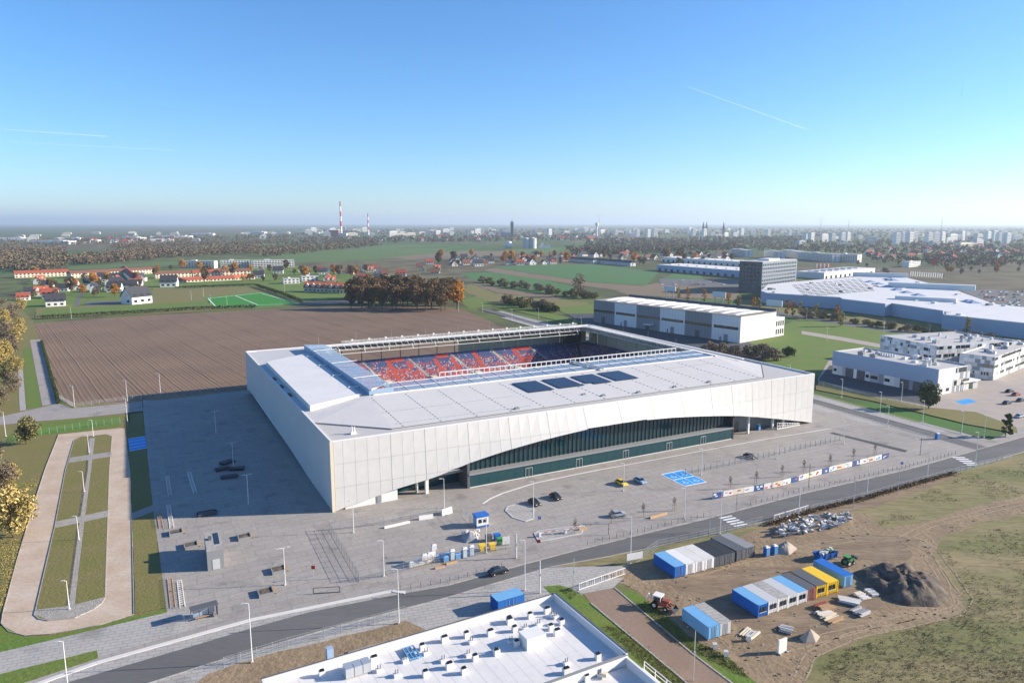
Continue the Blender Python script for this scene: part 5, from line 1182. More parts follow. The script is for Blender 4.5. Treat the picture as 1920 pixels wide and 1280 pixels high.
scatter('weeds', 'dry weeds on the waste ground above the dirt track', RB, 1400, .13, 'leaf_olive', 41); scatter('weeds', 'dry weeds on the waste ground at the lower right', RB2, 2600, .13, 'leaf_olive', 42); scatter('stubble', 'pale dry grass on the waste ground at the lower right', RB2, 2600, .13, 'leaf_grey', 43)
scatter('loose_stones', 'loose stones and scraps scattered over the dirt yard', DIRT, 320, .34, 'rubble', 44, True, 'stones'); scatter('clods', 'dark clods of earth scattered over the dirt yard', DIRT, 260, .4, 'mud', 45, True, 'clods')
scatter('fallen_leaves', 'fallen yellow leaves on the lawns beside the loop road', [(0, 880), (70, 900), (30, 1060), (0, 1150)], 1500, .14, 'leaf_yellow', 46, False, 'leaves'); scatter('grass_tufts', 'rough grass tufts on the traffic island and lawns at left', [(139, 830), (205, 820), (205, 900), (196, 1118), (70, 1140), (104, 985)], 2600, .13, 'leaf_olive', 47, False, 'grass'); scatter('grass_tufts', 'rough grass tufts on the strip beside the brown path', [(1160, 1110), (1186, 1105), (1248, 1152), (1285, 1190), (1365, 1230), (1420, 1280), (1262, 1202)], 1300, .14, 'leaf_olive', 48, False, 'grass'); scatter('grass_tufts', 'rough grass tufts on the strip beside the white-roofed building', [(1045, 1100), (1075, 1105), (1110, 1130), (1290, 1280), (1245, 1280)], 1200, .14, 'leaf_olive', 49, False, 'grass')
# ------------------------------------------------------------------ near building with white roof
BZ = 8.0
P0, P1 = G(490, 1272, BZ), G(1040, 1112, BZ); P0.z = P1.z = 0
loc, rzb, LB = frame(P0, P1)
nb = thing('apartment_block', 'unfinished building in the foreground with white flat roof full of vents', 'building', loc, rzb)
S1 = -21.5
MB().box(0, S1, 0, LB, 0, BZ - 1.3).build('wall', M['white'], nb); MB().box(.3, S1 + .3, BZ - 1.3, LB - .3, -.3, BZ - 1.1).build('roof', M['membrane'], nb)
def parapet(x0, y0, x1, y1, z0, z1, m='white', t=nb): MB().box(x0, y0, z0, x1, y1, z1).build('parapet', M[m], t)
parapet(0, -.35, LB, 0, BZ - 1.3, BZ); parapet(0, S1, .35, -.35, BZ - 1.3, BZ); parapet(LB - .4, S1, LB, -.35, BZ - 1.3, BZ + .2); parapet(30, S1 - .1, LB, S1 + .3, BZ - 1.4, BZ - .1)
MB().box(-.15, -.1, BZ, LB + .15, .15, BZ + .08).build('coping', M['grey_dk'], nb); MB().box(LB - .1, S1, BZ + .2, LB + .18, -.1, BZ + .28).build('coping', M['grey_dk'], nb); MB().box(30, S1 - .2, BZ - .1, LB, S1 + .35, BZ).build('coping', M['grey'], nb)
MB().box(30, S1 - 34, 0, LB, S1 - .2, BZ - 2.0).build('wall', M['white'], nb); MB().box(30.3, S1 - 34, BZ - 2.0, LB - .3, S1 - .2, BZ - 1.85).build('roof', M['membrane'], nb)
parapet(LB - .4, S1 - 34, LB, S1, BZ - 2.0, BZ - .4); parapet(30, S1 - 34, 30.35, S1 - .2, BZ - 2.0, BZ - 1.0)
MB().box(20, S1 - 34, 0, 30, S1 - .2, 4.5).build('wall', M['white'], nb)
for k in range(6): MB().box(29.9, S1 - 4 - k * 4, 4.9, 30.0, S1 - 2 - k * 4, 6.6 - .9).build('window', M['glass_dark'], nb)
for k in range(24): MB().box(1 + k * 2.05, S1 + .35, BZ - 1.1, 1.05 + k * 2.05, -.4, BZ - 1.092).build('roof_seam', M['grey_lt'], nb)
for k in range(3): MB().box(.5, -5 - k * 5.2, BZ - 1.1, LB - .6, -4.95 - k * 5.2, BZ - 1.09).build('roof_seam', M['grey_lt'], nb)
inv = Matrix.Rotation(-rzb, 4, 'Z')
def roof_pt(px, py, z):
    p = G(px, py, z) - loc; p.z = 0; q = inv @ p; return q
for i, (px, py) in enumerate(((956, 1168), (965, 1183), (994, 1158), (1026, 1148), (1053, 1170), (1033, 1180), (1045, 1189), (969, 1210), (931, 1227), (702, 1240), (604, 1267), (792, 1217), (834, 1202), (875, 1194), (891, 1237), (843, 1252), (798, 1267), (955, 1165), (920, 1190), (870, 1262), (650, 1236), (1062, 1262), (1121, 1235), (1100, 1275))):
    zz = BZ - 1.1; q = roof_pt(px, py, zz)
    if q.y < S1 + .8: zz = BZ - 1.85; q = roof_pt(px, py, zz)
    mb = MB(); w = .45 if i % 3 else .6; mb.box(q.x - w, q.y - .35, zz, q.x + w, q.y + .35, zz + .95); s = mb.build('chimney_stack', M['white'], nb)
    MB().box(q.x - w * .7, q.y - .25, zz + .95, q.x + w * .7, q.y + .25, zz + 1.15).build('cap', M['black'], s)
for i, (px, py) in enumerate(((711, 1258), (744, 1267), (799, 1226), (884, 1205), (831, 1240), (878, 1229), (931, 1222), (1036, 1155), (958, 1204), (1042, 1158), (1062, 1245), (1125, 1266), (760, 1240), (985, 1180), (1010, 1172))):
    zz = BZ - 1.1; q = roof_pt(px, py, zz)
    if q.y < S1 + .8: zz = BZ - 1.85; q = roof_pt(px, py, zz)
    mb = MB(); mb.box(q.x - .5, q.y - .4, zz, q.x + .5, q.y + .4, zz + .5); s = mb.build('vent_base', M['white'], nb)
    for dx in (-.2, .2): MB().tube((q.x + dx, q.y, zz + .5), (q.x + dx, q.y, zz + 1.15), .07, n=6).build('vent_pipe', M['grey_dk'], s)
q = roof_pt(998, 1206, BZ - 1.1); MB().box(q.x - 1.8, q.y - 1.4, BZ - 1.1, q.x + 1.8, q.y + 1.4, BZ + .9).build('stair_head', M['white'], nb)
q = roof_pt(619, 1243, BZ - 1.1); MB().box(q.x - .5, q.y - .5, BZ - 1.1, q.x + .5, q.y + .5, BZ + 1.6).build('duct', M['cladding_blue'], nb)
q = roof_pt(670, 1261, BZ - 1.1)
for k in range(3): MB().box(q.x - 2.0 + k * 1.35, q.y - .9, BZ - .9, q.x - .75 + k * 1.35, q.y + .9, BZ + .6).build('air_unit', M['steel'], nb)
q = roof_pt(773, 1226, BZ - 1.1)
fr = MB()
for k in range(4): fr.bar((q.x - 1 + k * .6, q.y - 1.8, BZ - .8), (q.x - 1 + k * .6, q.y + 1.8, BZ - .8), .12, .3)
for k in (-1.7, 0, 1.7): fr.bar((q.x - 1.1, q.y + k, BZ - .7), (q.x + .9, q.y + k, BZ - .7), .12)
fr.build('pipe_frame', M['blue_lt'], nb)
q = roof_pt(1040, 1233, BZ - 1.85); MB().tube((q.x - 1.6, q.y - .3, BZ - 1.5), (q.x + 1.6, q.y + .3, BZ - 1.5), .3, n=8).build('insulation_roll', M['orange'], nb)
r = random.Random(9)
for k in range(46):
    q = roof_pt(r.gauss(1140, 16), r.gauss(1225, 14), BZ - 1.85)
    if q.y > S1 - .6 or q.x > LB - .8: continue
    MB().cbox((q.x, q.y, BZ - 1.85 + r.uniform(0, .3)), (r.uniform(.5, 2.6), r.uniform(.2, .9), r.uniform(.1, .6)), r.uniform(0, 3)).build('building_board', M[r.choice(('wood', 'white', 'grey_lt', 'blue_lt', 'cream', 'grey'))], nb)
mb = MB()
for k in range(6): mb.bar((LB + 1.3, -24 - k * 2.6, BZ - 1.6), (LB + 1.3, -24 - k * 2.6, BZ - .2), .1)
for z in (-.8, -.2): mb.bar((LB + 1.3, -24, BZ + z), (LB + 1.3, -37, BZ + z), .09)
mb.box(LB + .2, -37, BZ - 1.8, LB + 1.4, -23.6, BZ - 1.6); mb.build('scaffold_rail', M['white'], nb)

# ------------------------------------------------------------------ containers and site things
def container_mesh(L, w, h, side, roof, door):
    mb = MB(); mb.box(.06, .06, .12, w - .06, L - .06, h - .06)
    for k in range(int(L / .42)): y = .2 + k * .42; mb.box(0, y, .2, .06, y + .2, h - .1); mb.box(w - .06, y, .2, w, y + .2, h - .1)
    for k in range(5): x = .2 + k * (w - .4) / 5; mb.box(x, -.02, .2, x + .22, .06, h - .1)
    for x in (0, w - .14):
        for y in (0, L - .14): mb.box(x - .02, y - .02, 0, x + .16, y + .16, h)
    mb.box(.0, .0, h - .06, w, L, h, 1)
    return mb.mesh('container_body', [M[side], M[roof]])
CM = {}
def container(label, A, rz, side, roof, L=6.06, w=2.44, h=2.6, kind='store', group=None):
    key = (L, w, h, side, roof)
    if key not in CM: CM[key] = container_mesh(L, w, h, side, roof, 0)
    t = thing('site_cabin' if kind == 'office' else 'container', label, 'cabin' if kind == 'office' else 'container', A, rz, group)
    link('body', CM[key], t)
    if kind == 'office':
        MB().box(.4, -.1, 1.0, 1.1, -.02, 2.0).build('window', M['glass_dark'], t); MB().box(1.35, -.1, 1.0, 2.05, -.02, 2.0).build('window', M['glass_dark'], t); MB().box(.3, -.08, .88, 2.15, -.03, .98).build('sill', M['white'], t)
    else:
        for x in (.1, w / 2 + .03): MB().box(x, -.07, .2, x + w / 2 - .14, -.03, h - .15).build('door', M[side], t)
        for x in (w * .3, w * .42, w * .58, w * .7): MB().tube((x, -.1, .25), (x, -.1, h - .2), .03, n=5).build('lock_rod', M['galv'], t)
    return t
def crow(A, B, items, L=6.06, gap=.06):
    d = (B - A); rz = math.atan2(d.y, d.x); d = d.normalized(); x = 0
    for lab, side, roof, kind, w in items:
        container(lab, A + d * x, rz, side, roof, L, w, 2.6, kind); x += w + gap
crow(G(1264, 1084), G(1369, 1056), [('blue shipping container at the left end of the row by the road', 'blue', 'blue_lt', 'store', 2.9), ('white container next to the blue one in the roadside row', 'white', 'white', 'store', 2.6), ('second white container in the roadside row', 'white', 'concrete_lt', 'store', 2.6), ('third white container in the roadside row, beside the charcoal ones', 'white', 'concrete_lt', 'store', 2.6), ('charcoal container beside the white ones in the roadside row', 'grey_dk', 'dark', 'store', 2.9), ('charcoal container at the right end of the roadside row', 'grey_dk', 'dark', 'store', 2.9)], 7.2)
crow(G(1380, 1053), G(1415, 1042), [('tall dark container, left of the pair near the blue toilets', 'grey_dk', 'grey_dk', 'store', 2.9), ('tall dark container, right of the pair near the blue toilets', 'grey_dk', 'grey', 'store', 2.9)], 8)
crow(G(1421, 1158), G(1512, 1128), [('blue site office with two windows at the left end of the cabin row', 'blue', 'blue_lt', 'office', 2.6), ('white site cabin beside the blue office', 'white', 'grey_lt', 'office', 2.6), ('second white site cabin from the blue office', 'white', 'concrete', 'office', 2.6), ('third white site cabin from the blue office', 'white', 'grey_lt', 'office', 2.6), ('white site cabin next to the red container', 'white', 'blue_lt', 'office', 2.6)], 7)
crow(G(1513, 1127), G(1528, 1122), [('rust red container between white cabins and yellow ones', 'rust', 'grey_dk', 'store', 2.4)], 7)
crow(G(1530, 1121), G(1578, 1107), [('yellow site cabin with black roof, left of the yellow pair', 'yellow', 'grey_dk', 'office', 3.0), ('yellow site cabin at the right of the yellow pair', 'yellow', 'yellow', 'office', 3.0)], 7)
crow(G(1581, 1102), G(1598, 1097), [('blue container at the right end behind the yellow cabins', 'blue_lt', 'blue', 'store', 2.6)], 8)
crow(G(1327, 1200), G(1369, 1187), [('light blue container, left of the pair beside the grass strip', 'blue_lt', 'blue_lt', 'store', 2.6), ('grey container, right of the pair beside the grass strip', 'grey_lt', 'concrete', 'store', 2.6)], 7.4)
p = G(958, 1146); container('blue container with pale roof behind the white-roofed building', p - Vector((2.6, 1.2, 0)), rzb, 'blue', 'blue_lt', 3.0, 6.0, 2.8)
def toilet(label, px, py, m='blue', rz=.3, group=None):
    t = thing('portable_toilet', label, 'toilet', G(px, py), rz, group); MB().box(-.55, -.55, .1, .55, .55, 2.1).build('cabin', M[m], t); MB().box(-.42, -.6, .2, .42, -.56, 1.95).build('door', M['blue_lt' if m == 'blue' else 'white'], t)
    mb = MB(); mb.raw([(-.6, -.6, 2.1), (.6, -.6, 2.1), (.6, .6, 2.1), (-.6, .6, 2.1), (-.3, -.3, 2.35), (.3, -.3, 2.35), (.3, .3, 2.35), (-.3, .3, 2.35)], [(0, 1, 5, 4), (1, 2, 6, 5), (2, 3, 7, 6), (3, 0, 4, 7), (4, 5, 6, 7)]); mb.build('roof', M['white'], t); MB().box(-.6, -.6, 0, .6, .6, .1).build('skid', M['grey'], t)
for i, (px, py) in enumerate(((1437, 1041), (1452, 1038))): toilet(('left' if i == 0 else 'right') + ' deep blue portable toilet beside the dark containers', px, py)
for i, (px, py) in enumerate(((848, 1048), (871, 1044), (884, 1040))): toilet(ordn(i) + ' light blue portable toilet from the left in the fenced yard', px, py, 'blue_lt', .3)
toilet('blue portable toilet on the paving at the right of the forecourt', 1757, 823, 'blue', .2); toilet('blue portable toilet under the right end of the stadium arch', 1422, 806, 'blue', .4)
# skip, machines, heaps, stacks
t = thing('skip', 'blue rubbish skip heaped with white sacks near the green tractor', 'skip', G(1547, 1046), .35); mb = MB()
b0, b1 = [(-2.2, -.9, .2), (2.2, -.9, .2), (2.2, .9, .2), (-2.2, .9, .2)], [(-2.8, -1.1, 1.6), (2.8, -1.1, 1.6), (2.8, 1.1, 1.6), (-2.8, 1.1, 1.6)]
for i in range(4): mb.face([b0[i], b0[(i + 1) % 4], b1[(i + 1) % 4], b1[i]])
mb.face(b0[::-1]); mb.build('hull', M['blue'], t)
r = random.Random(2)
for k in range(26): MB().cbox((r.uniform(-2.2, 2.2), r.uniform(-.8, .8), 1.1 + r.uniform(0, .6)), (r.uniform(.4, .9), r.uniform(.3, .7), r.uniform(.3, .6)), r.uniform(0, 3)).build('rubbish_sack', M[r.choice(('white', 'grey_lt', 'green', 'cream', 'grey'))], t)
for k in range(4): MB().box(-2.6 + k * 1.6, -1.16, .3, -2.4 + k * 1.6, -1.0, 1.6).build('rib', M['blue_deep'], t)
def wheel(t, x, y, r_, w, m='black'):
    mb = MB(); mb.tube((x, y - w / 2, r_), (x, y + w / 2, r_), r_, n=16); o = mb.build('wheel', M[m], t); h = MB(); h.tube((x, y - w / 2 - .02, r_), (x, y + w / 2 + .02, r_), r_ * .5, n=10); h.build('hub', M['grey_lt'], o)
t = thing('backhoe_loader', 'red and white loader with raised bucket beside the grass strip', 'loader', G(1240, 1139), -.6, scale=(1.0, 1.0, 1.0))
MB().box(-1.6, -.7, .7, 1.2, .7, 1.5).build('chassis', M['rust'], t); MB().box(.2, -.5, 1.5, 1.7, .5, 2.0).build('bonnet', M['rust'], t); MB().box(-1.5, -.8, 1.5, .1, .8, 2.5).build('cab', M['glass_dark'], t); MB().box(-1.6, -.9, 2.5, .2, .9, 2.7).build('cab_roof', M['white'], t)
for x in (-1.45, .05):
    for y in (-.78, .78): MB().bar((x, y, 1.5), (x, y, 2.5), .12).build('pillar', M['white'], t)
for s in (-1, 1): wheel(t, -1.1, s * .95, .75, .45); wheel(t, 1.2, s * .9, .5, .35); MB().bar((.2, s * .75, 1.7), (2.3, s * .7, .9), .16, .25).build('loader_arm', M['rust'], t)
mb = MB(); mb.raw([(2.2, -1.1, .3), (3.2, -1.1, .25), (2.5, -1.1, 1.1), (2.2, 1.1, .3), (3.2, 1.1, .25), (2.5, 1.1, 1.1)], [(0, 1, 2), (3, 5, 4), (0, 3, 4, 1), (0, 2, 5, 3)]); mb.build('bucket', M['grey_dk'], t)
MB().bar((-1.7, 0, 1.0), (-2.8, 0, 2.3), .2).build('rear_boom', M['white'], t); MB().bar((-2.8, 0, 2.3), (-3.3, 0, .9), .16).build('rear_arm', M['white'], t)
t = thing('tractor', 'green tractor parked behind the yellow cabins', 'tractor', G(1590, 1058), .5, scale=(.85, .85, .85))
MB().box(-1.2, -.45, .6, 1.7, .45, 1.4).build('body', M['green'], t); MB().box(-1.2, -.6, 1.4, .1, .6, 2.4).build('cab', M['glass_dark'], t); MB().box(-1.3, -.7, 2.4, .2, .7, 2.55).build('cab_roof', M['green'], t)
for s in (-1, 1): wheel(t, -.8, s * .8, .8, .4); wheel(t, 1.3, s * .7, .5, .3); MB().bar((.0, s * .55, 1.5), (2.4, s * .5, 1.7), .14).build('loader_arm', M['green'], t)
MB().box(2.2, -.9, 1.2, 2.9, .9, 1.9).build('bucket', M['grey_dk'], t)
def heap(name, label, px, hgt_, m, seed, cat='heap', n=26, rough=.25):
    q = [G(*p) for p in px]; c = sum(q, Vector()) / len(q); r = random.Random(seed); t = thing(name, label, cat, c); mb = MB(); vs = []; fs = []; rings = 7; seg = 40
    def edge(a):
        d = Vector((math.cos(a), math.sin(a), 0)); best = 0
        for i in range(len(q)):
            A_, B_ = q[i] - c, q[(i + 1) % len(q)] - c; e = B_ - A_; den = d.x * e.y - d.y * e.x
            if abs(den) < 1e-6: continue
            tt = (A_.x * e.y - A_.y * e.x) / den; s = (A_.x * d.y - A_.y * d.x) / den
            if 0 <= s <= 1 and tt > best: best = tt
        return best
    rings = 16; seg = 72
    for i in range(rings + 1):
        f = 1 - i / rings
        for j in range(seg):
            a = 2 * math.pi * j / seg; e = edge(a) * f; x, y = e * math.cos(a), e * math.sin(a)
            nz = mnoise.fractal(Vector((x * .35, y * .35, seed * 7.3)), .9, 2.1, 5); z = hgt_ * (1 - f ** (1.1 if rough < .1 else 2.0)) * (1 + rough * 1.5 * nz) if f < 1 else -.12
            vs.append((x, y, z))
    for i in range(rings):
        for j in range(seg): fs.append((i * seg + j, i * seg + (j + 1) % seg, (i + 1) * seg + (j + 1) % seg, (i + 1) * seg + j))
    mb.raw(vs, fs); mb.build('mound', M[m], t, True); return t
heap('soil_heap', 'big dark heap of topsoil behind the yellow cabins', [(1598, 1072), (1640, 1056), (1700, 1062), (1760, 1085), (1782, 1118), (1760, 1138), (1700, 1136), (1640, 1115)], 2.6, 'earth_dark', 3, rough=.4)
heap('sand_heap', 'small pointed cone of grey sand in the dirt yard', [(1498, 1195), (1517, 1184), (1538, 1193), (1530, 1204), (1508, 1205)], 1.9, 'sand', 4, rough=.06); heap('gravel_heap', 'low gravel heap behind the blue toilets', [(1452, 1025), (1475, 1018), (1495, 1028), (1480, 1040), (1458, 1038)], 1.6, 'sand', 5)
rub = heap('rubble_heap', 'long heap of broken concrete beside the road', [(1440, 1000), (1500, 978), (1545, 962), (1600, 960), (1600, 985), (1550, 1000), (1470, 1012)], .7, 'mud', 6)
r = random.Random(12)
for k in range(150):
    a, f = r.uniform(0, 6.28), math.sqrt(r.random()); p = G(1522 + math.cos(a) * f * 76, 986 - math.cos(a) * f * 14 + math.sin(a) * f * 15) - rub.location; s = r.uniform(.4, 1.5)
    mb = MB(); vs = [Vector((x * s * r.uniform(.5, 1), y * s * r.uniform(.4, 1), z * s * r.uniform(.3, .8))) for x in (-.5, .5) for y in (-.5, .5) for z in (-.3, .7)]; mb.raw([v + Vector((p.x, p.y, r.uniform(.3, .9))) for v in vs], [(0, 1, 3, 2), (4, 6, 7, 5), (0, 4, 5, 1), (2, 3, 7, 6), (0, 2, 6, 4), (1, 5, 7, 3)]); mb.build('concrete_lump', M[r.choice(('rubble', 'grey_lt', 'concrete_lt', 'grey'))], rub)
def stack(label, px, py, rz, n, m, seed, name='timber_stack', L=3.2):
    t = thing(name, label, 'stack', G(px, py), rz); r = random.Random(seed)
    for k in range(n): MB().cbox((r.uniform(-.2, .2), -1.2 + (k % 6) * .45, (k // 6) * .22 + .1), (L * r.uniform(.8, 1.1), .3, .18), r.uniform(-.06, .06)).build('plank', M[r.choice(m)], t)
    for x in (-1, 1): MB().box(x - .08, -1.4, 0, x + .08, 1.3, .1).build('bearer', M['wood'], t)
stack('stack of rust brown steel shuttering beside the cabins', 1545, 1140, .4, 18, ['rust', 'wood'], 1); stack('stack of pale planks in front of the yellow cabins', 1592, 1128, -.5, 16, ['grey_lt', 'cream', 'white'], 2, L=4); stack('loose pale timber nearest the bare field edge', 1560, 1160, .5, 8, ['cream', 'wood'], 3, L=4); stack('stack of grey boards right of the timber', 1612, 1148, .5, 14, ['grey_lt', 'grey'], 4); stack('crate of bricks wrapped in foil by the rust shuttering', 1548, 1152, .4, 12, ['cream', 'white'], 5); stack('stack of white slabs by the right-hand blue container', 1615, 1118, .3, 12, ['cream', 'white'], 6, L=2.2); stack('grey wrapped pallet right of the white slabs', 1634, 1112, .2, 12, ['grey_lt', 'white'], 7, L=1.8)
stack('small boards lying at the corner of the light blue containers', 1405, 1188, .8, 8, ['grey_lt', 'cream'], 8); stack('two grey trough boxes beside the sand cone', 1474, 1180, -.5, 10, ['grey_lt', 'grey'], 9, L=2.4)
def simple(name, label, cat, px, py, rz, parts):
    t = thing(name, label, cat, G(px, py), rz)
    for nm, m, boxes in parts:
        mb = MB()
        for b_ in boxes: mb.box(*b_)
        mb.build(nm, M[m], t)
    return t
simple('concrete_block', 'white upright concrete block alone in the dirt yard', 'block', 1466, 1222, .5, [('slab', 'white', [(-1, -.15, 0, 1, .15, 2.6)]), ('foot', 'grey_lt', [(-1, -.6, 0, -.8, .6, .2), (.8, -.6, 0, 1, .6, .2)])])
for i, (px, py) in enumerate(((1340, 1215), (1361, 1229), (1403, 1200))): simple('bucket_drum', ordn(i) + ' small white drum along the edge of the grass strip', 'drum', px, py, 0, [('drum', 'white', [(-.35, -.35, 0, .35, .35, .9)]), ('lid', 'grey_lt', [(-.38, -.38, .9, .38, .38, .98)])])
simple('site_board', 'white notice board at the corner of the roadside containers', 'board', 1190, 1056, .35, [('board', 'white', [(-2, -.05, 1.0, 2, .05, 2.6)]), ('post', 'galv', [(-1.7, .05, 0, -1.6, .15, 2.6), (1.6, .05, 0, 1.7, .15, 2.6)])])

# ------------------------------------------------------------------ forecourt things
k = thing('gate_kiosk', 'small blue and white gatehouse kiosk in the fenced yard', 'kiosk', G(894, 990), .45)
MB().box(0, 0, .15, 3.2, 2.4, 2.9).build('wall', M['white'], k); MB().box(-.06, -.06, .1, 3.26, 2.46, .5).build('plinth', M['blue'], k); MB().box(-.15, -.15, 2.7, 3.35, 2.55, 3.1).build('roof', M['blue'], k); MB().box(-.03, .1, .5, 0, 2.3, 2.7).build('side_panel', M['blue_lt'], k)
for x in (.5, 1.8): MB().box(x, -.05, 1.2, x + .9, 0, 2.2).build('window', M['glass_dark'], k)
def bin_(label, px, py, m):
    t = thing('waste_container', label, 'bin', G(px, py), .4); mb = MB(); mb.raw([(-.6, -.5, .15), (.6, -.5, .15), (.6, .5, .15), (-.6, .5, .15), (-.75, -.6, 1.4), (.75, -.6, 1.4), (.75, .6, 1.4), (-.75, .6, 1.4)], [(0, 1, 5, 4), (1, 2, 6, 5), (2, 3, 7, 6), (3, 0, 4, 7), (3, 2, 1, 0)]); mb.build('tub', M[m], t); MB().box(-.78, -.64, 1.4, .78, .64, 1.6).build('lid', M[m], t)
    for x in (-.5, .5): MB().tube((x, -.5, .08), (x, -.4, .08), .08).build('castor', M['black'], t)
bin_('yellow waste container, left of the yellow pair by the kiosk', 904, 1032, 'yellow'); bin_('yellow waste container, right of the yellow pair by the kiosk', 923, 1030, 'yellow'); bin_('blue waste container behind the yellow ones', 932, 1012, 'blue'); bin_('green waste container beside the blue one', 938, 1020, 'green'); bin_('grey waste container nearest the kiosk', 916, 1014, 'grey_dk')
simple('notice_board', 'white board standing right of the green waste container', 'board', 949, 1022, .3, [('board', 'white', [(-.9, -.05, .3, .9, .05, 2.2)]), ('leg', 'galv', [(-.8, 0, 0, -.7, .3, .4), (.7, 0, 0, .8, .3, .4)])])
def pallet(label, px, py, m, z=0.):
    p = G(px, py); p.z = z; t = thing('wrapped_pallet', label, 'pallet', p, .35)
    for dy in (-.45, 0, .45): MB().box(-.6, dy - .07, 0, .6, dy + .07, .15).build('bearer', M['wood'], t)
    mb = MB(); mb.raw([(-.58, -.5, .15), (.58, -.5, .15), (.58, .5, .15), (-.58, .5, .15), (-.55, -.48, 1.2), (.55, -.48, 1.2), (.55, .48, 1.2), (-.55, .48, 1.2), (-.35, -.3, 1.32), (.35, -.3, 1.32), (.35, .3, 1.32), (-.35, .3, 1.32)], [(0, 1, 5, 4), (1, 2, 6, 5), (2, 3, 7, 6), (3, 0, 4, 7), (4, 5, 9, 8), (5, 6, 10, 9), (6, 7, 11, 10), (7, 4, 8, 11), (8, 9, 10, 11)]); mb.build('load', M[m], t)
for i, (px, py, z) in enumerate(((772, 1062, 0), (780, 1060, 0), (788, 1058, 0), (797, 1056, 0), (805, 1053, 0), (813, 1050, 0), (796, 1050, 1.3), (806, 1047, 1.3), (812, 1044, 1.3), (814, 1042, 2.6))): pallet(ordn(i) + ' foil wrapped white pallet in the stack left of the light blue toilets', px, py + (z > 0) * 9, 'white', z)
for i, (px, py) in enumerate(((823, 1049), (830, 1048), (838, 1046), (836, 1052), (858, 1047))): pallet(ordn(i) + ' bluish wrapped pallet beside the light blue toilets', px, py, 'blue_lt')
j = heap('rubbish_heap', 'heap of pale rubbish and bags beside the kiosk', [(864, 1008), (880, 996), (898, 1004), (896, 1016), (872, 1018)], 1.5, 'rubble', 8)
for q_ in range(16): MB().cbox((r.uniform(-2, 2), r.uniform(-1.5, 1.5), .7 + r.uniform(0, .6)), (.8, .5, .5), r.uniform(0, 3)).build('sack', M[r.choice(('white', 'cream', 'grey_lt'))], j)
for i, (a_, b_, h) in enumerate((((785, 974), (812, 970), 1.0), ((828, 966), (847, 960), 1.6), ((720, 990), (768, 979), .5), ((1085, 994), (1100, 991), .6), ((1218, 972), (1250, 963), .6), ((815, 1066), (834, 1062), .4), ((836, 1058), (857, 1053), .4))):
    A_, B_ = G(*a_), G(*b_); lc, rz2, LL = frame(A_, B_); t = thing('concrete_barrier', ('white barrier block row beside the stadium-side fence of the yard', 'tall white barrier blocks at the corner of the fenced yard', 'long low concrete kerb stones inside the yard fence', 'short timber-coloured barrier by the entrance island', 'timber-coloured barrier between the young trees', 'left timber beam lying before the wrapped pallets', 'right timber beam lying before the light blue toilets')[i], 'barrier', lc, rz2, 'concrete barriers')
    n = max(1, int(LL / 2))
    for k_ in range(n): mb = MB(); x0, x1 = LL * k_ / n + .03, LL * (k_ + 1) / n - .03; mb.raw([(x0, -.4, 0), (x1, -.4, 0), (x1, .4, 0), (x0, .4, 0), (x0, -.18, h), (x1, -.18, h), (x1, .18, h), (x0, .18, h)], [(0, 1, 5, 4), (1, 2, 6, 5), (2, 3, 7, 6), (3, 0, 4, 7), (4, 5, 6, 7)]); mb.build('segment', M['white' if h > .8 else 'wood' if i in (5, 6, 3, 4) else 'concrete_lt'], t)
# substation, shelter, planters, racks
A_, B_ = G(390, 1070), G(421, 1064); lc, rz2, LL = frame(A_, B_); sh = hgt(390, 1070, 1034)
t = thing('substation', 'tall grey concrete kiosk building on the paving at left', 'kiosk', lc, rz2); D2 = 10.5
MB().box(0, 0, 0, LL, D2, sh).build('wall', M['grey'], t); mb = MB(); mb.box(0, 0, sh, LL, D2, sh + .25); mb.build('roof', M['concrete'], t); MB().box(LL * .55, D2 * .25, sh + .25, LL * .85, D2 * .85, sh + .32).build('roof_hatch', M['glass_dark'], t); MB().box(LL * .2, D2 * .5, sh + .25, LL * .4, D2 * .6, sh + .9).build('vent', M['grey_dk'], t); MB().box(LL * .3, -.06, .1, LL * .75, 0, 2.4).build('door', M['grey_lt'], t)
t = thing('bus_shelter', 'dark bus shelter with long thin roof beside the road', 'shelter', G(358, 1166), math.atan2((G(409, 1152) - G(358, 1166)).y, (G(409, 1152) - G(358, 1166)).x)); LL = (G(409, 1152) - G(358, 1166)).length
MB().box(0, -1.0, 2.5, LL, .9, 2.75).build('roof', M['grey_dk'], t); MB().box(.5, .5, .5, LL - .5, .54, 2.3).build('back_pane', M['glass_roof'], t); MB().box(.8, -.1, .45, LL - .8, .35, .53).build('bench', M['wood'], t)
for x in (.1, LL * .33, LL * .66, LL - .2): MB().box(x, .5, 0, x + .1, .62, 2.5).build('post', M['grey_dk'], t)
MB().box(LL - .2, -.8, .3, LL - .1, .5, 2.3).build('end_pane', M['grey_dk'], t)
for i, (px, py) in enumerate(((330, 1000), (458, 1008), (522, 1070), (498, 1112), (358, 1024))):
    t = thing('planter_bench', ('planter bench at the shadow edge left of the grey kiosk building', 'planter bench right of the grey kiosk building', 'planter bench beside the double-armed lamp on the left paving', 'planter bench nearest the road on the left paving', 'planter bench just behind the grey kiosk building')[i], 'planter', G(px, py), .49, 'planters on the left paving')
    mb = MB(); mb.box(-1.5, -1.5, 0, 1.5, -1.3, .7); mb.box(-1.5, 1.3, 0, 1.5, 1.5, .7); mb.box(-1.5, -1.3, 0, -1.3, 1.3, .7); mb.box(1.3, -1.3, 0, 1.5, 1.3, .7); mb.build('box', M['grey'], t); MB().box(-1.3, -1.3, .1, 1.3, 1.3, .5).build('soil', M['earth_dark'], t); MB().box(1.5, -1.4, .4, 2.0, 1.4, .5).build('bench_seat', M['wood'], t); MB().box(1.55, -1.2, 0, 1.95, -1.0, .4).build('bench_leg', M['grey_dk'], t)
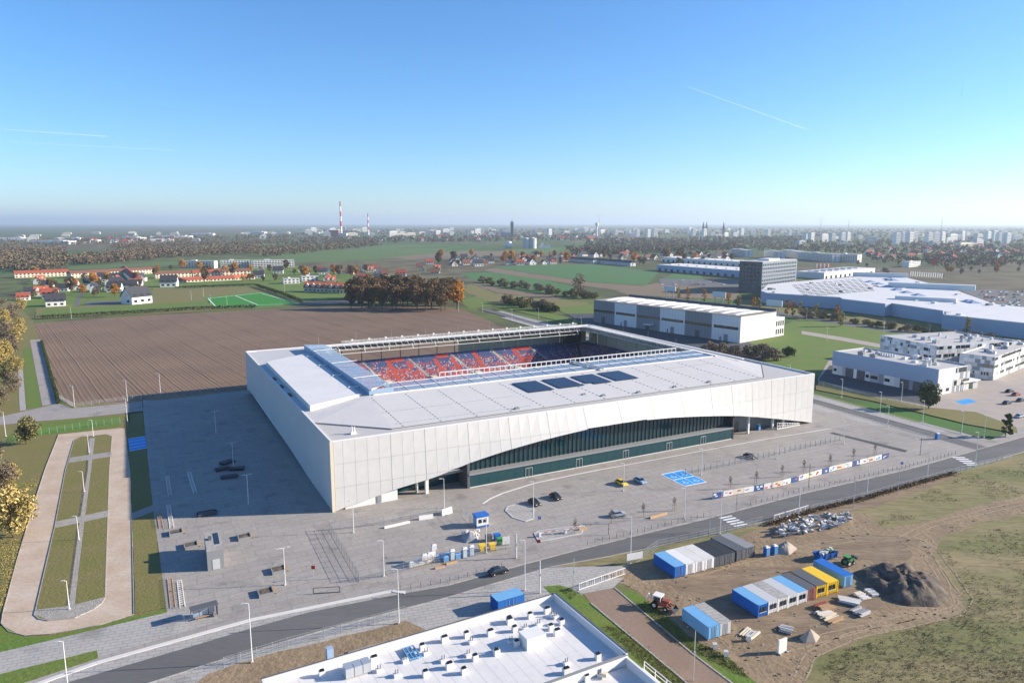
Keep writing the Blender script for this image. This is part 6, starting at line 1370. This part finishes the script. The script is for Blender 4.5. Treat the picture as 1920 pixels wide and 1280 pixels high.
def rack(label, a_, b_, m):
    A_, B_ = G(*a_), G(*b_); lc, rz2, LL = frame(A_, B_); t = thing('bicycle_rack', label, 'rack', lc, rz2)
    for y in (-.45, .45): MB().bar((0, y, .06), (LL, y, .06), .12, .08).build('rail', M[m], t)
    for k_ in range(int(LL / .9) + 1): mb = MB(); x = k_ * .9; mb.tube((x, -.45, 0), (x, -.45, .7), .05, n=5); mb.tube((x, .45, 0), (x, .45, .7), .05, n=5); mb.tube((x, -.45, .7), (x, .45, .7), .05, n=5); mb.build('hoop', M[m], t)
rack('white bicycle rack nearest the bus shelter', (342, 1138), (336, 1090), 'white'); rack('white bicycle rack at the edge of the stadium shadow', (322, 990), (316, 950), 'white'); rack('white bicycle rack in the stadium shadow, farther back', (319, 930), (314, 895), 'white'); rack('white bicycle rack in the shadow beside the pebble bed', (366, 925), (355, 888), 'white'); rack('wooden rack frame at the corner of the paving', (324, 1138), (318, 1085), 'wood'); rack('wooden rack frame at the edge of the shadow', (302, 990), (297, 962), 'wood')
t = thing('height_barrier', 'low black tubular barrier frame near the lay-by', 'barrier', G(588, 1113), math.atan2((G(637, 1110) - G(588, 1113)).y, (G(637, 1110) - G(588, 1113)).x)); LL = (G(637, 1110) - G(588, 1113)).length
for x in (0, LL): MB().tube((x, 0, 0), (x, 0, 1.3), .07).build('post', M['black'], t)
for z in (.15, 1.3): MB().tube((0, 0, z), (LL, 0, z), .06).build('bar', M['black'], t)
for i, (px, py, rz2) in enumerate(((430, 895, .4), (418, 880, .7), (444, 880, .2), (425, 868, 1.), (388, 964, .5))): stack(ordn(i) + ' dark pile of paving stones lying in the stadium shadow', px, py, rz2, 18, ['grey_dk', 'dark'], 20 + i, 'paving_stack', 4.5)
# ------------------------------------------------------------------ fences, posts, banners
PANEL = {}
def panel_mesh(w, h, m):
    key = (round(w, 1), h, m)
    if key not in PANEL:
        mb = MB(); n = max(3, int(w / .28))
        for k_ in range(n + 1): mb.bar((w * k_ / n, 0, .1), (w * k_ / n, 0, h), .018)
        for z in (.12, h * .35, h * .65, h): mb.bar((0, 0, z), (w, 0, z), .035)
        PANEL[key] = mb.mesh('mesh_panel', M[m])
    return PANEL[key]
def fence(label, px, h=2.0, m='galv', w=2.5, pm=None):
    q = [G(*p) for p in px]; t = thing('fence', label, 'fence', q[0])
    for a_, b_ in zip(q[:-1], q[1:]):
        d = b_ - a_; LL = math.hypot(d.x, d.y); n = max(1, round(LL / w)); ww = round(LL / n, 1); rz2 = math.atan2(d.y, d.x)
        for k_ in range(n):
            p = a_.lerp(b_, k_ / n) - q[0]; link('mesh_panel', panel_mesh(ww, h, m), t, p, rz2); link('post', POST(h, pm or m), t, p)
    link('post', POST(h, pm or m), t, q[-1] - q[0]); return t
PO = {}
def POST(h, m):
    if (h, m) not in PO: PO[(h, m)] = MB().box(-.04, -.04, 0, .04, .04, h + .1).mesh('post', M[m])
    return PO[(h, m)]
fence('mesh fence running from the lay-by up the left side of the fenced yard', [(673, 1090), (618, 994)], 2.2, 'grey', 2.5); fence('mesh fence along the stadium side of the fenced yard', [(618, 994), (720, 983), (850, 956)], 2.0); fence('mesh fence along the road side of the fenced yard', [(673, 1089), (716, 1081), (815, 1057), (966, 1026)], 2.0)
fence('steel fence beside the gatehouse kiosk', [(866, 967), (889, 990)], 2.4); fence('mesh fence with dark posts across the car park', [(1285, 890), (1400, 866), (1500, 843), (1583, 824)], 2.0, 'galv', 2.6, 'grey_dk')
fence('mesh fence in the grass above the sandy loop road', [(14, 832), (78, 815), (150, 803), (225, 793)], 2.2, 'green', 2.6, 'galv'); fence('wire fence along the near field edge', [(112, 748), (140, 764), (232, 751), (330, 741), (462, 728)], 1.8, 'galv', 3.2); fence('mesh fence round the station yard', [(1534, 722), (1640, 746), (1740, 768)], 2.0, 'galv', 3); fence('site fence between the road and the roadside containers', [(1190, 1056), (1235, 1027), (1310, 1011), (1430, 982)], 2.0, 'galv', 3.0); fence('site fence in front of the white-roofed building', [(420, 1250), (540, 1212), (640, 1185), (760, 1152)], 1.8, 'galv', 3.0); fence('site fence along the right-hand weeds', [(1520, 958), (1612, 936), (1700, 911), (1800, 884), (1900, 858)], 1.6, 'galv', 3.2)
for i, (a_, b_) in enumerate((((1086, 1106), (1172, 1076)), ((1451, 976), (1515, 957)))):
    A_, B_ = G(*a_), G(*b_); lc, rz2, LL = frame(A_, B_); t = thing('sliding_gate', ('white sliding gate at the head of the brown path', 'white steel gate beside the rubble heap')[i], 'gate', lc, rz2)
    for z in (.15, 1.5): MB().bar((0, 0, z), (LL, 0, z), .13).build('rail', M['white'], t)
    for k_ in range(int(LL / .5) + 1): MB().bar((k_ * .5, 0, .2), (k_ * .5, 0, 1.5), .05 if k_ % 4 else .12).build('bar', M['white'], t)
bp = MB(); bp.tube((0, 0, 0), (0, 0, 1.0), .06, n=6); bpm = bp.mesh('shaft', M['grey_dk']); cpm = MB().box(-.08, -.08, .95, .08, .08, 1.05).mesh('cap', M['grey_dk'])
bl = []
upn = [G(*p) for p in ROAD_UP]
def along(pts, step):
    out = []; carry = 0
    for a_, b_ in zip(pts[:-1], pts[1:]):
        L_ = (b_ - a_).length; s = carry
        while s < L_: out.append(a_.lerp(b_, s / L_)); s += step
        carry = s - L_
    return out
n = 0
for p in along(upn[6:15], 2.1):
    px = 960 + CF * p.x / (p.y * _c + CH * _s)
    if 955 < px < 1095 or 1325 < px < 1400: continue
    t = thing('bollard', ordn(n) + ' dark bollard from the left along the far kerb', 'bollard', p + Vector((0, 1.2, 0)), 0, 'bollards along the far kerb'); n += 1
    link('shaft', bpm, t); link('cap', cpm, t)
# printed banners on the forecourt hoarding
bq = [G(1336, 936), G(1460, 913), G(1560, 884), G(1668, 858)]; pts = along(bq, 3.6); bt = thing('banner_fence', 'long hoarding of blue, red and white printed banners along the forecourt', 'hoarding', bq[0])
r = random.Random(15)
for i, (a_, b_) in enumerate(zip(pts[:-1], pts[1:])):
    d = b_ - a_; LL = d.length; rz2 = math.atan2(d.y, d.x); base = 'blue_deep' if i % 4 in (0,) else 'white' if i % 4 != 2 else 'cream'
    o = link('banner', MB().box(0, -.03, .2, LL - .03, .03, 1.8).mesh('banner', M[base]), bt, a_ - bq[0], rz2)
    for k_ in range(3): x = r.uniform(.2, LL - 1.2); z = r.uniform(.35, 1.15); MB().box(x, -.05, z, x + r.uniform(.5, 1.2), -.03, z + r.uniform(.15, .6)).build('print', M[r.choice(('red', 'blue', 'grey_lt', 'seat_red', 'blue_lt') if base != 'blue_deep' else ('red', 'white'))], o)
    link('post', POST(2.2, 'galv'), bt, a_ - bq[0])
# street lamps and poles
def lamp_proto(h, arm, double=False, m='white', head='grey_lt'):
    t = thing('street_lamp', 'lamp', 'lamp'); MB().tube((0, 0, 0), (0, 0, h), .11, .06, 8).build('pole', M[m], t); MB().box(-.2, -.2, 0, .2, .2, .25).build('base', M['concrete_lt'], t)
    for s in ((-1, 1) if double else (-1,)): MB().tube((0, 0, h - .05), (s * arm, 0, h + .12), .05, n=6).build('arm', M[m], t); MB().box(min(s * arm, s * (arm + .7)), -.14, h + .06, max(s * arm, s * (arm + .7)), .14, h + .18).build('lamp_head', M[head], t)
    t.location = (0, -3000, -60); return t
LPs = {'road': lamp_proto(11, .5), 'park': lamp_proto(8.2, .6), 'double': lamp_proto(8.2, .7, True), 'low': lamp_proto(6, .3), 'far': lamp_proto(9, .9)}
def lamps(kind, where, grp, pxs, rz=0.):
    for i, (px, py) in enumerate(sorted(pxs)): clone(LPs[kind], ordn(i) + ' street lamp from the left ' + where, G(px, py), rz, grp)
lamps('road', 'on the near side of the road', 'lamps on the near side of the road', [(131, 1322), (473, 1241), (748, 1168), (984, 1106), (1182, 1056), (1350, 1000), (1497, 969), (1625, 931), (1738, 897), (1828, 874)], .3)
lamps('park', 'standing on the stadium forecourt', 'lamps on the forecourt', [(663, 998), (833, 952), (1000, 958), (1169, 920), (720, 1080), (1283, 972), (1315, 890), (1456, 860), (1582, 832), (912, 1036)], .4)
lamps('double', 'on the paving left of the stadium', 'double-armed lamps left of the stadium', [(438, 878), (466, 944), (535, 1096), (405, 812)], .5)
lamps('low', 'along the sandy loop', 'slim lamps along the sandy loop', [(175, 818), (167, 848), (158, 922), (148, 1012), (130, 1142)], .2); lamps('far', 'beside the ploughed field', 'lamps beside the ploughed field', [(140, 763), (239, 752), (239, 790), (301, 737), (11, 818)], .1)
lamps('park', 'along the street on the far side of the stadium', 'lamps along the far street', [(1650, 772), (1664, 800), (1578, 745), (1480, 716), (1803, 812), (1845, 820), (1730, 790), (1690, 752), (1090, 618), (1010, 597), (905, 585), (960, 600)], .4)
lamps('far', 'along the boulevard before the shopping centre', 'lamps along the boulevard', [(1512, 598), (1582, 610), (1657, 622), (1742, 634), (1840, 648), (1550, 640), (1372, 580), (1255, 562), (1310, 570)], .2); lamps('far', 'round the sports ground', 'floodlights round the sports ground', [(134, 597), (359, 562), (382, 556), (395, 570), (426, 573), (597, 570), (534, 548), (860, 584)], 0.)
for i, (px, py, h, m) in enumerate(sorted(((968, 1046, 5.8, 'concrete_lt'), (1012, 1111, 7, 'concrete_lt'), (1075, 1105, 7, 'galv'), (1380, 966, 6, 'grey'), (1516, 913, 7, 'dark'), (1600, 950, 8, 'galv'), (1683, 925, 7.5, 'galv'), (1725, 853, 6, 'dark'), (1330, 997, 6, 'galv'), (1141, 1002, 3, 'grey_dk'), (1300, 1275, 9, 'galv')))):
    t = thing('utility_pole', ordn(i) + ' plain pole from the left along the road', 'pole', G(px, py), 0, 'plain poles along the road'); MB().tube((0, 0, 0), (0, 0, h), .17 if m == 'concrete_lt' else .08, .12 if m == 'concrete_lt' else .06, 8).build('shaft', M[m], t); MB().box(-.15, -.2, h * .55, .15, -.08, h * .55 + .4).build('junction_box', M['grey_lt'], t)
for i, (px, py, m) in enumerate(((1011, 985, 'blue'), (588, 1080, 'red'), (1010, 1030, 'red'), (1690, 880, 'blue'))):
    t = thing('road_sign', ('blue parking sign at the forecourt entrance', 'small red sign by the mesh fence', 'red barrier sign at the entrance', 'blue sign by the right-hand crossing')[i], 'sign', G(px, py), 0); MB().tube((0, 0, 0), (0, 0, 2.4), .04).build('post', M['galv'], t); MB().box(-.4, -.06, 1.7, .4, -.02, 2.5).build('plate', M[m], t)
    if m == 'blue': mb = MB(); mb.box(-.18, -.08, 1.8, -.06, -.062, 2.4); mb.box(-.06, -.08, 2.1, .18, -.062, 2.2); mb.box(-.06, -.08, 2.3, .18, -.062, 2.4); mb.box(.1, -.08, 2.2, .2, -.062, 2.3); mb.build('letter_p', M['white'], t)
for i, (a_, b_) in enumerate((((1012, 1006), (1048, 1000)), ((1060, 1000), (1092, 991)))):
    A_, B_ = G(*a_), G(*b_); lc, rz2, LL = frame(A_, B_); t = thing('boom_barrier', ('left', 'right')[i] + ' boom barrier at the car park entrance', 'barrier', lc, rz2); MB().box(-.25, -.25, 0, .25, .25, 1.1).build('cabinet', M['white'], t)
    for k_ in range(5): MB().bar((LL * k_ / 5, 0, .95), (LL * (k_ + 1) / 5, 0, .95), .1).build('boom_section', M['red' if k_ % 2 else 'white'], t)
# ------------------------------------------------------------------ cars
def car_proto(m):
    t = thing('parked_car', 'car', 'car'); L_, W_ = 4.4, 1.8
    prof = [(-2.2, .35), (-2.2, .75), (-1.9, .95), (-1.0, 1.0), (.85, .98), (2.0, .82), (2.2, .6), (2.2, .35)]
    mb = MB(); n = len(prof); vs = [(x, s * (W_ / 2 - (.06 if z > .9 else 0)), z) for s in (-1, 1) for x, z in prof]
    mb.raw(vs, [tuple(range(n)), tuple(range(2 * n - 1, n - 1, -1))] + [(i, n + i, n + (i + 1) % n, (i + 1) % n) for i in range(n)]); mb.build('body', M[m], t)
    cab = [(-1.75, .97), (-1.25, 1.42), (.25, 1.45), (1.1, .97)]; g = MB(); vs = [(x, s * (.82 if z < 1 else .66), z) for s in (-1, 1) for x, z in cab]
    g.raw(vs, [(0, 1, 2, 3), (7, 6, 5, 4), (0, 4, 5, 1), (2, 6, 7, 3)]); g.build('windows', M['glass_dark'], t); MB().raw([(-1.28, -.67, 1.43), (.28, -.67, 1.46), (.28, .67, 1.46), (-1.28, .67, 1.43), (-1.2, -.6, 1.48), (.2, -.6, 1.5), (.2, .6, 1.5), (-1.2, .6, 1.48)], [(0, 1, 5, 4), (1, 2, 6, 5), (2, 3, 7, 6), (3, 0, 4, 7), (4, 5, 6, 7)]).build('roof', M[m], t)
    for x in (-1.35, 1.35):
        for s in (-1, 1): wheel(t, x, s * .82, .33, .22)
    for s in (-1, 1): MB().box(2.12, s * .6 - .2, .62, 2.22, s * .6 + .2, .78).build('headlight', M['white'], t); MB().box(-2.22, s * .65 - .15, .7, -2.17, s * .65 + .15, .85).build('tail_light', M['red'], t)
    t.location = (0, -3000, -70); return t
dm('car_black', (.015, .017, .02), .25, spec=.7); dm('car_silver', (.45, .48, .52), .3, metal=.4); dm('car_yellow', (.75, .50, .02), .3, spec=.6); dm('car_blue', (.20, .33, .48), .3, spec=.6); dm('car_red', (.35, .03, .03), .3, spec=.6); dm('car_white', (.75, .75, .75), .3, spec=.6)
CP = {k_: car_proto('car_' + k_) for k_ in ('black', 'silver', 'yellow', 'blue', 'red', 'white')}
ang = math.atan2(-SV.y, -SV.x)
for c_, px, py, rz2, lab in (('black', 934, 1074, math.atan2((up[9] - up[8]).y, (up[9] - up[8]).x), 'black car driving along the road in front of the fenced yard'), ('black', 1002, 945, ang, 'black car parked at the traffic island, left of the dark pair'), ('black', 1042, 934, ang, 'black car on the forecourt, right of the dark pair'), ('yellow', 1165, 908, ang, 'yellow car parked on the forecourt'), ('blue', 1200, 904, ang, 'pale blue estate car beside the yellow car'), ('silver', 1158, 967, .3, 'silver car parked near the young trees'), ('black', 1406, 858, ang, 'dark car behind the mesh fence below the glass front')): clone(CP[c_], lab, G(px, py), rz2, 'cars on the forecourt')
for i, (c_, px, py) in enumerate((('black', 1893, 735), ('black', 1888, 757), ('black', 1914, 752), ('silver', 1912, 782), ('red', 1905, 741))): clone(CP[c_], ordn(i) + ' parked car in the station car park at right', G(px, py), .5, 'cars in the station car park')
rnd = random.Random(77)
for k_ in range(90):
    if k_ < 56: px, py = rnd.uniform(1835, 1925), 548 + (k_ % 7) * 5 + rnd.uniform(-.4, .4)
    elif k_ < 74: px, py = rnd.uniform(1238, 1385), rnd.choice((526, 530, 534))
    else: px, py = rnd.uniform(1540, 1700), rnd.choice((508, 511))
    c_ = rnd.choice(('black', 'silver', 'white', 'blue', 'red', 'silver', 'white')); w_ = 'in the shopping centre car park' if k_ < 56 else 'on the lot left of the office tower' if k_ < 74 else 'behind the shopping centre'
    clone(CP[c_], c_ + ' car among many ' + w_, G(px, py), rnd.choice((.4, .4 + math.pi)), c_ + ' cars ' + w_)
sheet('car_park', [(1800, 545), (1860, 542), (2050, 560), (2050, 588), (1905, 576), (1866, 571)], 'asphalt', -.03); sheet('car_park', [(1235, 523), (1385, 524), (1385, 539), (1240, 534)], 'asphalt', -.05)
# any prototype that was never placed goes away
for o in list(COL.objects):
    if o.parent is None and o.location.y < -2000 and o.type == 'EMPTY':
        for ch in list(o.children_recursive): bpy.data.objects.remove(ch)
        bpy.data.objects.remove(o)
for o in COL.objects:
    if '_used' in o: del o['_used']

# look-alikes in small groups are told apart by their place from the left
from collections import defaultdict
dd = defaultdict(list)
for o in COL.objects:
    if o.parent is None and 'label' in o.keys() and o.get('group'): dd[o['label']].append(o)
for lab, os_ in dd.items():
    if 1 < len(os_) <= 16 and len(lab.split()) <= 12:
        for i, o in enumerate(sorted(os_, key=lambda q: q.location.x / max(1, q.location.y))): o['label'] = lab + ', ' + ordn(i) + ' from left'
# ------------------------------------------------------------------ air between here and the horizon
hz = MB().box(-40500, -650, -1.3, 40500, 45500, 330).build('haze', [])
hm = bpy.data.materials.new('haze'); hm.use_nodes = True; hn = hm.node_tree
hn.nodes.remove(hn.nodes['Principled BSDF'])
pv_ = hn.nodes.new('ShaderNodeVolumePrincipled'); pv_.inputs['Color'].default_value = (.74, .87, 1.0, 1); pv_.inputs['Density'].default_value = 0.00007; pv_.inputs['Anisotropy'].default_value = .3
hn.links.new(pv_.outputs['Volume'], hn.nodes['Material Output'].inputs['Volume'])
hz.data.materials.append(hm); tag(hz, 'pale blue autumn haze over the whole landscape', 'haze', kind='stuff')
